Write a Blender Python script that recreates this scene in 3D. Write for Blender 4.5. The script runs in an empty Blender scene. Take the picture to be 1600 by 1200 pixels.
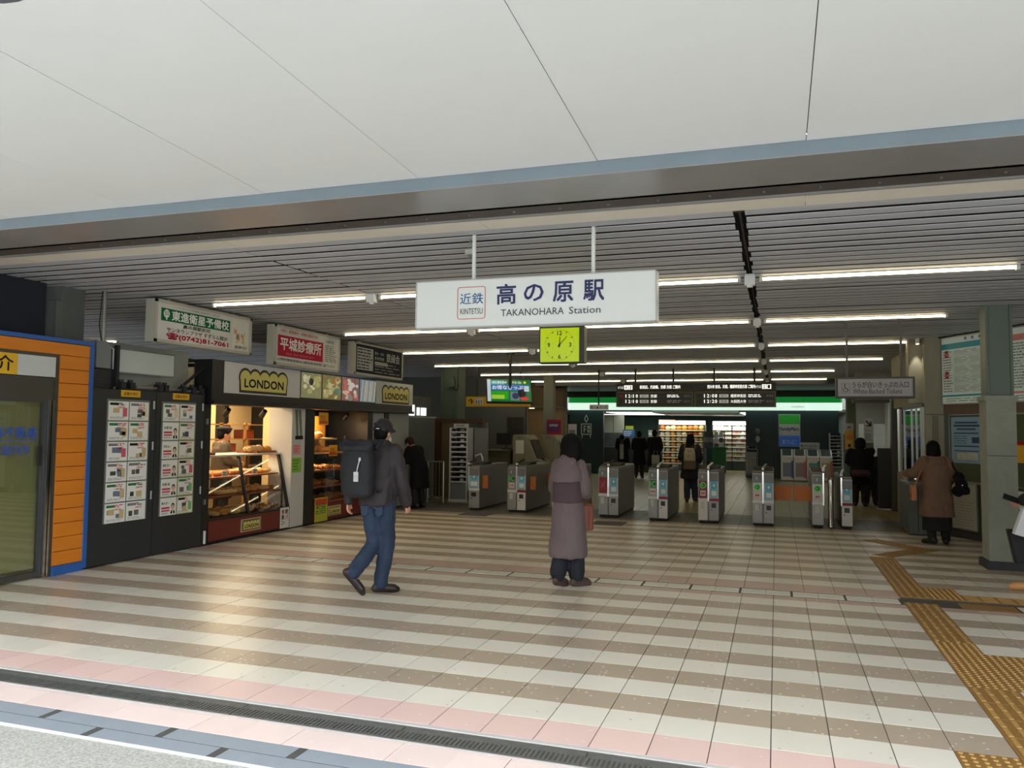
import bpy, math, random
import numpy as np
from mathutils import Matrix, Vector, noise
random.seed(11)
SC = bpy.context.scene
COL = SC.collection
# ---------------------------------------------------------------- camera
cam_data = bpy.data.cameras.new('camera'); cam = bpy.data.objects.new('camera', cam_data); COL.objects.link(cam)
def cam_axes(yaw, pitch, roll):
    cy, sy = math.cos(yaw), math.sin(yaw)
    f = Vector((-sy*math.cos(pitch), cy*math.cos(pitch), math.sin(pitch))); r = Vector((cy, sy, 0)); u = r.cross(f)
    return r*math.cos(roll)+u*math.sin(roll), -r*math.sin(roll)+u*math.cos(roll), f
cr, cu, cf = cam_axes(math.radians(18.412), math.radians(3.255), math.radians(.5915))
cam.matrix_world = Matrix(((cr.x, cu.x, -cf.x, 0), (cr.y, cu.y, -cf.y, 0), (cr.z, cu.z, -cf.z, 1.6), (0, 0, 0, 1)))
cam_data.sensor_width = 36; cam_data.lens = 1241.33/1600*36; cam_data.clip_start = .05; cam_data.clip_end = 300
SC.camera = cam
# ---------------------------------------------------------------- sky: flat overcast daylight behind the camera
world = bpy.data.worlds.new('sky'); SC.world = world; world.use_nodes = True
wn = world.node_tree; bg = wn.nodes['Background']
bg.inputs[0].default_value = (.89, .945, 1.0, 1); bg.inputs[1].default_value = 6.4
SC.view_settings.view_transform = 'Standard'; SC.view_settings.look = 'None'
SC.view_settings.exposure = 0.0; SC.view_settings.gamma = 1.0; SC.view_settings.use_curve_mapping = False
TUBE = 11.5
# ---------------------------------------------------------------- materials
def lin(c):
    return tuple(((x/255)/12.92 if x/255 <= .04045 else ((x/255+.055)/1.055)**2.4) for x in c[:3])+(1,)
MATS = {}
def M(name, c=(128, 128, 128), rough=.55, metal=0, spec=.5, var=0, scale=4, bump=0, bscale=60, emit=0, alpha=None, stretch=None, coat=0):
    if name in MATS: return MATS[name]
    m = bpy.data.materials.new(name); m.use_nodes = True; nt = m.node_tree; b = nt.nodes['Principled BSDF']; L = nt.links.new
    b.inputs['Base Color'].default_value = lin(c); b.inputs['Roughness'].default_value = rough; b.inputs['Metallic'].default_value = metal
    b.inputs['Specular IOR Level'].default_value = spec
    if coat: b.inputs['Coat Weight'].default_value = coat; b.inputs['Coat Roughness'].default_value = .08
    if var or bump:
        tc = nt.nodes.new('ShaderNodeTexCoord'); src = tc.outputs['Object']
        if stretch:
            mp = nt.nodes.new('ShaderNodeMapping'); mp.inputs['Scale'].default_value = stretch; L(src, mp.inputs[0]); src = mp.outputs[0]
    if var:
        n = nt.nodes.new('ShaderNodeTexNoise'); n.inputs['Scale'].default_value = scale; n.inputs['Detail'].default_value = 6; n.inputs['Roughness'].default_value = .65; L(src, n.inputs['Vector'])
        r = nt.nodes.new('ShaderNodeMapRange'); r.inputs[1].default_value = .25; r.inputs[2].default_value = .75; r.inputs[3].default_value = 1-var; r.inputs[4].default_value = 1+var*.6; L(n.outputs[0], r.inputs[0])
        mx = nt.nodes.new('ShaderNodeVectorMath'); mx.operation = 'SCALE'; mx.inputs[0].default_value = lin(c)[:3]; L(r.outputs[0], mx.inputs['Scale']); L(mx.outputs[0], b.inputs['Base Color'])
    if bump:
        n2 = nt.nodes.new('ShaderNodeTexNoise'); n2.inputs['Scale'].default_value = bscale; n2.inputs['Detail'].default_value = 4; L(src, n2.inputs['Vector'])
        bp = nt.nodes.new('ShaderNodeBump'); bp.inputs['Strength'].default_value = bump; bp.inputs['Distance'].default_value = .01; L(n2.outputs[0], bp.inputs['Height']); L(bp.outputs[0], b.inputs['Normal'])
    if emit:
        b.inputs['Emission Color'].default_value = lin(c); b.inputs['Emission Strength'].default_value = emit
    MATS[name] = m; return m
def GLASS(name, tint=(240, 245, 242), rough=.02, clear=.88):
    if name in MATS: return MATS[name]
    m = bpy.data.materials.new(name); m.use_nodes = True; nt = m.node_tree; nt.nodes.clear()
    o = nt.nodes.new('ShaderNodeOutputMaterial'); mx = nt.nodes.new('ShaderNodeMixShader'); g = nt.nodes.new('ShaderNodeBsdfGlossy'); t = nt.nodes.new('ShaderNodeBsdfTransparent')
    fr = nt.nodes.new('ShaderNodeLayerWeight'); fr.inputs['Blend'].default_value = .5
    pw = nt.nodes.new('ShaderNodeMath'); pw.operation = 'POWER'; pw.inputs[1].default_value = 5; nt.links.new(fr.outputs['Facing'], pw.inputs[0])
    ad = nt.nodes.new('ShaderNodeMath'); ad.operation = 'MULTIPLY_ADD'; ad.inputs[1].default_value = .9; ad.inputs[2].default_value = 1-clear
    nt.links.new(pw.outputs[0], ad.inputs[0]); nt.links.new(ad.outputs[0], mx.inputs[0])
    g.inputs['Roughness'].default_value = rough; t.inputs[0].default_value = lin(tint)
    nt.links.new(t.outputs[0], mx.inputs[1]); nt.links.new(g.outputs[0], mx.inputs[2]); nt.links.new(mx.outputs[0], o.inputs[0])
    MATS[name] = m; return m
def TILE(name, c, chips=(235, 230, 220), dots=.0, rough=.3):
    m = bpy.data.materials.new(name); m.use_nodes = True; nt = m.node_tree; L = nt.links.new; b = nt.nodes['Principled BSDF']
    g = nt.nodes.new('ShaderNodeNewGeometry')
    mp = nt.nodes.new('ShaderNodeMapping'); mp.inputs['Location'].default_value = (.04/.2925, -4.03/.2925, 0); mp.inputs['Scale'].default_value = (1/.2925, 1/.2925, 0); L(g.outputs['Position'], mp.inputs[0])
    fl = nt.nodes.new('ShaderNodeVectorMath'); fl.operation = 'FLOOR'; L(mp.outputs[0], fl.inputs[0])
    wnz = nt.nodes.new('ShaderNodeTexWhiteNoise'); wnz.noise_dimensions = '2D'; L(fl.outputs[0], wnz.inputs['Vector'])
    n = nt.nodes.new('ShaderNodeTexNoise'); n.inputs['Scale'].default_value = 1.6; n.inputs['Detail'].default_value = 7; n.inputs['Roughness'].default_value = .7; L(g.outputs['Position'], n.inputs['Vector'])
    n3 = nt.nodes.new('ShaderNodeTexNoise'); n3.inputs['Scale'].default_value = 150; n3.inputs['Detail'].default_value = 3; L(g.outputs['Position'], n3.inputs['Vector'])
    a = nt.nodes.new('ShaderNodeMath'); a.operation = 'MULTIPLY_ADD'; a.inputs[1].default_value = .10; a.inputs[2].default_value = .80; L(wnz.outputs[0], a.inputs[0])
    a2 = nt.nodes.new('ShaderNodeMath'); a2.operation = 'MULTIPLY_ADD'; a2.inputs[1].default_value = .18; L(n.outputs[0], a2.inputs[0]); L(a.outputs[0], a2.inputs[2])
    a3 = nt.nodes.new('ShaderNodeMath'); a3.operation = 'MULTIPLY_ADD'; a3.inputs[1].default_value = .16; L(n3.outputs[0], a3.inputs[0]); L(a2.outputs[0], a3.inputs[2])
    sc = nt.nodes.new('ShaderNodeVectorMath'); sc.operation = 'SCALE'; sc.inputs[0].default_value = lin(c)[:3]; L(a3.outputs[0], sc.inputs['Scale'])
    out = sc.outputs[0]
    if dots:
        v = nt.nodes.new('ShaderNodeTexVoronoi'); v.inputs['Scale'].default_value = 23; L(g.outputs['Position'], v.inputs['Vector'])
        lt = nt.nodes.new('ShaderNodeMath'); lt.operation = 'LESS_THAN'; lt.inputs[1].default_value = .2; L(v.outputs['Distance'], lt.inputs[0])
        sp = nt.nodes.new('ShaderNodeSeparateColor'); L(v.outputs['Color'], sp.inputs[0])
        l2 = nt.nodes.new('ShaderNodeMath'); l2.operation = 'LESS_THAN'; l2.inputs[1].default_value = dots; L(sp.outputs[0], l2.inputs[0])
        mu = nt.nodes.new('ShaderNodeMath'); mu.operation = 'MULTIPLY'; L(lt.outputs[0], mu.inputs[0]); L(l2.outputs[0], mu.inputs[1])
        mu2 = nt.nodes.new('ShaderNodeMath'); mu2.operation = 'MULTIPLY'; mu2.inputs[1].default_value = .7; L(mu.outputs[0], mu2.inputs[0])
        mx = nt.nodes.new('ShaderNodeMix'); mx.data_type = 'RGBA'; L(mu2.outputs[0], mx.inputs['Factor']); L(out, mx.inputs['A']); mx.inputs['B'].default_value = lin(chips); out = mx.outputs['Result']
    L(out, b.inputs['Base Color'])
    rr = nt.nodes.new('ShaderNodeMapRange'); rr.inputs[3].default_value = rough-.07; rr.inputs[4].default_value = rough+.13; L(n.outputs[0], rr.inputs[0]); L(rr.outputs[0], b.inputs['Roughness'])
    bp = nt.nodes.new('ShaderNodeBump'); bp.inputs['Strength'].default_value = .05; bp.inputs['Distance'].default_value = .004; L(n3.outputs[0], bp.inputs['Height']); L(bp.outputs[0], b.inputs['Normal'])
    MATS[name] = m; return m
# ---------------------------------------------------------------- mesh building
I4 = Matrix.Identity(4)
class MB:
    def __init__(s, tf=None): s.v = []; s.f = []; s.mi = []; s.mats = []; s.tf = tf
    def m(s, mat):
        if mat not in s.mats: s.mats.append(mat)
        return s.mats.index(mat)
    def add(s, vs, fs, mat, tf=None):
        b = len(s.v); k = s.m(mat)
        for p in vs:
            p = Vector(p)
            if tf is not None: p = tf @ p
            if s.tf is not None: p = s.tf @ p
            s.v.append(tuple(p))
        for f in fs: s.f.append(tuple(i+b for i in f)); s.mi.append(k)
    def box(s, x0, x1, y0, y1, z0, z1, mat, tf=None):
        if x0 > x1: x0, x1 = x1, x0
        if y0 > y1: y0, y1 = y1, y0
        if z0 > z1: z0, z1 = z1, z0
        s.add([(x0, y0, z0), (x1, y0, z0), (x1, y1, z0), (x0, y1, z0), (x0, y0, z1), (x1, y0, z1), (x1, y1, z1), (x0, y1, z1)],
              [(0, 3, 2, 1), (4, 5, 6, 7), (0, 1, 5, 4), (1, 2, 6, 5), (2, 3, 7, 6), (3, 0, 4, 7)], mat, tf)
    def chbox(s, x0, x1, y0, y1, z0, z1, c, mat, tf=None):
        # box with a chamfered top edge
        s.add([(x0, y0, z0), (x1, y0, z0), (x1, y1, z0), (x0, y1, z0), (x0, y0, z1-c), (x1, y0, z1-c), (x1, y1, z1-c), (x0, y1, z1-c),
               (x0+c, y0+c, z1), (x1-c, y0+c, z1), (x1-c, y1-c, z1), (x0+c, y1-c, z1)],
              [(0, 3, 2, 1), (8, 9, 10, 11), (0, 1, 5, 4), (1, 2, 6, 5), (2, 3, 7, 6), (3, 0, 4, 7), (4, 5, 9, 8), (5, 6, 10, 9), (6, 7, 11, 10), (7, 4, 8, 11)], mat, tf)
    def quad(s, a, b, c, d, mat, tf=None): s.add([a, b, c, d], [(0, 1, 2, 3)], mat, tf)
    def rect(s, u0, u1, v0, v1, d, mat): s.add([(u0, v0, d), (u1, v0, d), (u1, v1, d), (u0, v1, d)], [(0, 1, 2, 3)], mat)
    def ext(s, pts, vec, mat, tf=None):
        n = len(pts); vec = Vector(vec); a = [Vector(p) for p in pts]
        s.add(a+[p+vec for p in a], [tuple(range(n))[::-1], tuple(range(n, 2*n))]+[(i, (i+1) % n, n+(i+1) % n, n+i) for i in range(n)], mat, tf)
    def cyl(s, p0, p1, r0, mat, r1=None, n=12, tf=None):
        p0 = Vector(p0); p1 = Vector(p1); r1 = r0 if r1 is None else r1
        z = (p1-p0).normalized(); x = z.orthogonal().normalized(); y = z.cross(x); vs = []
        for p, r in ((p0, r0), (p1, r1)):
            vs += [p+(x*math.cos(2*math.pi*i/n)+y*math.sin(2*math.pi*i/n))*r for i in range(n)]
        s.add(vs, [tuple(range(n))[::-1], tuple(range(n, 2*n))]+[(i, (i+1) % n, n+(i+1) % n, n+i) for i in range(n)], mat, tf)
    def tube(s, path, r, mat, n=8, tf=None):
        P = [Vector(p) for p in path]; vs = []; K = len(P); x = None
        for i, p in enumerate(P):
            t = (P[min(i+1, K-1)]-P[max(i-1, 0)]).normalized()
            x = t.orthogonal().normalized() if x is None else (x-t*x.dot(t)).normalized()
            y = t.cross(x); vs += [p+(x*math.cos(2*math.pi*j/n)+y*math.sin(2*math.pi*j/n))*r for j in range(n)]
        fs = [tuple(range(n))[::-1], tuple(range((K-1)*n, K*n))]
        for i in range(K-1): fs += [(i*n+j, i*n+(j+1) % n, (i+1)*n+(j+1) % n, (i+1)*n+j) for j in range(n)]
        s.add(vs, fs, mat, tf)
    def lathe(s, prof, mat, n=20, c=(0, 0, 0), tf=None):
        vs = []; K = len(prof)
        for r, z in prof: vs += [(c[0]+r*math.cos(2*math.pi*i/n), c[1]+r*math.sin(2*math.pi*i/n), c[2]+z) for i in range(n)]
        fs = [tuple(range(n))[::-1], tuple(range((K-1)*n, K*n))]
        for k in range(K-1): fs += [(k*n+i, k*n+(i+1) % n, (k+1)*n+(i+1) % n, (k+1)*n+i) for i in range(n)]
        s.add(vs, fs, mat, tf)
    def ball(s, c, r, mat, n=14, k=8, tf=None):
        if not hasattr(r, '__len__'): r = (r, r, r)
        vs = [(c[0], c[1], c[2]-r[2])]; fs = []
        for i in range(1, k):
            a = -math.pi/2+math.pi*i/k
            vs += [(c[0]+r[0]*math.cos(a)*math.cos(2*math.pi*j/n), c[1]+r[1]*math.cos(a)*math.sin(2*math.pi*j/n), c[2]+r[2]*math.sin(a)) for j in range(n)]
        vs.append((c[0], c[1], c[2]+r[2])); e = len(vs)-1
        fs += [(0, 1+(j+1) % n, 1+j) for j in range(n)]
        for i in range(k-2): fs += [(1+i*n+j, 1+i*n+(j+1) % n, 1+(i+1)*n+(j+1) % n, 1+(i+1)*n+j) for j in range(n)]
        b = 1+(k-2)*n; fs += [(b+j, b+(j+1) % n, e) for j in range(n)]
        s.add(vs, fs, mat, tf)
    def disc(s, u, v, d, r, mat, n=24, r2=None):
        r2 = r2 or r
        s.add([(u+r*math.cos(2*math.pi*i/n), v+r2*math.sin(2*math.pi*i/n), d) for i in range(n)], [tuple(range(n))], mat)
    def text(s, t, u, v, h, mat, d=.002, w=None, bold=0, align='L', res=2):
        # lettering in the local (u, v) plane: lower left at u, v; h = height of a kanji cell
        vs, fs, wid = glyphs(t, 0, res)
        if not vs: return
        sx = h if w is None else w/wid
        off = {'L': 0, 'C': -.5, 'R': -1}[align]*wid*sx; e = bold*h*.75    # bold: the strokes are drawn again a hair's breadth aside
        for q, (a, c) in enumerate(((0, 0),) if not bold else ((-1, -.6), (1, .6)) if bold < .018 else ((-1, -1), (1, -1), (1, 1), (-1, 1), (0, 0))):
            s.add([(u+off+x*sx+a*e, v+y*h+c*e, d+q*.00012) for x, y in vs], fs, mat)
GL = {}
def glyphs(t, bold, res):
    key = (t, bold, res)
    if key in GL: return GL[key]
    c = bpy.data.curves.new('lettering_source', 'FONT'); c.body = t; c.resolution_u = res; c.offset = bold; c.fill_mode = 'BOTH'
    o = bpy.data.objects.new('lettering_source', c); COL.objects.link(o)
    me = bpy.data.meshes.new_from_object(o.evaluated_get(bpy.context.evaluated_depsgraph_get()))
    vs = [(v.co.x, v.co.y) for v in me.vertices]; fs = [tuple(p.vertices) for p in me.polygons]
    bpy.data.objects.remove(o); bpy.data.curves.remove(c); bpy.data.meshes.remove(me)
    if vs:
        x0 = min(p[0] for p in vs); x1 = max(p[0] for p in vs); y0 = min(p[1] for p in vs); y1 = max(p[1] for p in vs)
        vs = [(x-x0, (y-y0)/max(y1-y0, 1e-6)) for x, y in vs]; wid = (x1-x0)
        k = 1/max(y1-y0, 1e-6); vs = [(x*k, y) for x, y in vs]; wid *= k
    else: wid = 1
    GL[key] = (vs, fs, wid); return GL[key]
ROOT = {}
def mesh_of(name, mb, off=None, smooth=False):
    me = bpy.data.meshes.new(name)
    vs = mb.v if off is None else [(x-off[0], y-off[1], z-off[2]) for x, y, z in mb.v]
    me.from_pydata(vs, [], mb.f)
    for m in mb.mats: me.materials.append(m)
    me.polygons.foreach_set('material_index', mb.mi)
    if smooth: me.polygons.foreach_set('use_smooth', [True]*len(mb.f))
    me.update(); return me
def origin(o):
    x = Vector((0, 0, 0))
    while o is not None: x = x+o.location; o = o.parent
    return x
def obj(name, mb, parent=None, smooth=False, bevel=0, label=None, kind=None, local=False, mesh=None, loc=None, auto=0):
    """one mesh object; vertices are given in world space unless local"""
    off = None
    if mesh is None:
        if parent is not None and not local: off = origin(parent)
        mesh = mesh_of(name, mb, off, smooth)
    o = bpy.data.objects.new(name, mesh); COL.objects.link(o)
    if parent is not None: o.parent = parent
    if loc is not None: o.location = loc
    if bevel:
        b = o.modifiers.new('bevel', 'BEVEL'); b.width = bevel; b.segments = 2; b.limit_method = 'ANGLE'; b.angle_limit = .7
    if label: o['label'] = label
    if kind: o['kind'] = kind
    return o
def tag(o, label, cat, group=None, kind=None):
    o['label'] = label; o['category'] = cat
    if group: o['group'] = group
    if kind: o['kind'] = kind
    return o
def thing(name, label, cat, loc=(0, 0, 0), rotz=0, group=None):
    o = bpy.data.objects.new(name, None); COL.objects.link(o); o.empty_display_size = .1
    o.location = loc; o.rotation_euler = (0, 0, rotz); return tag(o, label, cat, group)
def struct(name, mb=None, parent=None, **k):
    if mb is None:
        o = bpy.data.objects.new(name, None); COL.objects.link(o); o['kind'] = 'structure'; return o
    o = obj(name, mb, parent, **k)
    if parent is None: o['kind'] = 'structure'
    return o
def kids(o): return [c for c in COL.objects if c.parent == o]
def dup(root, loc, label=None, group=None, rotz=None):
    def cp(o, par):
        c = o.copy(); COL.objects.link(c)
        if par is not None: c.parent = par
        for ch in CH.get(o.name, []): cp(ch, c)
        return c
    CH = {}
    for o in COL.objects:
        if o.parent is not None: CH.setdefault(o.parent.name, []).append(o)
    r = cp(root, None); r.location = loc
    if rotz is not None: r.rotation_euler = (0, 0, rotz)
    if label: r['label'] = label
    if group: r['group'] = group
    return r
def frame(o, u, n=None):
    """local (u, v, d): u along the sign, v up, d out of its face"""
    u = Vector(u).normalized(); v = Vector((0, 0, 1)); d = u.cross(v)
    return Matrix(((u.x, v.x, d.x, o[0]), (u.y, v.y, d.y, o[1]), (u.z, v.z, d.z, o[2]), (0, 0, 0, 1)))
def FW(y, z, x=-7.27): return frame((x, y, z), (0, 1, 0))      # a sign on the left-hand wall, facing +x
def FF(x, y, z): return frame((x, y, z), (1, 0, 0))            # a sign facing the entrance, -y
def lines(mb, u0, u1, v0, v1, n, mat, d=.0015, fill=.5, rnd=None, gaps=.3):
    R = rnd or random; h = (v1-v0)/n
    for i in range(n):
        y = v1-(i+.5)*h; x = u0; end = u1-(u1-u0)*(R.random()*.35)
        while x < end:
            w = (u1-u0)*R.uniform(.1, .35); x2 = min(x+w, end)
            mb.rect(x, x2, y-h*fill/2, y+h*fill/2, d, mat); x = x2+(u1-u0)*.04*(1+gaps)
def rbox2(u0, u1, v0, v1, r, n=4):
    P = []
    for cx, cy, a0 in ((u1-r, v1-r, 0), (u0+r, v1-r, 90), (u0+r, v0+r, 180), (u1-r, v0+r, 270)):
        P += [(cx+r*math.cos(math.radians(a0+90*i/n)), cy+r*math.sin(math.radians(a0+90*i/n)), 0) for i in range(n+1)]
    return P
def ring2(mb, u0, u1, v0, v1, r, t, d, mat):
    A = rbox2(u0, u1, v0, v1, r); B = rbox2(u0+t, u1-t, v0+t, v1-t, max(r-t, .001)); n = len(A)
    mb.add([(p[0], p[1], d) for p in A+B], [(i, (i+1) % n, n+(i+1) % n, n+i) for i in range(n)], mat)
# common materials
WHITE = M('white_paint', (226, 228, 226), .45); SIGNW = M('sign_white', (222, 226, 226), .35); INK = M('black_ink', (24, 24, 26), .6, spec=.2)
NAVY = M('navy_ink', (34, 40, 92), .45); REDI = M('red_ink', (178, 30, 48), .6, spec=.2); BLACK = M('black_paint', (26, 27, 30), .5, var=.15)
STEEL = M('stainless_steel', (176, 176, 172), .3, metal=.9, var=.12, scale=9); ALU = M('aluminium', (186, 188, 188), .35, metal=.85, var=.1)
CHROME = M('chrome', (215, 215, 215), .12, metal=1); DKGREY = M('dark_grey_paint', (60, 62, 64), .5, var=.12); GREY = M('grey_paint', (128, 130, 130), .5, var=.1)
YEL = M('yellow_print', (226, 178, 40), .5); GRN = M('green_print', (20, 120, 70), .5); PAPER = M('paper', (226, 228, 222), .6)
BLUEI = M('blue_print', (60, 110, 180), .5); PINKI = M('pink_print', (206, 96, 112), .5); GREYI = M('grey_print', (120, 122, 124), .6); LGREY = M('pale_grey_print', (190, 192, 190), .6)
# ================================================================ floor
P = .2925; X0 = -.04; Y0 = 4.03
T_L = TILE('tile_cream', (216, 211, 197), chips=(150, 148, 138), dots=.06); T_D = TILE('tile_brown', (166, 151, 132), dots=.42); T_P = TILE('tile_pink', (216, 186, 178), chips=(232, 214, 206), dots=.1)
T_R = TILE('tile_rose', (186, 160, 146), dots=.1)
T_W = TILE('tile_pale_pink', (222, 202, 196), dots=.05); T_G = TILE('tile_dark_grey', (98, 98, 92), dots=0, rough=.4); T_B = TILE('tile_beige', (146, 134, 98), dots=0, rough=.28)
GROUT = M('grout', (92, 88, 80), .8)
mb = MB(); mb.box(-13, 8, 3.29, 39, -.25, -.006, GROUT); floor = struct('floor', mb)
TACT = M('tactile_yellow', (140, 103, 50), .5, var=.18, scale=12, bump=.1); TACW = M('tactile_yellow_worn', (172, 134, 74), .5, var=.1)
def tactcell(i, j):
    """kind of yellow tactile paving at column i, row j, else None"""
    y = Y0+j*P
    if i == 4 and 0 <= j <= 24: return 'dots' if 6 <= j <= 9 or j >= 23 else 'bars'
    if i == 3 and j == 1: return 'dots'
    if 5 <= i <= 12 and j in (6, 7, 8): return 'dots' if i == 5 else 'side'
    if i == 5 and j in (16, 17): return 'dots'
    if 6 <= i <= 12 and j == 16: return 'side'
    return None
def rowmat(j):
    y = Y0+j*P
    if y > 15.9: return T_B
    if y > 14.05: return T_G
    if j == 14: return T_R
    if j < 14: return T_P if j == 0 else (T_D if j % 2 == 0 else T_L)
    if j == 16: return T_R
    return T_L if j % 2 == 1 else T_D
tiles = []
def rows():
    for j in range(0, 119):
        if j == 15: continue
        for i in range(-43, 20):
            x = X0+i*P; y = Y0+j*P
            if j == 14: y0, y1 = y, 8.295
            elif j == 16: y0, y1 = 8.605, Y0+17*P
            else: y0, y1 = y, y+P
            yield i, j, x, x+P, y0, y1
meshes = {}
def visible(x, y):
    d = Vector((x, y, -1.6)); z = d.dot(cf); return z > 0 and abs(d.dot(cr)/z) < .665 and d.dot(cu)/z > -.505
near = []; far = MB()
for i, j, xa, xb, ya, yb in rows():
    k = tactcell(i, j); xm = (xa+xb)/2; ym = (ya+yb)/2
    if xm > 4.5 and ym < 13: continue
    if k is None and visible(xm, ym): near.append((xm*xm+ym*ym, i, j, xa, xb, ya, yb))
    elif k is None: far.chbox(xa+.0026, xb-.0026, ya+.0008, yb-.0008, -.02, 0, .0009, rowmat(j))
near.sort()
for q, (dd, i, j, xa, xb, ya, yb) in enumerate(near):
    mt = rowmat(j)
    if q < 270:
        key = (mt.name, round(yb-ya, 3))
        if key not in meshes:
            t = MB(); t.chbox(-(P/2)+.0026, P/2-.0026, -(yb-ya)/2+.0008, (yb-ya)/2-.0008, -.02, 0, .0009, mt); meshes[key] = mesh_of('tile', t)
        o = obj('tile', None, floor, mesh=meshes[key], loc=((xa+xb)/2, (ya+yb)/2, random.uniform(-.0006, .0006)))
    else: far.chbox(xa+.0026, xb-.0026, ya+.0008, yb-.0008, -.02, 0, .0009, mt)
o = obj('floor_tiles', far, floor); o['kind'] = 'stuff'
# strip of long white tiles in dark lines (old shutter line) across the hall
LINE = M('dark_strip', (62, 62, 58), .6); T_S = TILE('tile_strip', (206, 206, 194))
mb = MB(); mb.box(-13, 8, 8.295, 8.605, -.02, -.003, LINE); obj('dividing_strip', mb, floor)
strip_me = {}
for k in range(-16, 7):
    x = -.36+k*.49
    if 1.0 < x < 1.3: continue
    yel = 1.3 < x < 1.85
    if yel not in strip_me:
        t = MB(); t.chbox(.012, .245, 8.335-8.45, 8.565-8.45, -.01, .0005, .003, TACT if yel else T_S); t.chbox(.248, .478, 8.335-8.45, 8.565-8.45, -.01, .0005, .003, TACT if yel else T_S); strip_me[yel] = mesh_of('strip_tile', t)
    obj('strip_tile', None, floor, mesh=strip_me[yel], loc=(x, 8.45, 0))
# pale tiles, drain, grey kerb at the entrance
long_me = None; t = MB(); t.chbox(-.2855, .2855, 3.535, 3.765, -.02, 0, .001, T_W, tf=Matrix.Translation((0, -3.65, 0))); long_me = mesh_of('tile', t)
for k in range(-7, 10): obj('tile', None, floor, mesh=long_me, loc=(-4.11+.287+k*.575, 3.65, 0))
KERB = M('kerb_grey', (136, 144, 152), .5, var=.08, scale=8, bump=.1); KERBD = M('kerb_dark', (74, 74, 70), .8, var=.2, bump=.3, bscale=200)
ga = MB(); ga.chbox(.047, .788, -.0625, .0625, -.03, 0, .001, KERB); ga = mesh_of('kerb_tile', ga)
gb = MB(); gb.chbox(-.045, .045, -.0625, .0625, -.03, -.0005, .001, KERBD); gb = mesh_of('kerb_insert', gb)
for r, (y, xs) in enumerate(((3.469, -3.85), (3.338, -3.43))):
    for k in range(-5, 12):
        obj('kerb_tile', None, floor, mesh=ga, loc=(xs+k*.79, y, 0)); obj('kerb_insert', None, floor, mesh=gb, loc=(xs+k*.79, y, 0))
mb = MB(); mb.box(-8, 8, 3.399, 3.408, -.02, -.0005, KERBD); mb.box(-8, 8, 3.530, 3.536, -.02, -.001, KERBD); obj('kerb_joint', mb, floor)
mb = MB(); mb.box(-8, 8, 3.262, 3.274, -.15, .006, M('rail_pale', (226, 228, 226), .4)); obj('edge_rail', mb, floor)
# drain: steel frame and slotted gratings
IRON = M('galvanised_iron', (118, 120, 118), .5, metal=.6, var=.3, scale=14, bump=.2)
root = thing('drain_channel', 'long slotted iron drain channel across the tiles at the entrance', 'drain', (-2, 3.87, 0))
mb = MB(); DE = M('drain_edge', (190, 186, 182), .5, var=.1); mb.box(-7, 6, 3.772, 3.785, -.05, .002, DE); mb.box(-7, 6, 3.975, 3.99, -.05, -.004, IRON); mb.box(-7, 6, 3.99, 4.024, -.05, .002, DE); mb.box(-7, 6, 3.785, 3.975, -.06, -.04, BLACK); obj('drain_frame', mb, root)
g = MB()
g.box(-.495, .495, -.09, -.065, -.03, 0, IRON); g.box(-.495, .495, .03, .09, -.03, 0, IRON)
for k in range(40): g.box(-.495+k*.0248, -.495+k*.0248+.013, -.065, .03, -.03, 0, IRON)
gm = mesh_of('grating', g)
for k in range(12): obj('grating', None, root, mesh=gm, loc=(-6.4+2+k*1.0, .01, 0))
# concrete apron outside
CONC = M('apron_concrete', (168, 168, 160), .9, var=.5, scale=70, bump=.5, bscale=220)
mb = MB(); mb.box(-40, 40, -45, 3.268, -.3, -.004, CONC); struct('ground_apron', mb)
# tactile paving tiles with real studs and bars
def tacttile(kind, mat):
    t = MB(); h = P/2-.001; t.chbox(-h, h, -h, h, -.02, .0015, .002, mat)
    if kind == 'dots':
        for a in range(6):
            for b in range(6):
                x = -h+.024+a*.0485; y = -h+.024+b*.0485
                t.lathe([(.013, 0), (.011, .004), (.007, .0055)], TACW, n=8, c=(x, y, .0015))
    else:
        for a in range(4):
            x = -h+.037+a*.0725
            for seg in range(2):
                y = -h+.012+seg*.143
                if kind == 'bars': t.chbox(x-.013, x+.013, y, y+.122, .001, .0065, .004, TACW)
                else: t.chbox(y, y+.122, x-.013, x+.013, .001, .0065, .004, TACW)
    return mesh_of('tactile_tile', t)
tm = {k: tacttile(k, TACT) for k in ('dots', 'bars', 'side')}
for j in range(0, 26):
    for i in range(2, 13):
        k = tactcell(i, j)
        if k and j != 15: obj('tactile_tile', None, floor, mesh=tm[k], loc=(X0+(i+.5)*P, Y0+(j+.5)*P+(.01 if j == 14 else -.005 if j == 16 else 0), 0))
for k, (x, y) in enumerate(((1.37, 11.55), (1.55, 11.78), (1.73, 12.01), (1.91, 12.24), (1.73, 12.5), (1.56, 12.74), (1.4, 12.98))):
    o = obj('tactile_tile', None, floor, mesh=tm['bars'], loc=(x, y, .0006*k+.001)); o.rotation_euler = (0, 0, math.radians(-38 if k < 4 else 36))
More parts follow.
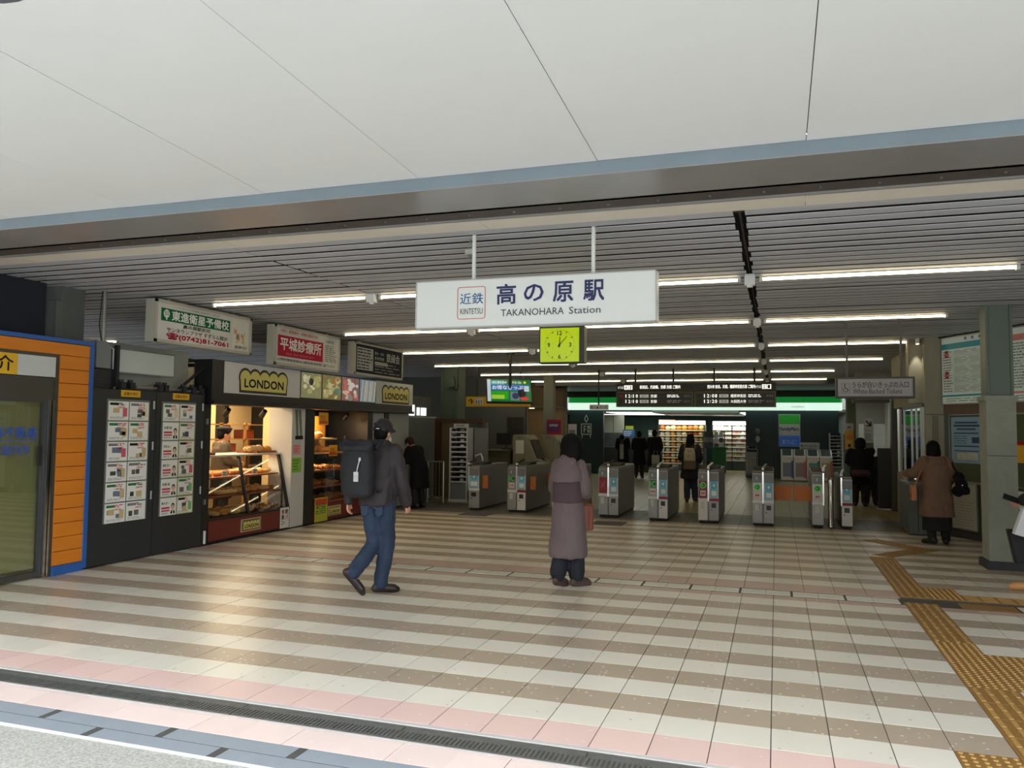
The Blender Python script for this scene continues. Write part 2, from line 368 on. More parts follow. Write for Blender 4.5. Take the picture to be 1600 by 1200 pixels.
# ================================================================ ceiling of slats
ZC = 3.15
CHAN = M('channel_brown', (74, 66, 62), .7, var=.25, scale=6)
SLAT = M('slat_grey', (186, 188, 194), .5, var=.14, scale=3, stretch=(.3, 4, 1)); PLEN = M('plenum_dark', (20, 20, 22), .9)
mb = MB(); mb.box(-13.2, 8.5, 5.6, 29.2, 3.27, 3.35, PLEN); ceiling = struct('ceiling', mb)
def slat_mesh(x0, x1):
    t = MB(); w = .074; pr = [(-w, .004), (-w+.006, 0), (w-.006, 0), (w, .004)]
    t.ext([(x0, y, z) for y, z in pr], (x1-x0, 0, 0), SLAT); return mesh_of('slat', t)
sl, sm, sr = slat_mesh(-12.8, -4.482), slat_mesh(-4.466, -.275), slat_mesh(-.205, 8.2); y = 5.79; fs = MB()
ny = 0
while y < 29:
    for me in (sl, sm, sr):
        if ny < 92: obj('slat', None, ceiling, mesh=me, loc=(random.uniform(-.013, .013), y, ZC+random.uniform(-.003, .003)))
        else: fs.add([(v.co.x, v.co.y+y, v.co.z+ZC) for v in me.vertices], [tuple(p.vertices) for p in me.polygons], SLAT)
    y += .2; ny += 1
o = obj('far_slats', fs, ceiling); o['kind'] = 'stuff'
mb = MB()   # carriers seen through the open joint
for k in range(8): mb.box(-.25, -.235, 5.75+k*2.9, 5.75+k*2.9+2.6, 3.2, 3.26, CHAN)
obj('carrier', mb, ceiling)
# cream soffit strip, steel fascia beam and outer canopy soffit
CREAM = M('cream_board', (222, 214, 200), .6, var=.08, scale=2); BEAMC = M('fascia_blue_grey', (120, 134, 144), .5, var=.1, scale=2); BEAMU = M('fascia_underside', (150, 148, 146), .3, metal=.3, var=.12, scale=2)
strip = struct('trim_1', (lambda b: (b.box(-13, 8.5, 5.72, 5.8, 3.16, 3.3, CHAN), b)[-1])(MB()))
cm = MB(); cm.box(-1.147, 1.147, 5.27, 5.715, 3.148, 3.17, CREAM, tf=Matrix.Translation((0, -5.49, 0))); cm = mesh_of('board', cm)
for k in range(-5, 5): obj('board', None, strip, mesh=cm, loc=(-.95+k*2.3, 5.49, 0))
t2 = struct('trim_2', (lambda b: (b.box(-13, 8.5, 5.03, 5.262, 3.19, 3.3, CHAN), b.box(-13, 8.5, 5.036, 5.262, 3.104, 3.12, CHAN), b.box(-13, 8.5, 5.24, 5.262, 3.09, 3.16, BEAMU), b)[-1])(MB()))
bm_ = MB()
for k in range(40): bm_.cyl((-6+k*.33, 5.14, 3.104), (-6+k*.33, 5.14, 3.095), .010, IRON, n=6)
o = obj('bolt', bm_, t2); o['kind'] = 'stuff'
beam = struct('fascia_beam', (lambda b: (b.box(-13, 8.5, 4.50, 4.506, 3.10, 3.21, BEAMC), b.box(-13, 8.5, 4.50, 5.03, 3.094, 3.10, BEAMU), b.box(-13, 8.5, 4.99, 5.03, 3.094, 3.2, BEAMU), b)[-1])(MB()))
SOF = M('soffit_white', (222, 222, 222), .6, var=.035, scale=1.2)
soff = struct('canopy_soffit', (lambda b: (b.ext([(-13, 4.5, 3.26), (-13, 4.5, 3.215), (-13, 1.5, 3.352), (-13, 1.5, 3.5)], (21.5, 0, 0), CHAN), b)[-1])(MB()))
pm = MB(); w = 1.148/2-.0022
pm.ext([(-w, 4.495, 3.176), (-w, 4.495, 3.19), (-w, 1.3, 3.335), (-w, 1.3, 3.321)], (2*w, 0, 0), SOF); pm = mesh_of('panel', pm)
for k in range(-10, 7): obj('panel', None, soff, mesh=pm, loc=(.165-.574+k*1.148, 0, random.uniform(-.0012, .0012)))
mb = MB(); mb.lathe([(.30, .03), (.33, .0), (.28, -.025), (.12, -.035)], M('fixture_grey', (96, 100, 108), .6), n=28, c=(-2.85, 2.0, 3.298))
tag(obj('ceiling_fixture', mb, smooth=True), 'round dark grey fixture on the white outer canopy soffit', 'ceiling fixture')
# ================================================================ fluorescent fittings
TUBEM = M('tube_glow', (255, 235, 190), emit=TUBE); HOUS = M('lamp_housing', (200, 200, 196), .5)
ORD = ['first', 'second', 'third', 'fourth', 'fifth', 'sixth', 'seventh']
def lamp(x0, x1, y, label, n):
    r = thing('ceiling_light', label, 'light', ((x0+x1)/2, y, ZC))
    b = MB(); b.box(x0, x1, y-.028, y+.028, ZC-.012, ZC+.01, HOUS); b.box(x0, x0+.03, y-.025, y+.025, ZC-.05, ZC-.015, HOUS); b.box(x1-.03, x1, y-.025, y+.025, ZC-.05, ZC-.015, HOUS); obj('lamp_housing', b, r)
    for k in range(n):
        a = x0+.03+(x1-x0-.06)*k/n; c = x0+.03+(x1-x0-.06)*(k+1)/n
        b = MB(); b.ext([(a+.004, y-.026, ZC-.012), (a+.004, y-.008, ZC-.036), (a+.004, y+.008, ZC-.036), (a+.004, y+.026, ZC-.012)], (c-a-.008, 0, 0), TUBEM); obj('diffuser', b, r)
    return r
for k in range(7):
    y = 8.27+3.22*k; xr = 2.12 if k < 4 else 1.4
    for nm, a, b, n in (('left', -6.75 if k < 2 else -8.0, -4.55, 3), ('middle', -4.40, -.33, 3), ('right', -.15, xr, 2)):
        lamp(a, b, y, 'bright fluorescent ceiling light, %s row from the entrance, %s section of the row' % (ORD[k], nm), n)
    for x in (-4.475, -.24):
        mb = MB(); mb.box(x-.05, x+.05, y-.09, y-.01, ZC-.09, ZC+.02, WHITE); mb.cyl((x, y-.05, ZC-.09), (x, y-.05, ZC-.11), .03, WHITE, n=10)
        tag(obj('junction_box', mb), 'small white box at the %s ceiling joint on the %s lamp row' % ('left' if x < -1 else 'dark right', ORD[k]), 'junction box')
lamp(-12.3, -11.45, 8.27+3.22, 'short fluorescent light far left above the white blank signboard', 1)
lamp(-9.2, -8.85, 8.27, 'short stub of fluorescent light far left in the dark ceiling', 1)
# ================================================================ walls
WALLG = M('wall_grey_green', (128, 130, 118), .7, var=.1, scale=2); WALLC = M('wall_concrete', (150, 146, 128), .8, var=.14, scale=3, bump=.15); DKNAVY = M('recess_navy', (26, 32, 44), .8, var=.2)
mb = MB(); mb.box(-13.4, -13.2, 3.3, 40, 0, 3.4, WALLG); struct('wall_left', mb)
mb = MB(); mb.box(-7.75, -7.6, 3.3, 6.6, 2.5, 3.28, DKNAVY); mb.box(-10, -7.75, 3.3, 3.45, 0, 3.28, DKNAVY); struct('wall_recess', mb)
COLG = M('column_grey_green', (92, 98, 94), .6, var=.12, scale=2)
mb = MB(); mb.box(-7.9, -7.58, 6.78, 7.1, 2.0, 3.3, COLG); mb.box(-7.7, -7.56, 6.7, 6.8, 2.45, 2.98, COLG); struct('pillar_left', mb, bevel=.006)
mb = MB(); mb.box(-13.3, 8, 37.0, 37.2, 0, 3.4, WALLG); struct('wall_back', mb)
mb = MB(); mb.box(-7.75, -7.6, 7.1, 8.85, 0, 2.6, M('wall_cream_grey', (178, 180, 168), .7, var=.12, scale=2)); struct('wall_behind_boards', mb)
# added unseen building behind the viewer (blocks low sky light, mirrored in glossy surfaces)
FAC = M('blocker_facade', (150, 140, 128), .8, var=.1, scale=.4); WIN = M('blocker_window', (70, 80, 90), .2)
mb = MB(); mb.box(-46, 46, -34, -26, -.1, 10.5, FAC); struct('added_sky_blocker', mb)
bw = [o for o in COL.objects if o.name == 'added_sky_blocker'][0]; wm = MB(); wm.box(-1.3, 1.3, -.05, .03, -.7, .7, WIN); wm.box(-1.4, 1.4, -.03, .06, -.8, -.7, FAC); wm = mesh_of('window', wm)
for f in range(3):
    for k in range(-9, 10): obj('window', None, bw, mesh=wm, loc=(k*4.2, -25.97, 2.2+3.2*f))
# ================================================================ estate agent's shop front (orange planks)
XL = -7.27
ORA = M('orange_plank', (214, 126, 30), .45, var=.1, scale=3, stretch=(1, .3, 4), bump=.05); BLU = M('trim_blue', (38, 90, 160), .45); FRAME = M('anodised_dark', (84, 82, 76), .45, metal=.5)
r = thing('shop_front', 'orange plank shop front with blue trim and glass door at far left', 'shop front', (XL, 5.2, 0))
mb = MB(); mb.box(-7.40, -7.31, 6.50, 6.93, 0, 2.5, DKGREY); mb.box(-7.40, -7.31, 3.4, 6.5, 2.33, 2.5, DKGREY); obj('backing_frame', mb, r)
def plank(y0, y1, z0, z1):
    b = MB(); b.tf = FW(0, 0, XL); b.ext([(y0, z0+.0025, -.045), (y0, z0+.0025, -.004), (y0, z0+.006, 0), (y0, z1-.006, 0), (y0, z1-.0025, -.004), (y0, z1-.0025, -.045)], (y1-y0, 0, 0), ORA)
    obj('plank', b, r)
zz = [.10+.1558*k for k in range(15)]+[2.345]
for a, b_ in zip([.10+.1497*k for k in range(15)], [.10+.1497*(k+1) for k in range(15)]): plank(6.525, 6.90, a, b_)
for y0, y1 in ((3.4, 4.9), (4.9, 6.90)): plank(y0, y1, 2.345, 2.478)
mb = MB(); mb.box(-7.42, -7.255, 3.4, 6.955, 2.48, 2.525, BLU); mb.box(-7.42, -7.258, 6.90, 6.955, .02, 2.48, BLU); mb.box(-7.42, -7.258, 6.525, 6.90, 0, .10, BLU); obj('trim', mb, r, bevel=.004, label='blue painted edge trim')
mb = MB(); mb.box(-7.36, -7.285, 6.485, 6.525, 0, 2.345, FRAME); mb.box(-7.36, -7.285, 3.4, 6.485, 2.315, 2.345, FRAME); mb.box(-7.36, -7.30, 3.4, 6.485, 1.86, 2.09, FRAME); mb.box(-7.36, -7.29, 3.4, 6.485, 2.06, 2.09, FRAME); obj('door_frame', mb, r)
mb = MB(); mb.box(-7.35, -7.275, 6.455, 6.478, 0.01, 1.86, CHROME); mb.box(-7.35, -7.275, 6.415, 6.442, 0.01, 1.86, CHROME); mb.box(-7.35, -7.30, 6.37, 6.412, .02, 1.86, DKGREY); mb.box(-7.35, -7.30, 4.0, 6.37, .02, .07, FRAME); mb.box(-7.35, -7.30, 4.0, 6.37, 1.83, 1.86, FRAME); d = obj('glass_door', mb, r)
mb = MB(); mb.box(-7.332, -7.324, 4.0, 6.37, .07, 1.83, GLASS('shop_glass', (240, 243, 236), clear=.86)); obj('pane', mb, d)
mb = MB(); mb.box(-7.30, -7.27, 6.31, 6.345, 1.17, 1.38, BLACK); obj('door_handle', mb, d)
mb = MB(FW(0, 0, -7.322)); mb.text('近鉄不動産', 5.70, 1.455, .115, M('glass_blue', (40, 84, 176), .5), w=.62, bold=.02); mb.rect(5.6, 6.33, 1.425, 1.432, .002, MATS['glass_blue']); mb.text('高の原案内所', 5.62, 1.285, .105, MATS['glass_blue'], w=.62, bold=.01); obj('lettering', mb, d)
mb = MB(FW(0, 0, -7.285)); mb.box(3.4, 6.48, 2.10, 2.313, -.03, 0, M('backlit_white_dim', (200, 204, 204), .4)); mb.box(3.4, 6.03, 2.10, 2.313, 0, .002, YEL); mb.text('近鉄の仲介', 5.05, 2.135, .15, INK, d=.004, w=.93, bold=.02); obj('sign_panel', mb, r)
mb = MB(); mb.box(-7.385, -7.375, 3.6, 6.40, .1, 1.9, M('roller_blind', (176, 170, 128), .7, bump=.2, bscale=20, stretch=(1, 1, 14))); obj('roller_blind', mb, r)
mb = MB(); mb.box(-9.2, -9.1, 3.4, 6.9, 0, 2.5, M('interior_beige', (150, 144, 120), .8)); mb.box(-9.1, -7.4, 6.86, 6.9, 0, 2.5, MATS['interior_beige']); mb.box(-9.2, -7.4, 3.4, 6.9, 2.44, 2.48, MATS['interior_beige']); obj('interior_wall', mb, r)
mb = MB(FW(0, 0, -7.315)); mb.box(5.55, 6.02, 1.91, 2.085, 0, .01, M('notice_green', (176, 196, 186), .5)); lines(mb, 5.6, 5.9, 1.94, 2.05, 3, GREYI, d=.012); mb.box(5.4, 5.78, 1.80, 1.855, .03, .035, LGREY); obj('notice', mb, r)
# ================================================================ dark poster boards
BOARD = M('board_charcoal', (40, 44, 46), .45, var=.1, scale=2)
def flyer(seed, w=.292, h=.212, face=False, green=False):
    R = random.Random(seed); b = MB(); b.box(-w/2, w/2, -h/2, h/2, 0, .002, M('flyer_green', (206, 214, 150), .6) if green else PAPER)
    b.rect(-w*.46, w*.46, -h*.44, h*.46, .0023, M('flyer_white', (232, 233, 228), .6))
    ph = [M('photo_dark', (70, 74, 76), .5, var=.5, scale=30), M('photo_mid', (110, 104, 96), .5, var=.6, scale=40), M('photo_blue', (104, 126, 150), .5, var=.4, scale=30), M('photo_plan', (206, 182, 130), .6, var=.2, scale=40)]
    red = M('flyer_red', (196, 52, 66), .5)
    if face:
        b.text(R.choice(['中西 弘一', '佐藤 誠', '小西 義道', '奥本 宏一', '竹原 康孝']), -w*.42, h*.12, .034, INK, d=.003, w=.13, bold=.02)
        for q in range(2): b.rect(-w*.42, w*.08, -h*.12-q*.034, -h*.02-q*.034, .003, red if q == 0 else PINKI)
        lines(b, -w*.42, w*.1, -h*.42, -h*.32, 2, GREYI, d=.003, rnd=R)
        sk = M('print_skin', (222, 178, 152), .6); b.disc(w*.28, .0, .0032, .030, INK, 14, .040); b.disc(w*.28, -.014, .0036, .024, sk, 14, .034); b.ext([(w*.13, -h*.42, .003), (w*.43, -h*.42, .003), (w*.38, -h*.24, .003), (w*.18, -h*.24, .003)], (0, 0, .0004), INK)
        b.rect(w*.255, w*.305, -h*.42, -h*.25, .0038, PAPER)
    else:
        lines(b, -w*.44, w*.44, h*.28, h*.44, 2, R.choice([red, INK, red]), d=.003, fill=.6, rnd=R)
        b.rect(-w*.43, -w*.02, h*.29, h*.42, .0032, R.choice([INK, GREYI, GRN]))
        for q in range(R.choice((2, 3))):
            x = -w*.42+R.random()*w*.55; y = -h*.36+R.random()*h*.34; b.rect(x, x+w*R.uniform(.18, .3), y, y+h*R.uniform(.18, .3), .003+q*.0003, R.choice(ph))
        if R.random() < .6: b.rect(w*.2, w*.42, -h*.3, h*.16, .0036, R.choice([ph[3], M('flyer_lime', (120, 190, 110), .6), PINKI, M('flyer_cream', (226, 214, 170), .6)]))
        lines(b, -w*.42, w*.42, -h*.43, -h*.3, 3, GREYI, d=.0042, fill=.35, rnd=R)
        b.text(R.choice(['1,980万円', '2,480万円', '890万円', '3,280万円']), -w*.05, h*.12, .026, red, d=.0044, w=.1, bold=.02)
    return mesh_of('flyer', b)
for pi, (y0, y1, f0, f1, lab) in enumerate(((6.965, 7.93, 7.18, 7.81, 'dark poster board with twelve property flyers, next to orange shop front'), (7.94, 8.81, 8.04, 8.63, 'dark poster board with agents\' portraits among its flyers, next to the bakery'))):
    r = thing('poster_board', lab, 'notice board', (XL, (y0+y1)/2, 0))
    mb = MB(); mb.box(-7.36, XL-.004, y0, y1, 0.012, 2.015, BOARD); obj('board_panel', mb, r, bevel=.004)
    mb = MB(FW(0, 0, XL-.004)); mb.box(f0-.012, f1+.012, .472, 1.902, 0, .006, M('board_glass_frame', (120, 128, 126), .3, metal=.4)); obj('flyer_frame', mb, r)
    for q in range(12):
        c, rw = q % 2, q//2; face = pi == 1 and c == 0 and rw > 0; gr = pi == 1 and c == 1 and rw > 0
        w = (f1-f0)/2; o = obj('flyer', None, r, mesh=flyer(100*pi+q, w-.014, .221, face, gr))
        o.matrix_local = Matrix.Translation(-origin(r)) @ FW(f0+w*(c+.5), 1.885-.118-.2365*rw, XL+.003)
    mb = MB(FW(0, 0, XL)); yc = (7.515, 8.355)[pi]; mb.box(yc-.145, yc+.145, 1.935, 2.012, -.004, .006, YEL); mb.text('近鉄の仲介', yc, 1.95, .045, M('maroon_ink', (120, 30, 30), .5), d=.008, w=.23, align='C', bold=.02); obj('name_plate', mb, r)
    for z in (.75, 1.35, 1.85): mb = MB(); mb.cyl((XL, y1-.035, z-.05), (XL, y1-.035, z+.05), .012, ALU, n=8); obj('hinge', mb, r)
mb = MB(); mb.box(-7.32, XL-.004, 8.815, 8.945, 0, 1.9, BLACK); mb.cyl((XL+.01, 8.87, .03), (XL+.01, 8.87, .2), .016, WHITE, n=8); mb.box(XL-.01, XL+.02, 8.845, 8.865, .55, .62, ALU); mb.box(XL-.01, XL+.02, 8.845, 8.865, 1.62, 1.7, ALU); struct('trim_3', mb)
# clutter above the boards
BRK = M('bracket_black', (34, 36, 38), .6)
r = thing('shutter_track', 'black shutter track with brackets along the top of the dark poster boards', 'shutter track', (-7.33, 7.9, 2.015))
mb = MB(); mb.box(-7.36, -7.30, 7.36, 8.85, 2.015, 2.035, BRK); mb.cyl((-7.33, 7.65, 2.06), (-7.33, 8.75, 2.055), .018, ALU, n=8); obj('rail', mb, r)
for y in (7.42, 7.56, 8.02, 8.12, 8.45, 8.62, 8.78):
    mb = MB(); mb.box(-7.37, -7.28, y-.035, y+.035, 2.03, 2.11, BRK); mb.cyl((-7.33, y, 2.08), (-7.33, y, 2.14), .03, BRK, n=10); obj('bracket', mb, r)
mb = MB(); mb.tube([(-7.36, 8.35, 2.03), (-7.36, 8.86, 2.38)], .022, BRK); tag(obj('brace_bar', mb), 'black diagonal brace from the bakery fascia down to the board track', 'brace')
mb = MB(FW(0, 0, -7.40)); mb.box(7.36, 8.37, 2.22, 2.515, -.05, 0, M('frame_grey', (128, 132, 130), .5)); mb.box(7.38, 8.35, 2.235, 2.50, 0, .004, M('blank_white', (196, 204, 200), .35)); tag(obj('blank_signboard', mb), 'blank white signboard above the dark poster boards', 'signboard')
mb = MB(); mb.box(-7.39, -7.34, 7.36, 7.40, 2.05, 2.54, BRK); tag(obj('sign_post', mb), 'dark post at the left edge of the blank white signboard', 'post')
mb = MB(); mb.box(-7.42, -7.34, 7.06, 7.27, 2.255, 2.565, M('meter_grey', (120, 124, 126), .5)); r = tag(obj('junction_cabinet', mb, bevel=.006), 'grey electrical box on a conduit above the left dark board', 'electrical box')
mb = MB(); mb.tube([(-7.38, 7.19, 2.56), (-7.38, 7.19, 3.15)], .02, STEEL); mb.tube([(-7.38, 7.16, 2.56), (-7.4, 7.14, 2.75), (-7.4, 7.17, 3.15)], .006, BLACK); mb.tube([(-7.38, 7.27, 2.5), (-7.4, 7.36, 2.5), (-7.4, 7.37, 2.2)], .012, WHITE); obj('conduit', mb, r)
mb = MB(); mb.box(-7.44, -7.38, 7.03, 7.36, 2.02, 2.255, BLACK)
for k in range(9): mb.box(-7.38, -7.37, 7.06, 7.3, 2.03+k*.024, 2.042+k*.024, M('louvre', (52, 56, 60), .5))
tag(obj('ventilation_grille', mb), 'black louvred vent below the grey electrical box', 'vent')
# ================================================================ hanging advertising boxes
SF = M('sign_frame_cream', (176, 174, 160), .5); ADW = M('ad_white', (206, 206, 202), .6, spec=.2)
def adbox(label, y0, y1, z0, z1, face):
    r = thing('advertising_sign', label, 'sign', (-7.0, (y0+y1)/2, z0))
    mb = MB(); mb.box(-7.14, -7.005, y0, y1, z0, z1, SF); obj('sign_box', mb, r, bevel=.006)
    mb = MB(FW(0, 0, -7.0)); mb.box(y0, y1, z0, z0+.035, -.005, .01, SF); mb.box(y0, y1, z1-.035, z1, -.005, .01, SF); mb.box(y0, y0+.04, z0, z1, -.005, .01, SF); mb.box(y1-.04, y1, z0, z1, -.005, .01, SF); obj('frame', mb, r)
    mb = MB(FW(y0, z0, -7.0)); face(mb, y1-y0, z1-z0); obj('face', mb, r)
    for y in (y0+.3, y1-.3): mb = MB(); mb.cyl((-7.07, y, z1), (-7.07, y, 3.16), .018, STEEL, n=8); obj('hanger', mb, r)
    return r
def f1(b, W, H):
    b.rect(.04, W-.04, .035, H-.035, 0, ADW); b.rect(.10, 1.37, .265, .42, .002, M('school_green', (12, 100, 62), .7, spec=.15))
    b.disc(.19, .355, .003, .05, SIGNW, 16); b.rect(.18, .20, .28, .33, .004, SIGNW)
    for k in range(3): b.rect(.16+.025*k, .17+.025*k, .33, .39, .004, MATS['school_green'])
    b.text('東進衛星予備校', .28, .285, .118, SIGNW, d=.004, w=1.06, bold=.03)
    b.text('いつでも受けられる 校舎独自の映像授業です 資料請求', .3, .437, .028, GREYI, d=.003, w=.86)
    b.text('高の原駅前校', .48, .207, .05, INK, d=.003, w=.5, bold=.02); b.text('サンタウンプラザ すずらん館2F', .2, .138, .055, INK, d=.003, w=1.12, bold=.02)
    b.text('☎(0742)81-7061', .2, .045, .085, M('phone_crimson', (160, 14, 56), .7, spec=.15), d=.003, w=1.14, bold=.05)
    b.rect(1.42, 1.76, .05, .45, .002, M('map_cream', (214, 214, 204), .5)); R = random.Random(4)
    for q in range(16):
        x = 1.44+R.random()*.26; y = .11+R.random()*.26; b.rect(x, x+R.uniform(.008, .06), y, y+R.uniform(.01, .09), .003+q*.0001, R.choice([M('map_orange', (226, 160, 70), .5), M('map_red', (206, 110, 100), .5), M('map_lime', (196, 206, 90), .5), LGREY, GREYI]))
    b.text('徒歩2分', 1.47, .06, .045, INK, d=.006, w=.26, bold=.02)
def f2(b, W, H):
    b.rect(.04, W-.04, .035, H-.035, 0, ADW); b.rect(.08, 1.32, .135, .45, .002, M('clinic_red', (176, 34, 58), .7, spec=.15))
    b.text('平城診療所', .14, .235, .185, SIGNW, d=.004, w=1.12, bold=.025); b.text('内科・循環器科・胃腸科|整形外科', .16, .485, .06, REDI, d=.003, w=1.0, bold=.01)
    b.text('院長 吉田 副院長 田中', .3, .16, .04, PINKI, d=.004, w=.75); b.text('山陵町東高塚東50-1(駅前商店街南) ☎71-5215', .08, .06, .05, INK, d=.003, w=1.6, bold=.008)
    for q in range(7): b.rect(1.45, 1.46+.0, .15+q*.035, .165+q*.035, .003, INK); b.rect(1.56, 1.57, .15+q*.035, .165+q*.035, .003, INK)
    b.text('診療時間', 1.4, .46, .045, INK, d=.003, w=.24); lines(b, 1.38, 1.75, .15, .43, 9, GREYI, rnd=random.Random(2)); b.rect(1.35, 1.352, .1, .55, .003, GREYI)
def f3(b, W, H):
    b.rect(.04, W-.04, .035, H-.035, 0, M('board_navy', (34, 40, 52), .75, spec=.15)); b.rect(.09, .68, .09, .49, .002, M('board_grey', (156, 158, 160), .5)); R = random.Random(8)
    lines(b, .11, .66, .1, .48, 7, INK, d=.003, fill=.4, rnd=R); b.text('鉄緑会', 1.2, .3, .17, LGREY, d=.003, w=.55, bold=.015); b.text('東大・京大', .74, .4, .06, LGREY, d=.003, w=.36); b.text('医学部受験', .74, .31, .06, LGREY, d=.003, w=.36)
    lines(b, .74, 1.8, .06, .27, 4, GREYI, d=.003, fill=.4, rnd=R); b.rect(.74, 1.25, .215, .28, .004, MATS['board_grey'])
adbox('white hanging sign with green band and telephone number above the poster boards', 7.56, 9.39, 2.60, 3.115, f1)
s2 = adbox('white hanging sign with red clinic panel above the bakery fascia', 9.94, 11.78, 2.52, 3.115, f2)
for y in (10.25, 11.34): mb = MB(); mb.box(-7.1, -7.05, y-.03, y+.03, 2.505, 2.52, SF); mb.box(-7.1, -7.05, y-.02, y+.02, 2.505, 2.525, SF); obj('foot', mb, s2)
adbox('dark navy hanging sign with pale lettering above the far end of the bakery', 12.28, 14.17, 2.54, 3.115, f3)
# ================================================================ bakery
CREAMW = M('bakery_cream', (232, 208, 160), .7, var=.05); BK = M('bakery_black', (22, 23, 26), .4, var=.1); MAROON = M('case_maroon', (112, 42, 32), .4, var=.08); WOODT = M('tray_wood', (150, 84, 52), .55, var=.2, scale=10, stretch=(1, 8, 1))
mb = MB(); mb.box(-10.0, -9.9, 8.9, 15.0, 0, 2.45, CREAMW); mb.box(-9.9, -7.52, 8.86, 8.95, 0, 2.45, CREAMW); mb.box(-7.52, -7.4, 8.86, 8.95, 0, 1.89, CREAMW); mb.box(-9.9, -7.52, 13.36, 13.46, 0, 2.45, BK); mb.box(-10, -7.52, 8.86, 15.0, 2.40, 2.46, CREAMW); struct('wall_bakery', mb)
mb = MB(); mb.box(-9.9, -7.3, 8.95, 13.36, -.003, .004, M('bakery_floor', (120, 100, 80), .5)); struct('floor_bakery', mb)
mb = MB(); mb.box(-8.2, -8.1, 11.46, 12.25, 0, 2.4, CREAMW); mb.box(-8.1, -7.62, 11.25, 11.3, 0, 2.4, CREAMW); struct('partition_bakery', mb)
r = thing('bakery_fascia', 'black bakery fascia with white name panels and four food photographs', 'sign', (-7.2, 12, 1.9))
mb = MB(); mb.box(-7.5, -7.205, 8.86, 15.08, 1.945, 2.505, BK); mb.box(-7.5, -7.16, 8.86, 15.08, 1.895, 1.945, BK); obj('fascia_box', mb, r, bevel=.005)
FASW = M('fascia_white', (206, 207, 206), .4); LY = M('london_yellow', (216, 204, 116), .45)
def london(b, u, v, w, h, d, humps=5, mat=INK):
    def shape(g):
        pts = [(u+w*.02-g, v-g), (u+w*.98+g, v-g)]; r_ = w/humps/2; base = v+h*.62
        pts.append((u+w+g, base))
        for k in range(humps-1, -1, -1):
            cx = u+w*(k+.5)/humps
            pts += [(cx+(r_+g*.4)*math.cos(a), base+(h*.38+g)*math.sin(a)) for a in [math.pi*(.04+.92*q/8) for q in range(9)]]
        pts.append((u-g, base)); return pts
    r_ = w/humps/2
    for g, m, dd in ((w*.032, BK, d), (0, LY, d+.004)):
        b.ext([(u+w*.02-g, v-g, dd), (u+w*.98+g, v-g, dd), (u+w+g*.6, v+h*.68, dd), (u-g*.6, v+h*.68, dd)], (0, 0, .003), m)
        for k in range(humps):
            cx = u+w*(k+.5)/humps; b.ext([(cx+(r_*1.04+g*.8)*math.cos(a), v+h*.64+(h*.36+g)*math.sin(a), dd+.0002*(k+1)) for a in [math.pi*2*q/24 for q in range(24)]], (0, 0, .003), m)
    b.text('LONDON', u+w*.5, v+h*.16, h*.42, mat, d=d+.0085, w=w*.84, align='C', bold=.05)
for a, c, u, w, h in ((9.10, 10.925, 9.43, 1.12, .285), (13.47, 15.06, 13.72, 1.14, .285)):
    mb = MB(FW(0, 0, -7.205)); mb.box(a, c, 2.06, 2.495, 0, .012, FASW); london(mb, u, 2.115, w, h, .013); obj('name_panel', mb, r)
def photo(name, kind, R):
    b = MB(); b.rect(-.30, .30, -.205, .205, 0, M('photo_base_%d' % kind, [(150, 150, 110), (140, 130, 80), (150, 110, 110), (120, 150, 176)][kind], .35, var=.5, scale=9, emit=.3))
    cols = [[(206, 206, 160), (226, 220, 190), (150, 150, 100), (190, 186, 120)], [(196, 184, 130), (180, 120, 70), (150, 170, 90), (214, 206, 160)], [(206, 120, 110), (230, 200, 180), (190, 90, 80), (236, 236, 232)], [(210, 216, 216), (190, 170, 120), (220, 220, 200), (150, 176, 190)]][kind]
    cm = [M('food_%d_%d' % (kind, q), c, .4, var=.2, scale=20, emit=.3) for q, c in enumerate(cols)]
    if kind == 3:
        for q in range(9):
            x = -.26+q*.06; b.add([(x, -.19, .001+q*.0003), (x+.035, -.19, .001+q*.0003), (x+.09, .19, .001+q*.0003), (x+.055, .19, .001+q*.0003)], [(0, 1, 2, 3)], cm[q % 3])
    else:
        for q in range(26):
            rr = R.uniform(.03, .085); x = R.uniform(-.29+rr, .29-rr); y = R.uniform(-.195+rr*.7, .195-rr*.7); b.disc(x, y, .001+q*.0002, rr, R.choice(cm), 12, rr*.65)
        if kind == 0: b.disc(-.02, .06, .008, .07, M('olive_dark', (50, 40, 46), .4), 14, .06)
        if kind == 1: b.disc(.17, -.06, .008, .12, M('aqua_dish', (150, 200, 196), .3), 16, .06)
        if kind == 2: b.disc(-.02, -.15, .008, .08, SIGNW, 14, .055)
    return mesh_of('photo_panel', b)
for q in range(4):
    o = obj('photo_panel', None, r, mesh=photo('', q, random.Random(q))); o.matrix_local = Matrix.Translation(-origin(r)) @ FW(11.255+.627*q, 2.277, -7.195)
# posts of the front
mb = MB(); mb.box(-7.7, XL-.01, 10.86, 11.23, 0, 1.89, FASW); p1 = struct('pillar_bakery', mb)
mb = MB(); mb.box(-7.6, XL, 11.23, 11.50, 0, 1.89, BK); mb.box(-7.5, XL, 13.30, 13.50, 0, 1.89, BK); mb.box(-7.6, XL-.02, 14.02, 14.2, 0, 1.89, BK); mb.box(-7.4, XL, 8.945, 15.0, 0, .02, BK); struct('trim_4', mb)
mb = MB(); mb.box(-7.4, XL-.04, 13.50, 14.02, 0, 1.89, M('door_white', (170, 172, 172), .5)); mb.box(XL-.04, XL-.03, 13.62, 13.70, 1.3, 1.7, DKGREY); mb.box(XL-.04, XL-.03, 13.82, 13.90, 1.35, 1.7, DKGREY); struct('door_1', mb)
mb = MB(FW(0, 0, XL-.01)); b = mb
PT = M('poster_pattern', (120, 126, 116), .6, var=.8, scale=60)
b.rect(10.885, 11.13, 1.32, 1.9, .002, M('poster_white', (196, 198, 196), .6))
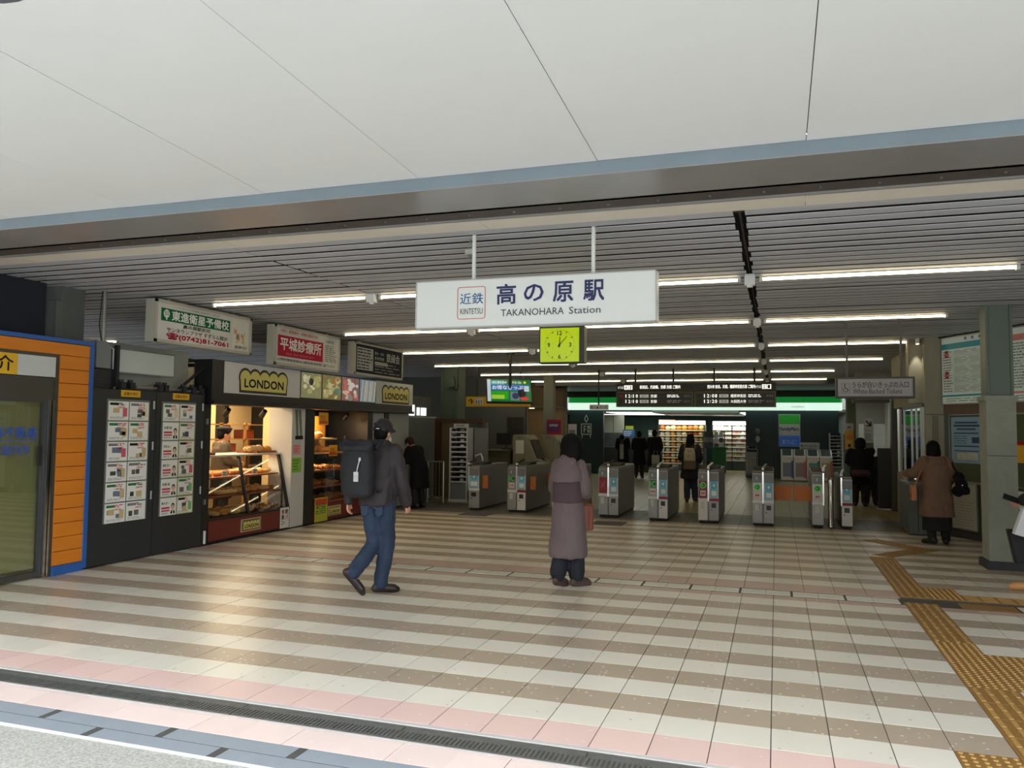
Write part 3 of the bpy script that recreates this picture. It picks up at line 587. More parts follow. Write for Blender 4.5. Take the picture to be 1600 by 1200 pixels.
for x, dx in ((10.93, .03), (11.02, .05)): b.add([(x, 1.88, .003), (x+.08, 1.88, .003), (x+.08+dx, 1.46, .003), (x+.02+dx, 1.46, .003)], [(0, 1, 2, 3)], PT); b.rect(x+dx-.01, x+dx+.10, 1.40, 1.46, .0035, INK)
tag(obj('pillar_poster', mb), 'white poster of patterned trousers on the white bakery pillar', 'poster')
mb = MB(FW(0, 0, XL-.01)); mb.box(10.90, 11.12, 1.16, 1.32, .001, .004, M('note_pink', (214, 160, 160), .6)); lines(mb, 10.92, 11.1, 1.19, 1.31, 3, PINKI, d=.005); tag(obj('pink_note', mb), 'pale pink paper note on the white bakery pillar', 'notice')
mb = MB(FW(0, 0, XL-.01)); mb.box(10.88, 11.14, .875, 1.11, .001, .004, M('note_green', (140, 190, 70), .6)); lines(mb, 10.91, 11.11, .9, 1.09, 4, M('note_green_ink', (80, 140, 40), .6), d=.005); tag(obj('green_note', mb), 'bright green paper note low on the white bakery pillar', 'notice')
# display cases
CASEG = GLASS('case_glass', (246, 246, 242), clear=.95)
def bread_meshes():
    out = []
    crust = [M('crust_golden', (214, 148, 62), .55, var=.35, scale=14), M('crust_brown', (186, 112, 48), .5, var=.35, scale=16), M('crust_pale', (226, 192, 128), .6, var=.2, scale=16), M('crust_dark', (126, 70, 34), .5, var=.3, scale=16)]
    sug = M('icing_cream', (236, 222, 186), .6)
    b = MB(); b.lathe([(.02, 0), (.055, .006), (.064, .028), (.052, .052), (.028, .064), (.001, .067)], crust[0], n=14); b.lathe([(.03, .0635), (.02, .068), (.001, .07)], sug, n=10); out.append(('round_bun', b))
    b = MB()
    for q in range(6): b.ball((-.075+q*.03, .006*(-1)**q, .03), (.028, .034-.003*abs(q-2.5), .028), crust[1], n=10, k=6)
    out.append(('twisted_loaf', b))
    b = MB(); b.ball((0, 0, .032), (.12, .036, .032), crust[2], n=14, k=8)
    for q in range(4): b.box(-.07+q*.045, -.045+q*.045, -.02, .02, .0585, .0625, crust[1])
    out.append(('long_roll', b))
    b = MB(); pts = [(.07*math.cos(a), .07*math.sin(a)-.03, .028) for a in [math.pi*(.05+.9*q/8) for q in range(9)]]
    for q, p in enumerate(pts): s_ = .014+.018*math.sin(math.pi*q/8); b.ball(p, (s_*1.1, s_*1.1, s_), crust[3 if q % 2 else 0], n=8, k=5)
    out.append(('croissant', b))
    return [(n, mesh_of(n, b, smooth=True)) for n, b in out]
BREAD = bread_meshes()
def breads(y0, y1, x0, x1, z, n, group, label, kinds=(0, 1, 2, 3), rows_=2, sc=1.15):
    R = random.Random(int(y0*100+z*1000))
    for rr in range(rows_):
        for k in range(n):
            q = kinds[(k*len(kinds)//n) % len(kinds)] if rr == 0 else R.choice(kinds); nm, me = BREAD[q]
            o = bpy.data.objects.new('bread', me); COL.objects.link(o)
            o.location = (x0+(x1-x0)*(rr+.5)/rows_+R.uniform(-.012, .012), y0+(y1-y0)*(k+.5)/n+R.uniform(-.01, .01), z); o.rotation_euler = (0, 0, R.choice((0, 1.57, 1.3))+R.uniform(-.4, .4)); s = sc*R.uniform(.9, 1.1); o.scale = (s, s, s*1.1)
            tag(o, ('round golden bun', 'twisted brown loaf', 'long pale roll', 'dark crescent roll')[q]+' '+label[label.index('on'):], 'bread', group+', '+nm.replace('_', ' '))
r = thing('display_case', 'slant-fronted glass bread case with maroon base below the bakery counter', 'display case', (-7.6, 9.93, 0))
mb = MB(); mb.box(-8.1, -7.285, 8.97, 10.85, .04, .31, MAROON); obj('base_panel', mb, r, label='maroon base panel'); mb = MB(); mb.box(-8.1, -7.30, 8.98, 10.84, 0, .04, BK); mb.box(-8.12, -7.28, 8.96, 10.86, .31, .335, BK); obj('plinth', mb, r)
mb = MB(); mb.box(-8.15, -7.47, 8.96, 10.86, 1.165, 1.19, M('counter_steel', (206, 200, 186), .35)); obj('counter_top', mb, r, bevel=.004)
for y in (8.975, 9.85, 10.835):
    mb = MB(); mb.ext([(-7.285, y-.02, .335), (-7.325, y-.02, .335), (-7.525, y-.02, 1.165), (-7.485, y-.02, 1.165)], (0, .04, 0), BK); obj('glass_frame', mb, r)
for a, c in ((8.995, 9.83), (9.87, 10.815)):
    mb = MB(); mb.ext([(-7.300, a, .34), (-7.305, a, .34), (-7.500, a, 1.16), (-7.495, a, 1.16)], (0, c-a, 0), CASEG); obj('pane', mb, r)
mb = MB(); mb.box(-8.1, -8.07, 8.98, 9.0, .335, 1.165, BK); mb.box(-8.1, -8.07, 10.82, 10.84, .335, 1.165, BK); mb.box(-7.42, -7.40, 10.81, 10.83, .335, .75, BK); obj('upright', mb, r)
for z, xf in ((.62, -7.42), (.88, -7.48)):
    mb = MB(); mb.box(-8.0, xf, 9.0, 10.82, z-.025, z, WOODT); obj('shelf', mb, r)
breads(9.03, 10.80, -7.95, -7.52, .88, 9, 'breads on the top shelf of the slanted case', 'bread on the top shelf of the slanted bakery case')
breads(9.03, 10.80, -7.9, -7.46, .62, 9, 'breads on the middle shelf of the slanted case', 'bread on the middle shelf of the slanted bakery case', (1, 2, 0))
breads(9.03, 10.80, -7.85, -7.36, .336, 9, 'breads on the bottom shelf of the slanted case', 'bread on the bottom of the slanted bakery case', (2, 0, 2, 3))
for k, y in enumerate((9.45, 10.15)):
    mb = MB(FW(0, 0, -7.47)); mb.box(y, y+.11, .885, .965, 0, .006, PAPER); lines(mb, y+.01, y+.1, .9, .955, 2, INK, d=.007); tag(obj('price_card', mb), 'white price card on the top shelf %s' % ('near the clerk' if k == 0 else 'by the case end'), 'card')
mb = MB(FW(0, 0, -7.285)); mb.box(9.66, 10.12, .085, .265, .0, .006, M('small_sign_brown', (200, 186, 140), .5)); ring2(mb, 9.675, 10.105, .1, .25, .01, .008, .007, BK); london(mb, 9.70, .115, .38, .12, .008); tag(obj('bakery_plate', mb), 'small bakery name plate on the maroon base of the slanted case', 'sign')
mb = MB(FW(0, 0, -7.28)); mb.box(10.60, 10.83, .03, .345, 0, .006, PAPER); [mb.text(t_, 10.63+.1*(q % 2), .25-.085*(q//2), .07, INK if q % 3 else REDI, d=.008, bold=.03) for q, t_ in enumerate('食創業パン')]; tag(obj('vertical_card', mb), 'white card with brush lettering at the right end of the case base', 'card')
for k, (y, n) in enumerate(((9.15, 3), (10.60, 5))):
    rr = thing('bread_tray', 'dark tray of wrapped bread on the counter, %s' % ('left end beside the clerk' if k == 0 else 'right end'), 'tray', (-7.75, y, 1.19))
    mb = MB(); mb.box(-7.95, -7.55, y-.22, y+.25, 1.19, 1.2, WOODT); mb.box(-7.95, -7.55, y-.22, y-.205, 1.2, 1.225, WOODT); mb.box(-7.95, -7.55, y+.235, y+.25, 1.2, 1.225, WOODT); mb.box(-7.565, -7.55, y-.22, y+.25, 1.2, 1.225, WOODT); obj('tray', mb, rr)
    breads(y-.18, y+.22, -7.9, -7.6, 1.2, 3, 'breads on the counter tray, %s end' % ('left' if k == 0 else 'right'), 'wrapped bread on the counter tray at the %s end' % ('left' if k == 0 else 'right'), (2, 0), 2, 1.4)
# second window: shelves of bread
r = thing('bread_shelves', 'open black bread shelves in the second bakery window', 'shelves', (-7.6, 12.4, 0))
mb = MB(); mb.box(-8.05, -7.29, 11.51, 13.29, .03, .31, MAROON); mb.box(-8.05, -7.3, 11.51, 13.29, 0, .03, BK); obj('base_panel', mb, r)
for z, x1, y1 in ((.345, -7.31, 13.29), (.60, -7.36, 12.75), (.87, -7.4, 12.75), (1.17, -7.45, 12.75), (1.41, -7.5, 12.6)):
    mb = MB(); mb.box(-7.95, x1, 11.52, y1, z-.03, z, M('shelf_cream', (206, 170, 120), .5) if z > 1.1 else WOODT); obj('shelf', mb, r)
mb = MB(); [mb.box(x, x+.03, y, y+.03, .31, 1.45, BK) for x in (-7.98, -7.43) for y in (11.52, 12.72)]; obj('upright', mb, r)
mb = MB(); mb.box(-8.3, -8.15, 12.26, 13.35, 0, 2.3, BK); struct('wall_bakery_dark', mb)
mb = MB(); mb.box(-7.93, -7.9, 12.25, 12.85, 1.18, 1.80, M('orange_board', (206, 140, 50), .5)); mb.box(-7.95, -7.93, 12.3, 12.8, 0.3, 1.2, BK); tag(obj('orange_panel', mb), 'plain orange board lit inside the second bakery window', 'board')
for z, n, nm in ((.345, 6, 'bottom'), (.60, 6, 'second'), (.87, 6, 'third')): breads(11.56, 12.7 if z > .4 else 13.2, -7.85, -7.4, z, n, 'breads on the %s shelf of the second window' % nm, 'brown bread on the %s shelf of the second bakery window' % nm, (1, 0, 3))
breads(11.56, 12.5, -7.85, -7.5, 1.17, 4, 'breads on the upper shelves of the second window', 'wrapped bread on an upper shelf of the second bakery window', (2, 0), 2, 1.3)
breads(11.7, 12.3, -7.8, -7.55, 1.41, 2, 'breads on the upper shelves of the second window', 'wrapped bread on an upper shelf of the second bakery window', (2, 0), 2, 1.5)
OG = M('card_orange', (244, 176, 30), .5)
for k, (y, z, w, h, x, lab) in enumerate(((11.70, 1.64, .29, .21, -7.32, 'orange price card hanging at the top of the second bakery window'), (12.10, 1.10, .28, .19, -7.36, 'yellow price card on the wrapped bread in the second bakery window'), (11.55, .02, .40, .40, -7.27, 'yellow and green offer sheet at the foot of the second bakery window'))):
    mb = MB(FW(0, 0, x)); mb.box(y, y+w, z, z+h, 0, .004, OG if k < 2 else M('sheet_yellow', (190, 186, 60), .5)); mb.rect(y+.02, y+w-.02, z+.02 if k < 2 else z+h*.7, z+h*.32 if k < 2 else z+h-.02, .005, M('card_red', (206, 70, 40), .5)); mb.text('¥%d' % (210, 180, 150)[k], y+.04, z+h*.5, h*.26, M('card_ink', (150, 90, 10), .5) if k < 2 else GRN, d=.006, bold=.02); lines(mb, y+.03, y+w-.03, z+h*.32, z+h*.48, 2, MATS['card_ink'] if k < 2 else GRN, d=.006); tag(obj('offer_card', mb), lab, 'card')
mb = MB(); mb.cyl((-7.34, 11.8, 1.85), (-7.34, 11.8, 1.93), .004, BK, n=6); tag(obj('card_hanger', mb), 'thin wire that holds the orange price card', 'wire')
mb = MB(FW(0, 0, -7.29)); mb.box(12.0, 12.42, .085, .25, 0, .006, MATS['small_sign_brown']); london(mb, 12.04, .11, .34, .11, .007); tag(obj('bakery_plate', mb), 'small bakery name plate on the base of the second window', 'sign')
mb = MB(); mb.box(-7.30, -7.295, 11.51, 12.75, .35, 1.40, CASEG); obj('pane', mb, r)
# spot lamps under the fascia, ceiling lamp, shelving inside
SPOTG = M('warm_lamp', (255, 214, 150), emit=18)
for k, (x, y) in enumerate(((-7.45, 9.5), (-7.45, 10.35), (-7.42, 11.0), (-7.5, 11.75), (-7.5, 12.9))):
    r = thing('spot_lamp', 'black spot lamp under the bakery fascia, number %s from the left' % ('one', 'two', 'three', 'four', 'five')[k], 'lamp', (x, y, 1.9))
    mb = MB(); mb.cyl((x, y, 1.84), (x, y, 1.90), .008, BK, n=8); obj('stem', mb, r)
    mb = MB(); mb.cyl((x+.05, y-.03, 1.84), (x-.05, y+.02, 1.76), .034, BK, r1=.045, n=12); obj('lamp_head', mb, r)
    mb = MB(); mb.cyl((x-.051, y+.0205, 1.759), (x-.052, y+.021, 1.757), .036, SPOTG, n=12); obj('bulb', mb, r)
r = thing('ceiling_lamp', 'white strip lamp on the bakery ceiling', 'light', (-8.6, 11.2, 2.38))
mb = MB(); mb.box(-8.7, -8.5, 10.0, 12.3, 2.35, 2.398, HOUS); obj('lamp_housing', mb, r); mb = MB(); mb.box(-8.68, -8.52, 10.05, 12.25, 2.335, 2.35, M('warm_strip', (255, 226, 170), emit=16)); obj('diffuser', mb, r)
r = thing('wooden_rack', 'wooden shelving rack behind the bakery clerk', 'rack', (-9.2, 12.0, 0))
RW = M('rack_wood', (166, 124, 76), .6, var=.15)
mb = MB(); [mb.box(x, x+.04, y, y+.04, 0, 1.66, RW) for x in (-9.4, -9.05) for y in (11.35, 12.0, 12.6)]; obj('upright', mb, r)
for z in (.9, 1.14, 1.38, 1.64):
    mb = MB(); mb.box(-9.4, -9.01, 11.35, 12.64, z-.02, z, RW); obj('shelf', mb, r)
for k, (y, z) in enumerate(((11.7, 1.14), (12.2, 1.38))):
    mb = MB(); mb.box(-9.3, -9.08, y-.15, y+.15, z, z+.16, M('basket_brown', (140, 70, 50), .6)); tag(obj('basket', mb, bevel=.01), 'brown basket on the %s shelf of the wooden bakery rack' % ('lower' if k == 0 else 'upper'), 'basket')
mb = MB(); mb.box(-9.9, -9.7, 12.3, 12.42, 0, 2.4, BK); mb.box(-9.9, -9.85, 10.3, 11.0, 1.55, 1.57, RW); struct('trim_5', mb)
mb = MB(FW(0, 0, -9.88)); mb.box(10.5, 10.9, 1.75, 2.1, 0, .02, RW); mb.rect(10.54, 10.86, 1.79, 2.06, .022, M('picture_tan', (190, 150, 90), .6, var=.4)); tag(obj('wall_picture', mb), 'small framed picture on the bakery back wall', 'picture')
mb = MB(); mb.lathe([(.0, 0), (.09, .0), (.09, .02), (.0, .02)], M('clock_face_pale', (226, 206, 150), .5), n=20, tf=FW(12.62, 1.86, -8.98)); tag(obj('round_plaque', mb), 'small round cream plaque high on the dark bakery wall', 'plaque')
for loc, e, sz in (((-7.75, 9.5, 1.14), 8, .5), ((-7.75, 10.4, 1.14), 8, .5), ((-7.7, 12.1, 1.12), 5, .4), ((-8.6, 10.1, 2.3), 44, .9), ((-9.1, 11.9, 2.3), 34, .6), ((-7.8, 12.2, 1.86), 30, .4)):
    ld = bpy.data.lights.new('bakery_lamp_glow', 'AREA'); ld.energy = e; ld.size = sz; ld.color = (1, .80, .52); lo = bpy.data.objects.new('bakery_lamp_glow', ld); lo.location = loc; COL.objects.link(lo)
# wall panels beyond the bakery
PALE = M('panel_pale', (158, 162, 158), .4, var=.06); GLOSS = M('panel_gloss_grey', (104, 108, 106), .18, var=.08)
mb = MB(); mb.box(-7.9, -7.30, 14.2, 15.12, 0, 1.89, PALE); struct('wall_bakery_end', mb, bevel=.004)
mb = MB(); mb.box(-8.6, -7.36, 15.14, 16.6, 0, 1.83, GLOSS); mb.box(-8.7, -7.34, 15.12, 16.62, 1.83, 1.86, PALE); struct('partition_left', mb)
mb = MB(); mb.box(-7.42, -7.40, 15.35, 15.60, 1.87, 2.1, M('lit_window', (236, 244, 240), emit=1.6)); mb.box(-7.42, -7.40, 15.75, 15.85, 1.88, 2.05, MATS['lit_window']); mb.box(-7.42, -7.40, 15.95, 16.2, 1.88, 2.05, MATS['lit_window']); mb.box(-7.5, -7.43, 15.2, 16.5, 1.86, 2.3, DKGREY); tag(obj('clerestory_window', mb), 'row of small bright windows beyond the end of the bakery', 'window')
mb = MB(FF(-7.36, 15.2, 2.28)); mb.box(-.16, .02, -.18, .16, -.1, 0, M('red_white_sign', (190, 40, 40), .4)); mb.box(-.14, .0, -.16, -.0, 0, .004, SIGNW); mb.rect(-.14, 0, -.17, -.12, .006, GRN); tag(obj('bracket_sign', mb), 'small red and white bracket sign at the far end of the bakery fascia', 'sign')
# ================================================================ station name sign
r = thing('station_sign', 'long white station name sign hanging from two white poles', 'sign', (-1.805, 5.85, 2.4))
mb = MB(); mb.box(-2.78, -.83, 5.85, 5.97, 2.405, 2.79, SIGNW); obj('sign_box', mb, r, bevel=.006)
mb = MB(FF(-2.78, 5.85, 2.405)); W_, H_ = 1.95, .385
for a in ((0, W_, 0, .008), (0, W_, H_-.008, H_), (0, .008, 0, H_), (W_-.008, W_, 0, H_)): mb.box(*a, -.002, .006, ALU)
obj('frame', mb, r)
mb = MB(FF(-2.78, 5.85, 2.405)); LB = M('logo_blue', (30, 96, 150), .4); LR = M('logo_red', (206, 96, 96), .4); b = mb
ring2(b, .365, .605, .065, .325, .022, .006, .002, LR); b.text('近鉄', .388, .185, .088, LB, w=.198, bold=.012); b.text('KINTETSU', .392, .105, .046, M('logo_ink', (52, 56, 66), .4), w=.19, bold=.004)
for t_, u in zip('高の原駅', (.70, .925, 1.16, 1.40)): b.text(t_, u, .175 if t_ != 'の' else .19, .155 if t_ != 'の' else .128, NAVY, w=.155, bold=.028)
b.text('TAKANOHARA', .735, .078, .054, MATS['logo_ink'], w=.51, bold=.006); b.text('Station', 1.285, .078, .054, MATS['logo_ink'], w=.245, bold=.006)
obj('lettering', mb, r)
for x in (-2.30, -1.32):
    mb = MB(); mb.cyl((x, 5.91, 2.79), (x, 5.91, 3.2), .0155, WHITE, n=12); mb.cyl((x, 5.91, 2.785), (x, 5.91, 2.80), .03, WHITE, n=12); obj('hanger_pole', mb, r)
r = thing('cctv_bracket', 'small metal bracket under the slats beside the left sign pole', 'bracket', (-2.37, 5.98, 3.15))
mb = MB(); mb.box(-2.40, -2.33, 5.96, 6.03, 3.02, 3.06, M('bracket_pale', (176, 176, 168), .5)); mb.box(-2.385, -2.345, 5.98, 6.01, 2.99, 3.03, IRON); obj('bracket_box', mb, r)
mb = MB(); mb.tube([(-2.385, 5.99, 3.06), (-2.365, 5.99, 3.15), (-2.345, 5.99, 3.06)], .006, STEEL); obj('bracket_wire', mb, r)
# ================================================================ clock
r = thing('station_clock', 'square yellow-green clock in a black box below the station sign', 'clock', (-2.4, 9.0, 2.38))
mb = MB(); mb.box(-2.665, -2.115, 9.0, 9.14, 2.375, 2.815, M('clock_case', (40, 42, 36), .4)); mb.cyl((-2.4, 9.07, 2.81), (-2.4, 9.07, 3.16), .02, BLACK); obj('clock_case', mb, r, bevel=.006)
mb = MB(FF(-2.40, 8.998, 2.595)); mb.box(-.245, .225, -.2, .2, 0, .004, M('clock_lime', (178, 206, 14), .12, spec=.6, emit=.28)); obj('clock_face', mb, r)
mb = MB(FF(-2.41, 8.993, 2.595)); DI = M('clock_ink', (26, 40, 10), .5)
for k in range(60):
    a = math.radians(6*k); l = .026 if k % 5 == 0 else .012; w_ = .0045 if k % 5 == 0 else .0016
    if k in (0, 15, 30, 45): continue
    c_, s_ = math.sin(a), math.cos(a); p0 = Vector((c_*.183, s_*.183, .001)); p1 = Vector((c_*(.183-l), s_*(.183-l), .001)); n_ = Vector((s_, -c_, 0))*w_; mb.add([p0-n_, p0+n_, p1+n_, p1-n_], [(0, 1, 2, 3)], DI)
for t_, u, v in (('12', 0, .115), ('3', .13, -.025), ('6', 0, -.165), ('9', -.13, -.025)): mb.text(t_, u, v, .05, DI, align='C', bold=.03)
obj('dial', mb, r)
mb = MB(FF(-2.41, 8.988, 2.595))
for a, l, w_ in ((.06, .10, .006), (.74, .135, .0042)):
    d_ = Vector((math.sin(a), math.cos(a), 0)); n_ = Vector((d_.y, -d_.x, 0)); mb.ext([-d_*.03-n_*w_, -d_*.03+n_*w_, d_*l+n_*w_*.5, d_*l-n_*w_*.5], (0, 0, .002), INK)
mb.disc(0, 0, .004, .011, INK); obj('clock_hand', mb, r)
# ================================================================ television
r = thing('television', 'tilted television on a ceiling pole showing a green and blue page', 'television', (-5.05, 15.0, 2.37))
tv = Matrix.Translation((-5.05, 15.0, 2.37)) @ Matrix.Rotation(math.radians(26), 4, 'Z') @ Matrix.Rotation(math.radians(-24), 4, 'X') @ frame((0, 0, 0), (1, 0, 0))
b = MB(tv); b.box(-.46, .46, -.265, .265, -.06, 0, BLACK); obj('television_case', b, r)
def E(n, c, e=.75): return M('screen_'+n, c, .3, emit=e*.6)
b = MB(tv); b.rect(-.44, .44, -.245, .245, .002, E('green', (20, 110, 60))); b.rect(-.44, -.37, -.245, .245, .003, E('pale', (190, 210, 226))); b.rect(-.36, .40, .0, .13, .003, E('blue', (50, 110, 186))); b.rect(-.36, -.1, .13, .22, .003, E('teal', (90, 170, 176))); b.rect(-.36, -.02, -.2, -.02, .003, E('bright', (40, 160, 30))); b.rect(-.36, -.1, -.19, -.1, .004, E('lime', (160, 206, 60)))
b.text('新幹線・特急', -.34, .15, .055, E('white', (226, 236, 240)), d=.004, w=.6); b.text('お得なきっぷ', -.34, .02, .09, E('white', (226, 236, 240)), d=.004, w=.62, bold=.02)
b.disc(.25, -.06, .004, .085, E('dark', (24, 26, 40)), 14, .1); b.disc(.12, -.12, .005, .07, E('dark2', (40, 60, 90)), 14); b.rect(.02, .2, -.22, -.03, .0035, E('grey', (110, 130, 140))); b.rect(.3, .4, -.02, .1, .005, E('sky', (190, 214, 226))); b.disc(.3, -.18, .006, .09, E('red', (206, 60, 66)), 18, .04); b.disc(.32, .18, .005, .03, E('yellow', (206, 206, 60)), 12)
obj('screen', b, r)
b = MB(); b.cyl((-5.05, 15.05, 2.4), (-5.05, 15.05, 3.16), .03, BLACK); b.cyl((-5.05, 15.05, 3.10), (-5.05, 15.05, 3.16), .08, BLACK); obj('ceiling_pole', b, r)
# ================================================================ departure boards
LED = M('led_white', (236, 236, 226), emit=1.2); LEDO = M('led_dim', (120, 122, 116), emit=.4); BRD = M('board_dark', (44, 46, 42), .5); BFR = M('board_frame_olive', (84, 84, 62), .5, metal=.4)
for k, (x0, head, plat, rows_) in enumerate(((-3.86, '新田辺、丹波橋、京都 方面 ご案内', '43', (('12:10', '急行', '京都'), ('12:10', '普通', '京都'))), (-1.92, '西大寺 奈良、天理、橿原神宮前方面 ご案内', '21', (('12:08', '急行', '橿原神宮前'), ('12:20', '普通', '大和西大寺'))))):
    r = thing('departure_board', 'black departure board with white lettering, %s of the two above the gates' % ('left' if k == 0 else 'right'), 'departure board', (x0+.96, 20, 2.2))
    b = MB(); b.box(x0, x0+1.92, 20.0, 20.25, 2.195, 2.58, BFR); obj('board_case', b, r); b = MB(); b.box(x0, x0+1.92, 20.02, 20.2, 2.60, 2.79, BLACK); obj('header_panel', b, r)
    b = MB(FF(x0, 20.0, 2.2)); b.rect(.04, 1.88, .03, .345, .002, BRD); b.rect(.04, 1.88, .185, .19, .003, BLACK)
    for q, (t_, ty, ds) in enumerate(rows_):
        v = .215-.135*q; b.rect(.08, .17, v+.02, v+.08, .003, M('led_red', (90, 40, 40), emit=.3) if q == 0 and k == 0 else BLACK)
        for c_, u in zip(t_, (.24, .31, .385, .43, .50)): b.text(c_, u, v+.012 if c_ != ':' else v+.025, .08 if c_ != ':' else .05, LED, d=.004, w=.05 if c_ not in ':1' else .018, bold=.02)
        b.rect(.60, .82, v+.01, v+.09, .004, M('led_panel', (176, 176, 166), emit=.5)); b.text(ty, .64, v+.02, .06, BRD, d=.006, w=.14); b.text(ds, .87, v+.01, .08, LED, d=.004, w=.36 if k else .16, bold=.01)
        lines(b, 1.28, 1.66, v+.01, v+.09, 2, LED if q == 0 else LEDO, d=.004, rnd=random.Random(q)); b.text('のり%d' % (1+k), 1.7, v+.02, .06, LEDO, d=.004, w=.15)
    obj('display', b, r)
    b = MB(FF(x0, 20.02, 2.6)); b.text(head, .6 if k == 0 else .32, .05, .085, LED, d=.004, w=1.0 if k == 0 else 1.12, bold=.025); u0 = .2 if k == 0 else 1.6
    for q, c_ in enumerate(plat): b.rect(u0+.11*q, u0+.1+.11*q, .03, .14, .004, LED); b.text(c_, u0+.02+.11*q, .045, .08, BLACK, d=.006, w=.055, bold=.02)
    b.text('のりば', u0-.16, .05, .07, LED, d=.004, w=.14); obj('lettering', b, r)
    for u in (.45, 1.4): b = MB(); b.box(x0+u, x0+u+.05, 20.08, 20.14, 2.57, 3.16, BLACK); obj('hanger', b, r)
# ================================================================ ticket gates
GB = M('gate_body', (122, 123, 119), .42, metal=.3, var=.08); GF = M('gate_front', (150, 152, 152), .35, metal=.5, var=.08); GW = M('gate_white', (214, 216, 216), .35); GDK = M('gate_dark_top', (26, 28, 30), .55, spec=.2); GRED = M('gate_maroon', (140, 26, 46), .45); GBL = M('sticker_blue', (120, 186, 214), .4); IC = M('ic_green', (70, 190, 70), .4, emit=.12); ORF = M('flap_orange', (200, 112, 30), .45)
WORDS = ['leftmost', 'second from left', 'third from left', 'fourth from left', 'fifth from left', 'sixth from left', 'seventh from left', 'eighth from left', 'rightmost']
def gate(k, x0, x1, y, L_=1.75, kind='both', ic='IC', low='g', h=.93, desc=''):
    r = thing('ticket_gate', desc, 'ticket gate', ((x0+x1)/2, y, 0), group='ticket gates')
    xm = (x0+x1)/2 if kind == 'both' else (x0 if kind == 'right' else x1)
    b = MB(); b.box(x0+.015, x1-.015, y+.03, y+L_, .0, .04, BLACK); b.box(x0, x1, y+.02, y+L_, .04, h-.03, GB); b.ext([(x0, y+.02, h-.03), (x0, y+L_, h-.03), (x0, y+L_-.02, h), (x0, y+.06, h)], (x1-x0, 0, 0), GB); obj('cabinet', b, r, bevel=.012)
    # dark card-reading top, rising towards the middle of the gate
    b = MB(); b.ext([(x0+.01, y+.06, h+.002), (x0+.01, y+.75, h+.002), (x0+.01, y+.75, h+.055), (x0+.01, y+.5, h+.06), (x0+.01, y+.2, h+.022)], (x1-x0-.02, 0, 0), GDK); obj('reader_top', b, r, bevel=.006)
    def front(a, c, entry):
        f = MB(FF(a, y+.02, 0)); w = c-a
        f.box(0, w, .045, h-.04, 0, .014, GF); f.box(.012, w-.012, h-.20, h-.055, .014, .03, M('gate_grey_panel', (112, 114, 116), .3)); obj('front_panel', f, r, bevel=.004)
        f = MB(FF(a, y+.006, 0))
        if entry:
            f.box(.012, w-.012, .43, .73, 0, .004, GRED if low == 'r' else (M('gate_band', (200, 202, 202), .35) if ic != 'IC' else GF)); 
            if ic == 'IC': f.box(.02, w-.02, .585, .72, .004, .006, M('ic_back', (60, 66, 60), .4)); f.text('IC', w/2, .60, .10, IC, d=.008, w=w*.62, align='C', bold=.03)
            elif ic == 'x': f.box(.012, w-.012, .44, .73, .004, .006, GRED); [f.add([(w*.25, .52+dz, .008), (w*.75, .64+dz, .008), (w*.75, .655+dz, .008), (w*.25, .535+dz, .008)], [(0, 1, 2, 3)], PINKI) for dz in (0, .03)]; f.add([(w*.25, .67, .0085), (w*.75, .53, .0085), (w*.75, .515, .0085), (w*.25, .655, .0085)], [(0, 1, 2, 3)], PINKI)
            elif ic == 'o':
                n = 20; f.add([(w/2+.056*math.cos(6.2832*q/n)*(.62 if z else 1), .655+.056*math.sin(6.2832*q/n)*(.62 if z else 1), .008) for z in (0, 1) for q in range(n)], [(q, (q+1) % n, n+(q+1) % n, n+q) for q in range(n)], IC); f.disc(w/2, .655, .007, .05, M('ic_dark', (30, 60, 34), .4)); f.add([(w/2-.02, .63, .009), (w/2+.02, .655, .009), (w/2-.02, .68, .009)], [(0, 1, 2)], IC)
            if ic != 'x': f.box(.035, w-.035, .47, .565, .006, .008, YEL if low == 'y' else M('gate_notice', (220, 196, 190), .5)); [f.add([(w*.33+dx, .50, .0095), (w*.33+dx+.03, .517, .0095), (w*.33+dx, .535, .0095)], [(0, 1, 2)], INK) for dx in (0, .035)]
            f.box(.0, w, .385, .43, 0, .012, GW)
            if low == 'r' or low == 'w': f.box(.005, w-.005, .05, .385, 0, .008, GW)
            f.box(w*.25, w*.65, .25, .37, .008, .011, M('coin_plate', (196, 198, 196), .3)); f.box(w*.4, w*.5, h-.15, h-.10, .024, .028, M('arrow_white', (200, 204, 206), .4))
        else:
            f.box(.018, w-.018, .45, .73, 0, .004, GBL); f.rect(.04, w-.04, .48, .56, .006, SIGNW); f.rect(.045, w-.045, .6, .7, .006, M('sticker_teal', (90, 170, 190), .4)); f.add([(w/2, .62, .008), (w/2+.025, .66, .008), (w/2, .69, .008), (w/2-.025, .66, .008)], [(0, 1, 2, 3)], M('sticker_pale', (214, 232, 236), .4)); f.box(.008, .018, .43, .74, 0, .008, GW); f.box(w-.018, w-.008, .43, .74, 0, .008, GW)
            f.box(.0, w, .385, .43, 0, .012, GRED if low in 'mr' else GW)
            if low in 'mw': f.box(.005, w-.005, .05, .385, 0, .008, GW)
            f.box(w*.25, w*.72, .27, .35, .010, .016, M('card_slot', (26, 26, 28), .3)); f.box(w*.2, w*.3, .22, .24, .008, .012, BLACK)
        obj('sign_panel' if entry else 'sticker_panel', f, r)
    if kind == 'both': front(x0, xm-.012, True); front(xm+.012, x1, False)
    elif kind == 'left': front(x0, x1, True)
    else: front(x0, x1, False)
    # chrome centre post with the small screen on top
    b = MB(); b.box(xm-.012, xm+.012, y-.012, y+.03, .38, h+.01, CHROME); b.box(xm-.02, xm+.02, y-.02, y+.05, h+.01, h+.05, GW); b.box(xm-.021, xm+.021, y-.021, y+.051, h-.01, h+.012, BLACK); obj('post', b, r)
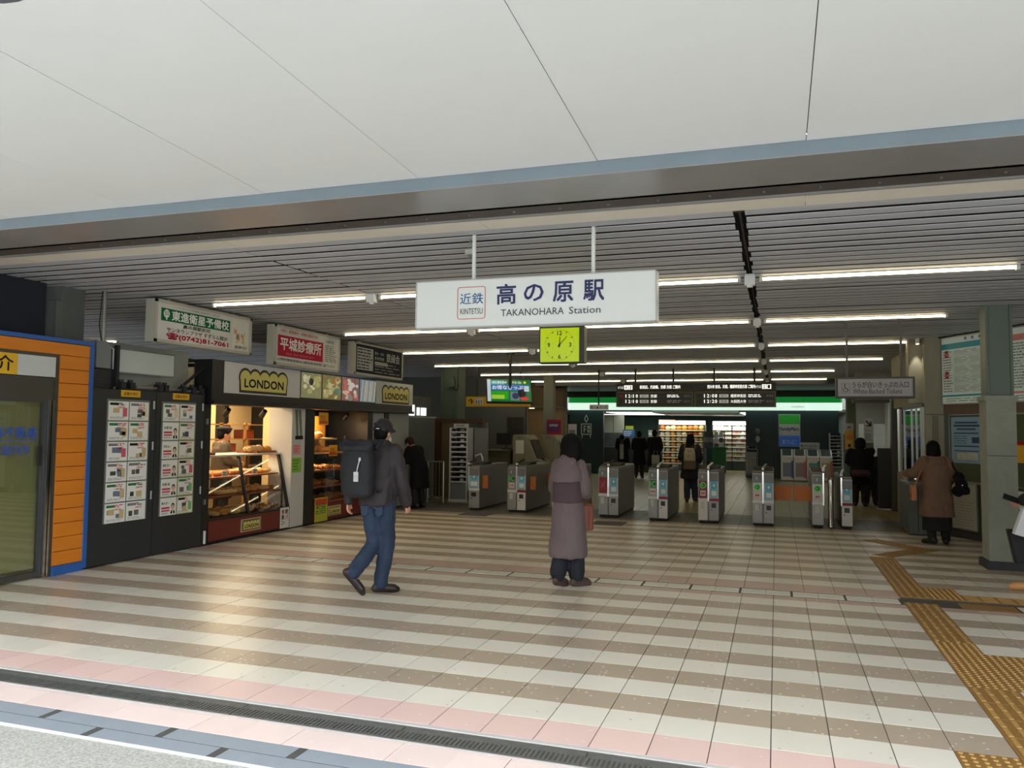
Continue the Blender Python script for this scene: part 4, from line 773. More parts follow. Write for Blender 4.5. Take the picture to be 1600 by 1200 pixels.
    b = MB(); b.ext([(xm-.02, y+.03, h+.04), (xm+.02, y+.03, h+.04), (xm+.07, y+.30, h+.10), (xm+.03, y+.30, h+.10)], (0, 0, .018), STEEL if k > 3 else GDK); obj('screen_arm', b, r)
    GT.append(r); return r
GT = []
gate(0, -5.78, -5.56, 14.72, kind='right', low='y', h=.88, desc='leftmost ticket gate, with an orange flap and one sticker panel, beside the leaflet rack')
gate(1, -4.95, -4.58, 14.66, low='m', h=.9, desc='ticket gate with green IC sign and maroon band, second from the left')
gate(2, -4.05, -3.68, 14.62, ic='o', low='r', h=.9, desc='ticket gate partly hidden by the woman in the mauve coat')
gate(3, -3.13, -2.76, 14.52, ic='x', low='g', desc='ticket gate with a crimson no-entry panel, just right of the mauve coat')
gate(4, -2.18, -1.84, 14.33, ic='IC', low='m', desc='ticket gate with green IC sign and white lower right half')
gate(5, -1.31, -.96, 14.32, ic='o', low='r', desc='ticket gate with maroon left half and green ring sign')
gate(6, -.40, -.05, 14.28, ic='o', low='g', desc='grey ticket gate with green ring sign, left of the orange flaps')
gate(7, .56, .74, 14.38, kind='left', ic='o', low='g', desc='narrow ticket gate right of the orange flaps, beside a chrome post')
gate(8, 1.02, 1.19, 14.38, kind='right', low='m', h=.86, desc='rightmost narrow ticket gate with white lower half')
def flap(g, pts, vec, label):
    b = MB(); b.ext(pts, vec, ORF); return obj('flap', b, g, bevel=.006, label=label)
flap(GT[6], [(-.05, 14.62, .42), (-.05, 14.62, .67), (.235, 14.62, .67), (.235, 14.62, .42)], (0, .02, 0), 'wide orange gate flap attached to the grey gate at centre right')
flap(GT[7], [(.265, 14.62, .42), (.265, 14.62, .67), (.56, 14.62, .67), (.56, 14.62, .42)], (0, .02, 0), 'wide orange gate flap attached to the narrow gate by the chrome post')
for x, y, lab in ((-5.56, 14.9, 'orange flap at the front of the leftmost gate'), (-4.965, 15.9, 'orange flap at the far end of the second gate, seen left of it'), (-4.58, 14.95, 'brown-orange flap at the front of the second gate'), (-4.58, 16.2, 'brown-orange flap at the far end of the second gate')):
    s_ = -1 if x == -4.965 else 1; flap(GT[0 if x == -5.56 else 1], [(x, y, .42), (x, y, .68), (x+s_*.11, y+.02, .68), (x+s_*.11, y+.02, .42)], (0, .02, 0), lab)
b = MB(); b.lathe([(.03, 0), (.055, .01), (.055, .03), (.045, .04), (.045, .80), (.036, .84), (.001, .85)], CHROME, n=16, c=(.86, 14.42, 0)); tag(obj('bollard', b, smooth=True), 'chrome bollard post between the two narrow gates at right', 'bollard')
for x, y, w, lab in ((-5.35, 14.05, .55, 'flat purple-grey floor mat in front of the leftmost gates'), (-2.75, 13.6, .55, 'flat dark floor mat in front of the crimson gate')):
    b = MB(); b.box(x-w/2, x+w/2, y-.28, y+.28, 0, .006, M('mat_%d' % (x < -4), (98, 92, 98) if x < -4 else (92, 92, 88), .7)); tag(obj('floor_mat', b), lab, 'mat')
# ================================================================ behind the gates, left
BROWN = M('alcove_brown', (92, 62, 44), .6, var=.1); BOARDT = M('alcove_board', (136, 120, 84), .7, var=.15)
mb = MB(); mb.box(-7.72, -6.5, 17.4, 17.55, 1.74, 1.83, BROWN); mb.box(-7.72, -7.6, 17.4, 17.6, 0, 1.74, BROWN); mb.box(-6.56, -6.48, 17.4, 17.5, 1.55, 1.74, BROWN); mb.box(-7.6, -7.1, 17.55, 17.6, 0, 1.74, BOARDT); mb.box(-7.05, -6.5, 17.7, 17.75, 0, 1.75, M('alcove_pale', (136, 138, 124), .6)); struct('partition_brown', mb)
GRNP = M('pillar_green', (86, 100, 88), .55, var=.12, scale=2)
mb = MB(); mb.box(-8.00, -7.62, 18.5, 18.9, 0, 3.3, GRNP); mb.box(-8.04, -7.98, 18.45, 18.92, 0, 3.3, GRNP); mb.box(-7.64, -7.56, 18.45, 18.92, 0, 3.3, GRNP); struct('pillar_green', mb, bevel=.006)
mb = MB(); mb.tube([(-7.56, 18.4, 3.1), (-7.54, 18.4, 2.7), (-7.57, 18.42, 2.55), (-7.66, 18.42, 2.6), (-7.68, 18.42, 2.9)], .015, BLACK); mb.box(-7.8, -7.65, 18.4, 18.46, 2.65, 2.85, GRNP); tag(obj('cable_loop', mb), 'black cable loop hanging on the green pillar', 'cable')
mb = MB(); mb.box(-13.2, -6.86, 22, 22.1, 0, 3.2, M('wall_grey_dark', (104, 108, 104), .6)); mb.box(-6.9, -6.86, 21.98, 22.0, 0, 3.2, DKGREY); struct('wall_office', mb)
def rack(x, y, z0, z1, n, label, w=.46):
    r = thing('leaflet_rack', label, 'leaflet rack', (x+w/2, y, 0)); R = random.Random(n)
    b = MB(); [b.box(a, a+.03, y-.05, y+.35, 0.02, z1, M('rack_white', (206, 210, 212), .4)) for a in (x, x+w-.03)]; b.box(x, x+w, y, y+.35, 0.0, z0, M('rack_base', (128, 136, 138), .45)); b.box(x-.01, x+w+.01, y-.06, y+.36, 0, .05, MATS['rack_white']); b.box(x, x+w, y+.3, y+.35, z0, z1, DKGREY); obj('rack_frame', b, r)
    for k in range(n):
        z = z0+(z1-z0)*k/n; h = (z1-z0)/n
        b = MB(); b.ext([(x+.03, y-.03, z), (x+.03, y+.12, z+.02), (x+.03, y+.12, z+.03), (x+.03, y-.03, z+.015)], (w-.06, 0, 0), MATS['rack_white']); b.box(x+.03, x+w-.03, y-.035, y-.03, z, z+.03, MATS['rack_white']); obj('shelf', b, r)
        b = MB(); u = x+.04
        while u < x+w-.12: b.box(u, u+.08, y+.0, y+.02, z+.015, z+h*R.uniform(.5, .8), R.choice([INK, DKGREY, PAPER, LGREY, PAPER, GREYI]) if u > x+.15 else INK); u += .1
        o = obj('leaflet', b, r); o['kind'] = 'stuff'
    return r
rk = rack(-6.85, 16.3, .42, 1.62, 11, 'white leaflet rack standing in front of the brown alcove at left', .43)
mb = MB(FF(-6.85, 16.3, 1.62)); mb.box(.08, .43, .0, .09, 0, .01, LGREY); mb.text('時刻表', .14, .02, .05, INK, d=.012, w=.2); obj('header_sign', mb, rk)
mb = MB(); mb.box(-6.4, -6.12, 16.6, 16.75, .4, 1.62, M('mirror_grey', (116, 118, 116), .3)); mb.tube([(-6.35, 16.55, 1.0), (-6.2, 16.5, 1.05), (-6.16, 16.5, .95), (-6.16, 16.5, .6)], .02, WHITE); mb.box(-6.4, -6.1, 16.55, 16.8, 0, .4, DKGREY); tag(obj('phone_stand', mb), 'grey stand with a white handle right of the left leaflet rack', 'stand')
mb = MB()
for k in range(9): mb.cyl((-7.52+k*.085, 15.9, .08), (-7.52+k*.085, 15.9, .88), .008, STEEL, n=6)
mb.cyl((-7.55, 15.9, .88), (-6.83, 15.9, .88), .018, STEEL, n=8); mb.cyl((-7.55, 15.9, .08), (-6.83, 15.9, .08), .014, STEEL, n=8); [mb.cyl((x, 15.9, 0), (x, 15.9, .88), .02, STEEL, n=8) for x in (-7.55, -7.2, -6.83)]
tag(obj('railing', mb), 'low steel railing at the left of the gates, by the glossy grey wall', 'railing')
# yellow guidance sign and small hanging signs
r = thing('guidance_sign', 'yellow hanging guidance sign with an up arrow behind the television', 'sign', (-6.5, 18, 2.14))
mb = MB(); mb.box(-7.17, -5.55, 18.0, 18.1, 2.14, 2.38, YEL); obj('sign_panel', mb, r); mb = MB(FF(-7.17, 18.0, 2.14)); mb.text('↑', .07, .05, .14, INK, bold=.02); mb.rect(.24, .44, .06, .19, .002, SIGNW)
for q in range(3): mb.disc(.28+.06*q, .155, .004, .012, INK, 10); mb.rect(.268+.06*q, .292+.06*q, .07, .14, .004, INK)
obj('lettering', mb, r); 
for x in (-6.9, -5.8): mb = MB(); mb.cyl((x, 18.05, 2.38), (x, 18.05, 3.16), .012, BLACK, n=6); obj('hanger', mb, r)
r = thing('gate_sign', 'small white hanging sign in front of the left end of the store sign band', 'sign', (-4.3, 20, 2.12)); mb = MB(); mb.box(-4.55, -4.07, 20.0, 20.06, 2.12, 2.25, SIGNW); obj('sign_panel', mb, r); mb = MB(FF(-4.55, 20, 2.12)); mb.text('出口 ▲ のりば', .03, .03, .07, INK, w=.42, bold=.01); obj('lettering', mb, r); mb = MB(); mb.cyl((-4.32, 20.03, 2.25), (-4.32, 20.03, 3.16), .02, BLACK, n=8); obj('hanger', mb, r)
# counter, fare adjustment machines, posters
BEI = M('machine_beige', (146, 144, 122), .5, var=.06)
mb = MB(); mb.box(-7.05, -6.5, 19.2, 19.7, 0, 1.05, M('counter_olive', (98, 96, 76), .6)); mb.box(-7.1, -6.46, 19.1, 19.75, 1.05, 1.08, M('counter_edge', (130, 128, 112), .5)); tag(obj('service_counter', mb), 'low olive service counter left of the beige fare machines', 'counter')
mb = MB(); mb.box(-6.7, -6.5, 19.3, 19.5, 1.08, 1.12, DKGREY); mb.box(-6.62, -6.58, 19.38, 19.42, 1.12, 1.2, DKGREY); mb.box(-6.86, -6.46, 19.38, 19.42, 1.2, 1.5, BLACK); tag(obj('counter_monitor', mb), 'dark monitor on the olive service counter', 'monitor')
mb = MB(FF(-7.45, 21.98, 1.2)); mb.box(0, .5, .2, .75, 0, .02, M('poster_photo', (60, 58, 54), .5, var=.6, scale=8)); tag(obj('wall_poster', mb), 'dark photo poster on the grey office wall', 'poster')
for k, x in enumerate((-6.42, -6.0)):
    y = 19.4+k*1.2; r = thing('fare_machine', 'beige fare machine with sloping front behind the gates, %s' % ('nearer one with a white notice' if k == 0 else 'farther one'), 'ticket machine', (x, y, 0))
    b = MB(); b.ext([(x, y, 0), (x+.75, y, 0), (x+.75, y, .78), (x+.62, y, .86), (x+.42, y, 1.36), (x+.3, y, 1.46), (x, y, 1.46)], (0, .9, 0), BEI); obj('cabinet', b, r, bevel=.012)
    b = MB(); b.ext([(x+.64, y+.1, .86), (x+.45, y+.1, 1.33), (x+.455, y+.1, 1.335), (x+.65, y+.1, .865)], (0, .7, 0), M('machine_screen', (70, 60, 60), .2)); b.box(x+.6, x+.78, y+.2, y+.5, .8, .86, CHROME); obj('control_panel', b, r)
    b = MB(FF(x, y, 0)); b.rect(.08, .3, .98, 1.32, .003, PAPER if k == 0 else BEI); b.rect(.12, .26, 1.34, 1.42, .003, GREYI); b.box(.32, .325, .1, 1.4, 0, .002, DKGREY); obj('notice', b, r)
mb = MB(); mb.box(-8.3, -6.74, 26.0, 26.1, 0, 3.2, M('warm_wall', (176, 150, 112), .6)); mb.box(-6.78, -6.70, 25.9, 26.1, 0, 3.2, WALLG); struct('wall_warm', mb)
mb = MB(); [mb.cyl((x, 25.4, 2.31), (x, 25.4, 2.30), .09, M('downlight', (255, 226, 180), emit=5), n=12) for x in (-7.75, -7.05)]; mb.box(-8.3, -6.74, 24.8, 26.0, 2.32, 2.36, WALLG); struct('ceiling_warm', mb)
mb = MB(); mb.box(-6.36, -6.08, 22.0, 22.28, 0, 3.2, WALLG); struct('pillar_grey', mb)
r = thing('poster_stand', 'red poster over a leaflet box on the grey pillar behind the gates', 'poster', (-6.02, 21.95, 1.23)); mb = MB(FF(-6.25, 21.95, 1.23)); mb.box(0, .44, 0, .66, -.03, 0, M('poster_red', (170, 36, 54), .45)); mb.rect(.02, .40, .3, .6, .002, M('poster_purple', (96, 40, 96), .45)); mb.text('KANSAI', .21, .46, .07, SIGNW, d=.004, w=.24, align='C', bold=.02); mb.rect(.02, .4, .04, .12, .003, M('poster_orange', (206, 90, 60), .45)); obj('poster_face', mb, r)
mb = MB(); mb.box(-6.24, -5.83, 21.75, 21.95, .91, 1.17, M('leaflet_box', (60, 30, 30), .5)); mb.box(-6.26, -5.81, 21.73, 21.95, 1.1, 1.2, M('leaflet_pale', (196, 190, 180), .5)); obj('leaflet_box', mb, r)
mb = MB(); mb.box(-6.28, -5.78, 21.6, 21.97, 0, .91, M('cabinet_grey', (92, 92, 84), .5)); mb.box(-6.2, -5.86, 21.59, 21.6, .55, .75, BLACK); tag(obj('side_cabinet', mb), 'grey cabinet below the red poster behind the gates', 'cabinet')
mb = MB(); mb.box(-5.19, -4.97, 20.3, 20.34, 1.3, 1.75, LGREY); mb.box(-5.16, -5.0, 20.298, 20.3, 1.36, 1.6, GREYI); mb.box(-5.11, -5.05, 20.32, 20.36, 0, 1.3, DKGREY); mb.box(-5.25, -4.95, 20.2, 20.5, 0, .02, DKGREY); tag(obj('notice_stand', mb), 'narrow white notice stand left of the dark teal store wall', 'notice stand')
# ================================================================ convenience store
TEAL = M('store_teal', (20, 52, 58), .45, var=.08, scale=1); YF = 29.0
mb = MB(); mb.box(-7.37, -6.08, YF, YF+.2, 0, 2.32, TEAL); mb.box(-1.02, 2.0, YF, YF+.2, 0, 2.32, TEAL); [mb.box(x, x+.012, YF-.004, YF, 0, 2.32, BLACK) for x in (-.1, .9)]; mb.box(-7.37, 2.0, YF, YF+.2, 2.32, 3.3, BLACK); struct('wall_store', mb)
SGW = M('sign_band_white', (214, 242, 226), emit=1.0); SGG = M('sign_band_green', (16, 150, 60), emit=.42)
r = thing('store_sign_band', 'backlit green and white sign band over the convenience store', 'sign', (-2.5, YF, 2.32))
for nm, z0, z1, m in (('white_band', 2.34, 2.60, SGW), ('green_band', 2.60, 2.80, SGG)):
    b = MB(); b.tf = None
    b.ext([(-7.30, YF-.05, z0), (-7.36, YF-.12, z0), (-7.36, YF-.22, z0), (-7.28, YF-.3, z0), (.95, YF-.3, z0), (1.0, YF-.25, z0), (2.05, YF-.25, z0), (2.1, YF-.2, z0), (2.1, YF-.05, z0)], (0, 0, z1-z0), m); obj(nm, b, r)
b = MB(FF(.5, YF-.302, 2.42)); b.text('FamilyMart', 0, 0, .07, M('band_blue', (60, 110, 150), .5), w=.4); b.box(-7.8+.0, 1.6, .38, .41, -.28, 0, BLACK); obj('lettering', b, r)
mb = MB(); mb.box(-7.4, 2.2, 24.6, YF-.31, 3.0, 3.14, BLACK); mb.box(-7.4, 2.2, YF-.31, YF-.05, 2.81, 3.14, BLACK); struct('soffit_store', mb)
r = thing('store_sign', 'square store sign with green, white and blue bands on the teal wall', 'sign', (.42, YF, 1.1))
mb = MB(FF(.09, YF-.03, 1.12)); mb.box(-.02, .69, -.02, 1.09, -.03, 0, LGREY); mb.box(0, .67, .75, 1.07, 0, .004, M('store_green', (30, 140, 40), .4, emit=.25)); mb.box(0, .67, .36, .75, 0, .004, SIGNW); mb.box(0, .67, .30, .36, 0, .004, M('store_blue', (30, 90, 170), .4, emit=.2)); mb.box(0, .67, 0, .285, 0, .004, MATS['store_blue']); mb.text('FamilyMart', .335, .50, .14, M('store_text', (24, 52, 120), .6, spec=.2), d=.006, w=.62, align='C', bold=.03); mb.text('酒 たばこ', .335, .07, .15, SIGNW, d=.006, w=.5, align='C', bold=.02); obj('sign_face', mb, r)
mb = MB(FF(.75, YF-.02, .98)); mb.box(0, .64, 0, .27, 0, .02, SIGNW); mb.text('東口コインロッカー', .03, .11, .09, INK, d=.022, w=.56, bold=.02); lines(mb, .05, .6, .02, .09, 2, GREYI, d=.022); tag(obj('locker_sign', mb), 'white lettered sign above the recycling bins', 'sign')
mb = MB(FF(-6.72, YF-.005, 1.62)); EW = M('emblem_white', (190, 200, 196), .5)
ring2(mb, -.2, .2, -.2, .22, .02, .035, .002, EW); mb.rect(-.1, -.06, -.12, .14, .002, EW); mb.rect(-.1, .0, .1, .14, .0025, EW); mb.rect(-.1, .0, -.02, .02, .0025, EW); mb.rect(.04, .14, -.12, .14, .002, EW); mb.rect(.07, .11, -.04, .04, .004, TEAL)
d_ = [(0, .24), (.085, .38), (0, .56), (-.085, .38)]; mb.add([(x*q, .40+(y-.40)*q, .003) for q in (1, .6) for x, y in d_], [(i, (i+1) % 4, 4+(i+1) % 4, 4+i) for i in range(4)], EW); mb.rect(-.17, -.14, -.32, -.2, .002, EW); mb.rect(.14, .17, -.32, -.2, .002, EW)
tag(obj('wall_emblem', mb), 'white emblem of a square and a diamond on the dark teal wall at left', 'emblem')
# inside of the store
STG = M('store_green_wall', (44, 84, 72), .5); mb = MB(); mb.box(-10, 2.5, 36.2, 36.3, 0, 2.3, STG); mb.box(-10.1, -10, 29.2, 36.2, 0, 2.3, STG); mb.box(-.85, -.75, 29.2, 36.2, 0, 2.3, M('store_dark_side', (40, 60, 64), .5)); struct('wall_store_inside', mb)
mb = MB(); mb.box(-10, 2.4, 29.2, 36.3, 2.30, 2.38, M('store_ceiling', (150, 152, 148), .6)); mb.box(-4.25, -1.25, 28.98, 34.4, 2.24, 2.30, MATS['store_ceiling']); mb.box(-4.25, -1.25, 28.9, 28.98, 2.24, 2.5, MATS['store_ceiling']); struct('ceiling_store', mb)
SLP = M('store_light', (250, 255, 250), emit=2.6)
for k, (x0, x1, y0, y1) in enumerate(((-6.1, -4.4, 29.6, 32.6), (-1.22, -.90, 29.6, 31.8), (-7.2, -4.4, 33.6, 34.2), (-1.2, -.9, 32.4, 34.0))):
    mb = MB(); mb.box(x0, x1, y0, y1, 2.27, 2.285, SLP); mb.box(x0-.02, x1+.02, y0-.02, y1+.02, 2.285, 2.298, WHITE); tag(obj('store_light', mb), 'bright light panel in the store ceiling, %s' % ('large one at the left', 'small one at the right', 'one over the far left shelves', 'one over the drinks')[k], 'light')
def chiller(x0, x1, y, label, nsh, zt, zb, kinds, n, grp, glab, lampcol, words_):
    r = thing('shelf_unit', label, 'shelves', ((x0+x1)/2, y, 0))
    b = MB(); b.box(x0, x1, y+.3, y+.4, 0, zt+.12, M('unit_back_warm', (110, 84, 54), .6) if lampcol[2] < .5 else M('unit_back', (96, 98, 94), .6)); [b.box(x, x+.03, y-.25, y+.4, 0, zt, DKGREY) for x in (x0-.03, x1)]; b.box(x0, x1, y-.3, y+.3, 0, zb-.04, M('unit_base', (44, 60, 58), .5)); obj('cabinet', b, r)
    b = MB(); b.box(x0, x1, y-.25, y+.4, zt, zt+.16, M('unit_header', (250, 252, 246), emit=1.0)); obj('light_header', b, r)
    me = [mesh_of('product', k) for k in kinds]; R = random.Random(int(x0*10))
    for s in range(nsh):
        z = zb+(zt-zb)*s/nsh; b = MB(); b.box(x0, x1, y-.25, y+.3, z-.03, z, M('unit_white', (150, 150, 140), .5)); b.box(x0, x1, y-.255, y-.25, z-.035, z+.01, M('price_strip', (214, 206, 180), .5)); obj('shelf', b, r)
        for q in range(n):
            w = (x1-x0)/n; pk = R.randrange(len(me)); o = bpy.data.objects.new('product', me[pk]); COL.objects.link(o); o.location = (x0+w*(q+.5)+R.uniform(-.006, .006), y-.12+R.uniform(-.02, .02), z); h = (zt-zb)/nsh; o.scale = (w*R.uniform(.95, 1.1), .18, h*R.uniform(.68, .92)); tag(o, words_[pk]+' '+glab, 'product', grp+', '+words_[pk])
    ld = bpy.data.lights.new('shelf_lamp', 'AREA'); ld.shape = 'RECTANGLE'; ld.size = x1-x0; ld.size_y = .1; ld.energy = 11; ld.color = lampcol; lo = bpy.data.objects.new('shelf_lamp', ld); lo.location = ((x0+x1)/2, y-.45, zt+.1); lo.rotation_euler = (math.radians(25), 0, 0); COL.objects.link(lo)
    return r
def packs(cols, rnd):
    out = []
    for k, c in enumerate(cols):
        b = MB(); m = M('pack_%d_%d_%d' % c, c, .45, var=.3, scale=30)
        if rnd: b.ball((0, 0, .5), (.5, .5, .5), m, n=8, k=6)
        else: b.chbox(-.5, .5, -.5, .5, 0, .8, .12, m); b.box(-.28, .28, -.3, .3, .8, 1, SIGNW if k % 2 else m)
        out.append(b)
    return out
chiller(-4.55, -2.75, 33.0, 'warm lit bread shelves in the middle of the store', 7, 1.86, .3, packs([(226, 176, 90), (196, 130, 60), (236, 216, 170), (206, 150, 80), (230, 226, 206)], True), 8, 'packed breads in the store', 'packed bread on the warm lit store shelves', (1, .74, .38), ('golden', 'brown', 'cream', 'tan', 'white'))
chiller(-2.5, -1.75, 34.2, 'narrow chilled shelves between the bread and the drinks', 8, 1.86, .42, packs([(226, 226, 214), (206, 196, 170), (150, 140, 130), (190, 206, 190)], False), 5, 'packs on the narrow chilled shelves', 'pack on the narrow chilled store shelves', (1, .95, .82), ('white', 'beige', 'grey', 'greenish'))
chiller(-1.72, -.9, 34.2, 'drinks shelves at the right of the store opening', 8, 1.86, .42, packs([(226, 214, 196), (196, 120, 110), (206, 190, 130), (150, 170, 170), (226, 226, 226), (176, 146, 160)], False), 11, 'drinks on the right store shelves', 'drink carton on the right store shelves', (1, .95, .85), ('cream', 'red', 'yellow', 'grey-green', 'white', 'mauve'))
mb = MB(); mb.box(-4.55, -3.9, 32.7, 32.72, 1.86, 2.05, M('header_pink', (240, 190, 180), emit=.8)); tag(obj('shelf_banner', mb), 'pale red banner at the left end of the lit bread shelf header', 'banner')
mb = MB(); mb.box(-2.35, -1.85, 31.5, 31.9, 0, .95, M('bin_green', (20, 90, 44), .5)); mb.box(-2.38, -1.82, 31.47, 31.93, .95, 1.0, M('bin_green_rim', (30, 110, 60), .5)); tag(obj('green_basket_stand', mb), 'green basket stand behind the woman with the pale rucksack', 'stand')
r = thing('magazine_rack', 'dark magazine rack with grey covers in the middle of the store', 'rack', (-2.3, 32.3, 0)); mb = MB(); [mb.box(x, x+.03, 32.1, 32.4, 0, 1.6, DKGREY) for x in (-2.75, -1.95)]; obj('rack_frame', mb, r); R = random.Random(3)
for k in range(12):
    mb = MB(); x = -2.7+.19*(k % 4); z = .95+.22*(k//4); mb.box(x, x+.16, 32.1, 32.14, z, z+.19, R.choice([GREYI, DKGREY, M('cover_plum', (90, 66, 80), .5), LGREY])); obj('magazine', mb, r)
mb = MB(); [mb.box(-2.75, -1.92, 32.08, 32.16, .93+.22*q, .95+.22*q, DKGREY) for q in range(3)]; obj('shelf', mb, r)
# counter side at the left of the store
mb = MB(); mb.box(-7.4, -4.9, 30.6, 31.2, 0, .95, M('counter_dark', (46, 48, 46), .5)); tag(obj('store_counter', mb, bevel=.01), 'dark store counter behind the customers in black', 'counter')
mb = MB(); mb.box(-6.95, -5.9, 32, 32.3, 1.5, 2.2, M('cabinet_pale', (150, 150, 132), .5)); mb.box(-6.3, -6.28, 31.99, 32, 1.5, 2.2, DKGREY); mb.box(-7.2, -5.5, 31.9, 32.4, 0, 1.5, M('rear_shelf', (70, 72, 66), .6, var=.5, scale=6)); tag(obj('rear_cabinet', mb), 'pale wall cabinets behind the store counter at left', 'cabinet')
mb = MB(FF(-5.6, 30.4, 1.35)); mb.box(0, .45, 0, .28, 0, .02, BLUEI); mb.box(.1, .4, .28, .42, 0, .02, M('promo_lime', (180, 190, 50), .5)); lines(mb, .04, .4, .03, .24, 3, SIGNW, d=.022); mb.box(.2, .23, -.42, 0, -.03, 0, DKGREY); tag(obj('promo_board', mb), 'small blue and lime promotion board on the store counter', 'board')
mb = MB(); mb.box(-4.7, -4.35, 30.7, 31.0, .95, 1.0, DKGREY); mb.box(-4.68, -4.37, 30.75, 30.95, 1.0, 1.62, M('till_white', (170, 172, 160), .5)); mb.box(-4.66, -4.39, 30.74, 30.75, 1.42, 1.52, SIGNW); mb.box(-4.9, -4.2, 30.6, 31.2, 0, .95, MATS['counter_dark']); tag(obj('food_warmer', mb), 'pale food warmer on the counter between the dark figures', 'warmer')
# umbrella stand, recycling bins, right rack
r = thing('umbrella_rack', 'tall steel umbrella rack at the right edge of the store opening', 'rack', (-.75, 28.6, 0)); mb = MB(); [mb.cyl((x, y, .05), (x, y, 1.0), .015, STEEL, n=8) for x in (-1.0, -.62) for y in (28.45, 28.75)]; mb.box(-1.02, -.6, 28.43, 28.77, .08, .12, M('rack_blue', (60, 80, 110), .5)); [mb.cyl((-1.0, y, z), (-.62, y, z), .012, STEEL, n=6) for y in (28.45, 28.75) for z in (.7, 1.0)]; obj('rack_frame', mb, r)
for k in range(6):
    mb = MB(); x = -.96+.055*k; mb.cyl((x, 28.6, .14), (x, 28.6, .9), .016, LGREY, r1=.022, n=7); mb.tube([(x, 28.6, .9), (x, 28.6, 1.02), (x+.02, 28.6, 1.06), (x+.04, 28.6, 1.03)], .007, INK, n=6); tag(obj('umbrella', mb), 'closed clear umbrella in the steel umbrella rack', 'umbrella', 'umbrellas in the rack')
mb = MB(); mb.box(-1.0, -.6, 28.7, 28.74, 1.06, 1.62, DKGREY); mb.ball((-.62, 28.7, 1.6), (.09, .08, .12), GREYI, n=10, k=6); mb.ball((-.62, 28.7, 1.35), (.08, .08, .12), LGREY, n=10, k=6); mb.box(-.9, -.65, 28.68, 28.7, 1.2, 1.5, M('rack_navy', (40, 60, 80), .5)); mb.cyl((-.95, 28.7, 1.0), (-.95, 28.7, 1.1), .02, STEEL); mb.cyl((-.65, 28.7, 1.0), (-.65, 28.7, 1.1), .02, STEEL); tag(obj('hanging_display', mb), 'dark display of hanging goods above the umbrella rack', 'display')
for k, c in enumerate(((60, 90, 170), (206, 90, 110), (40, 130, 100), (200, 100, 80))):
    x = .13+.40*k; y = 27.7; r = thing('recycling_bin', 'white recycling bin with a %s stripe below the store sign' % ('blue', 'pink', 'green', 'red')[k], 'bin', (x+.2, y, 0))
    b = MB(); b.ext([(x, y, 0.02), (x, y, .78), (x, y+.12, .82), (x, y+.5, 1.03), (x, y+.52, 1.03), (x, y+.52, 0.02)], (.385, 0, 0), M('bin_white', (216, 214, 206), .45)); obj('bin_body', b, r, bevel=.01)
    b = MB(FF(x, y, 0)); b.box(.06, .32, .14, .60, 0, .006, M('bin_window_%d' % k, (120, 126, 150) if k == 0 else (150, 130, 140) if k == 1 else (90, 150, 140) if k == 2 else (170, 150, 140), .3)); b.box(.32, .38, .10, .66, 0, .01, M('bin_stripe_%d' % k, c, .45)); obj('window', b, r)
    b = MB(); b.ext([(x+.05, y+.13, .828), (x+.05, y+.48, 1.022), (x+.05, y+.485, 1.028), (x+.05, y+.13, .836)], (.28, 0, 0), BLACK if k != 1 else M('bin_hole_red', (70, 26, 34), .5)); obj('opening_flap', b, r)
rack(1.67, 28.5, .45, 1.58, 10, 'white leaflet rack against the teal wall right of the recycling bins', .40)
mb = MB(); mb.box(2.09, 2.3, 28.0, 28.2, 0, 1.56, M('machine_dark_grey', (92, 94, 94), .5)); mb.box(2.08, 2.31, 27.98, 28.0, .0, .3, DKGREY); mb.box(2.12, 2.24, 27.99, 28.0, .5, .7, LGREY); tag(obj('grey_machine', mb), 'slim grey machine right of the right leaflet rack', 'machine')
# ================================================================ right-hand side
def dirsign(u, z, d=0): return frame((2.62+.471*u-.882*d*-1*-1, 14.08-.882*u-.471*d, z), (.471, -.882, 0))
OW = frame((2.62, 14.08, 0), (.471, -.882, 0))       # oblique wall: u runs towards the viewer on the right
GRNB = M('board_green', (74, 86, 58), .6, var=.1); WBR = M('wall_brown_band', (112, 96, 84), .7, var=.2, scale=4); SK = M('skirting_dark', (58, 60, 62), .7, var=.3, scale=8)
mb = MB(OW); mb.box(-.2, 7, 0, 3.3, -.2, -.03, WALLG); mb.box(-.2, 7, 1.9, 2.06, -.03, -.01, WBR); struct('wall_right', mb)
mb = MB(OW); mb.box(-.1, 7, 0, .10, -.03, .03, SK); struct('baseboard_right', mb)
mb = MB(OW); mb.box(-.2, 7, 3.13, 3.25, -.03, .05, BLACK); struct('trim_6', mb)
TT = M('timetable_paper', (200, 216, 206), .4, emit=.1); TTT = M('timetable_teal', (40, 148, 156), .4, emit=.05); TTR = M('timetable_red', (206, 130, 126), .4, emit=.05)
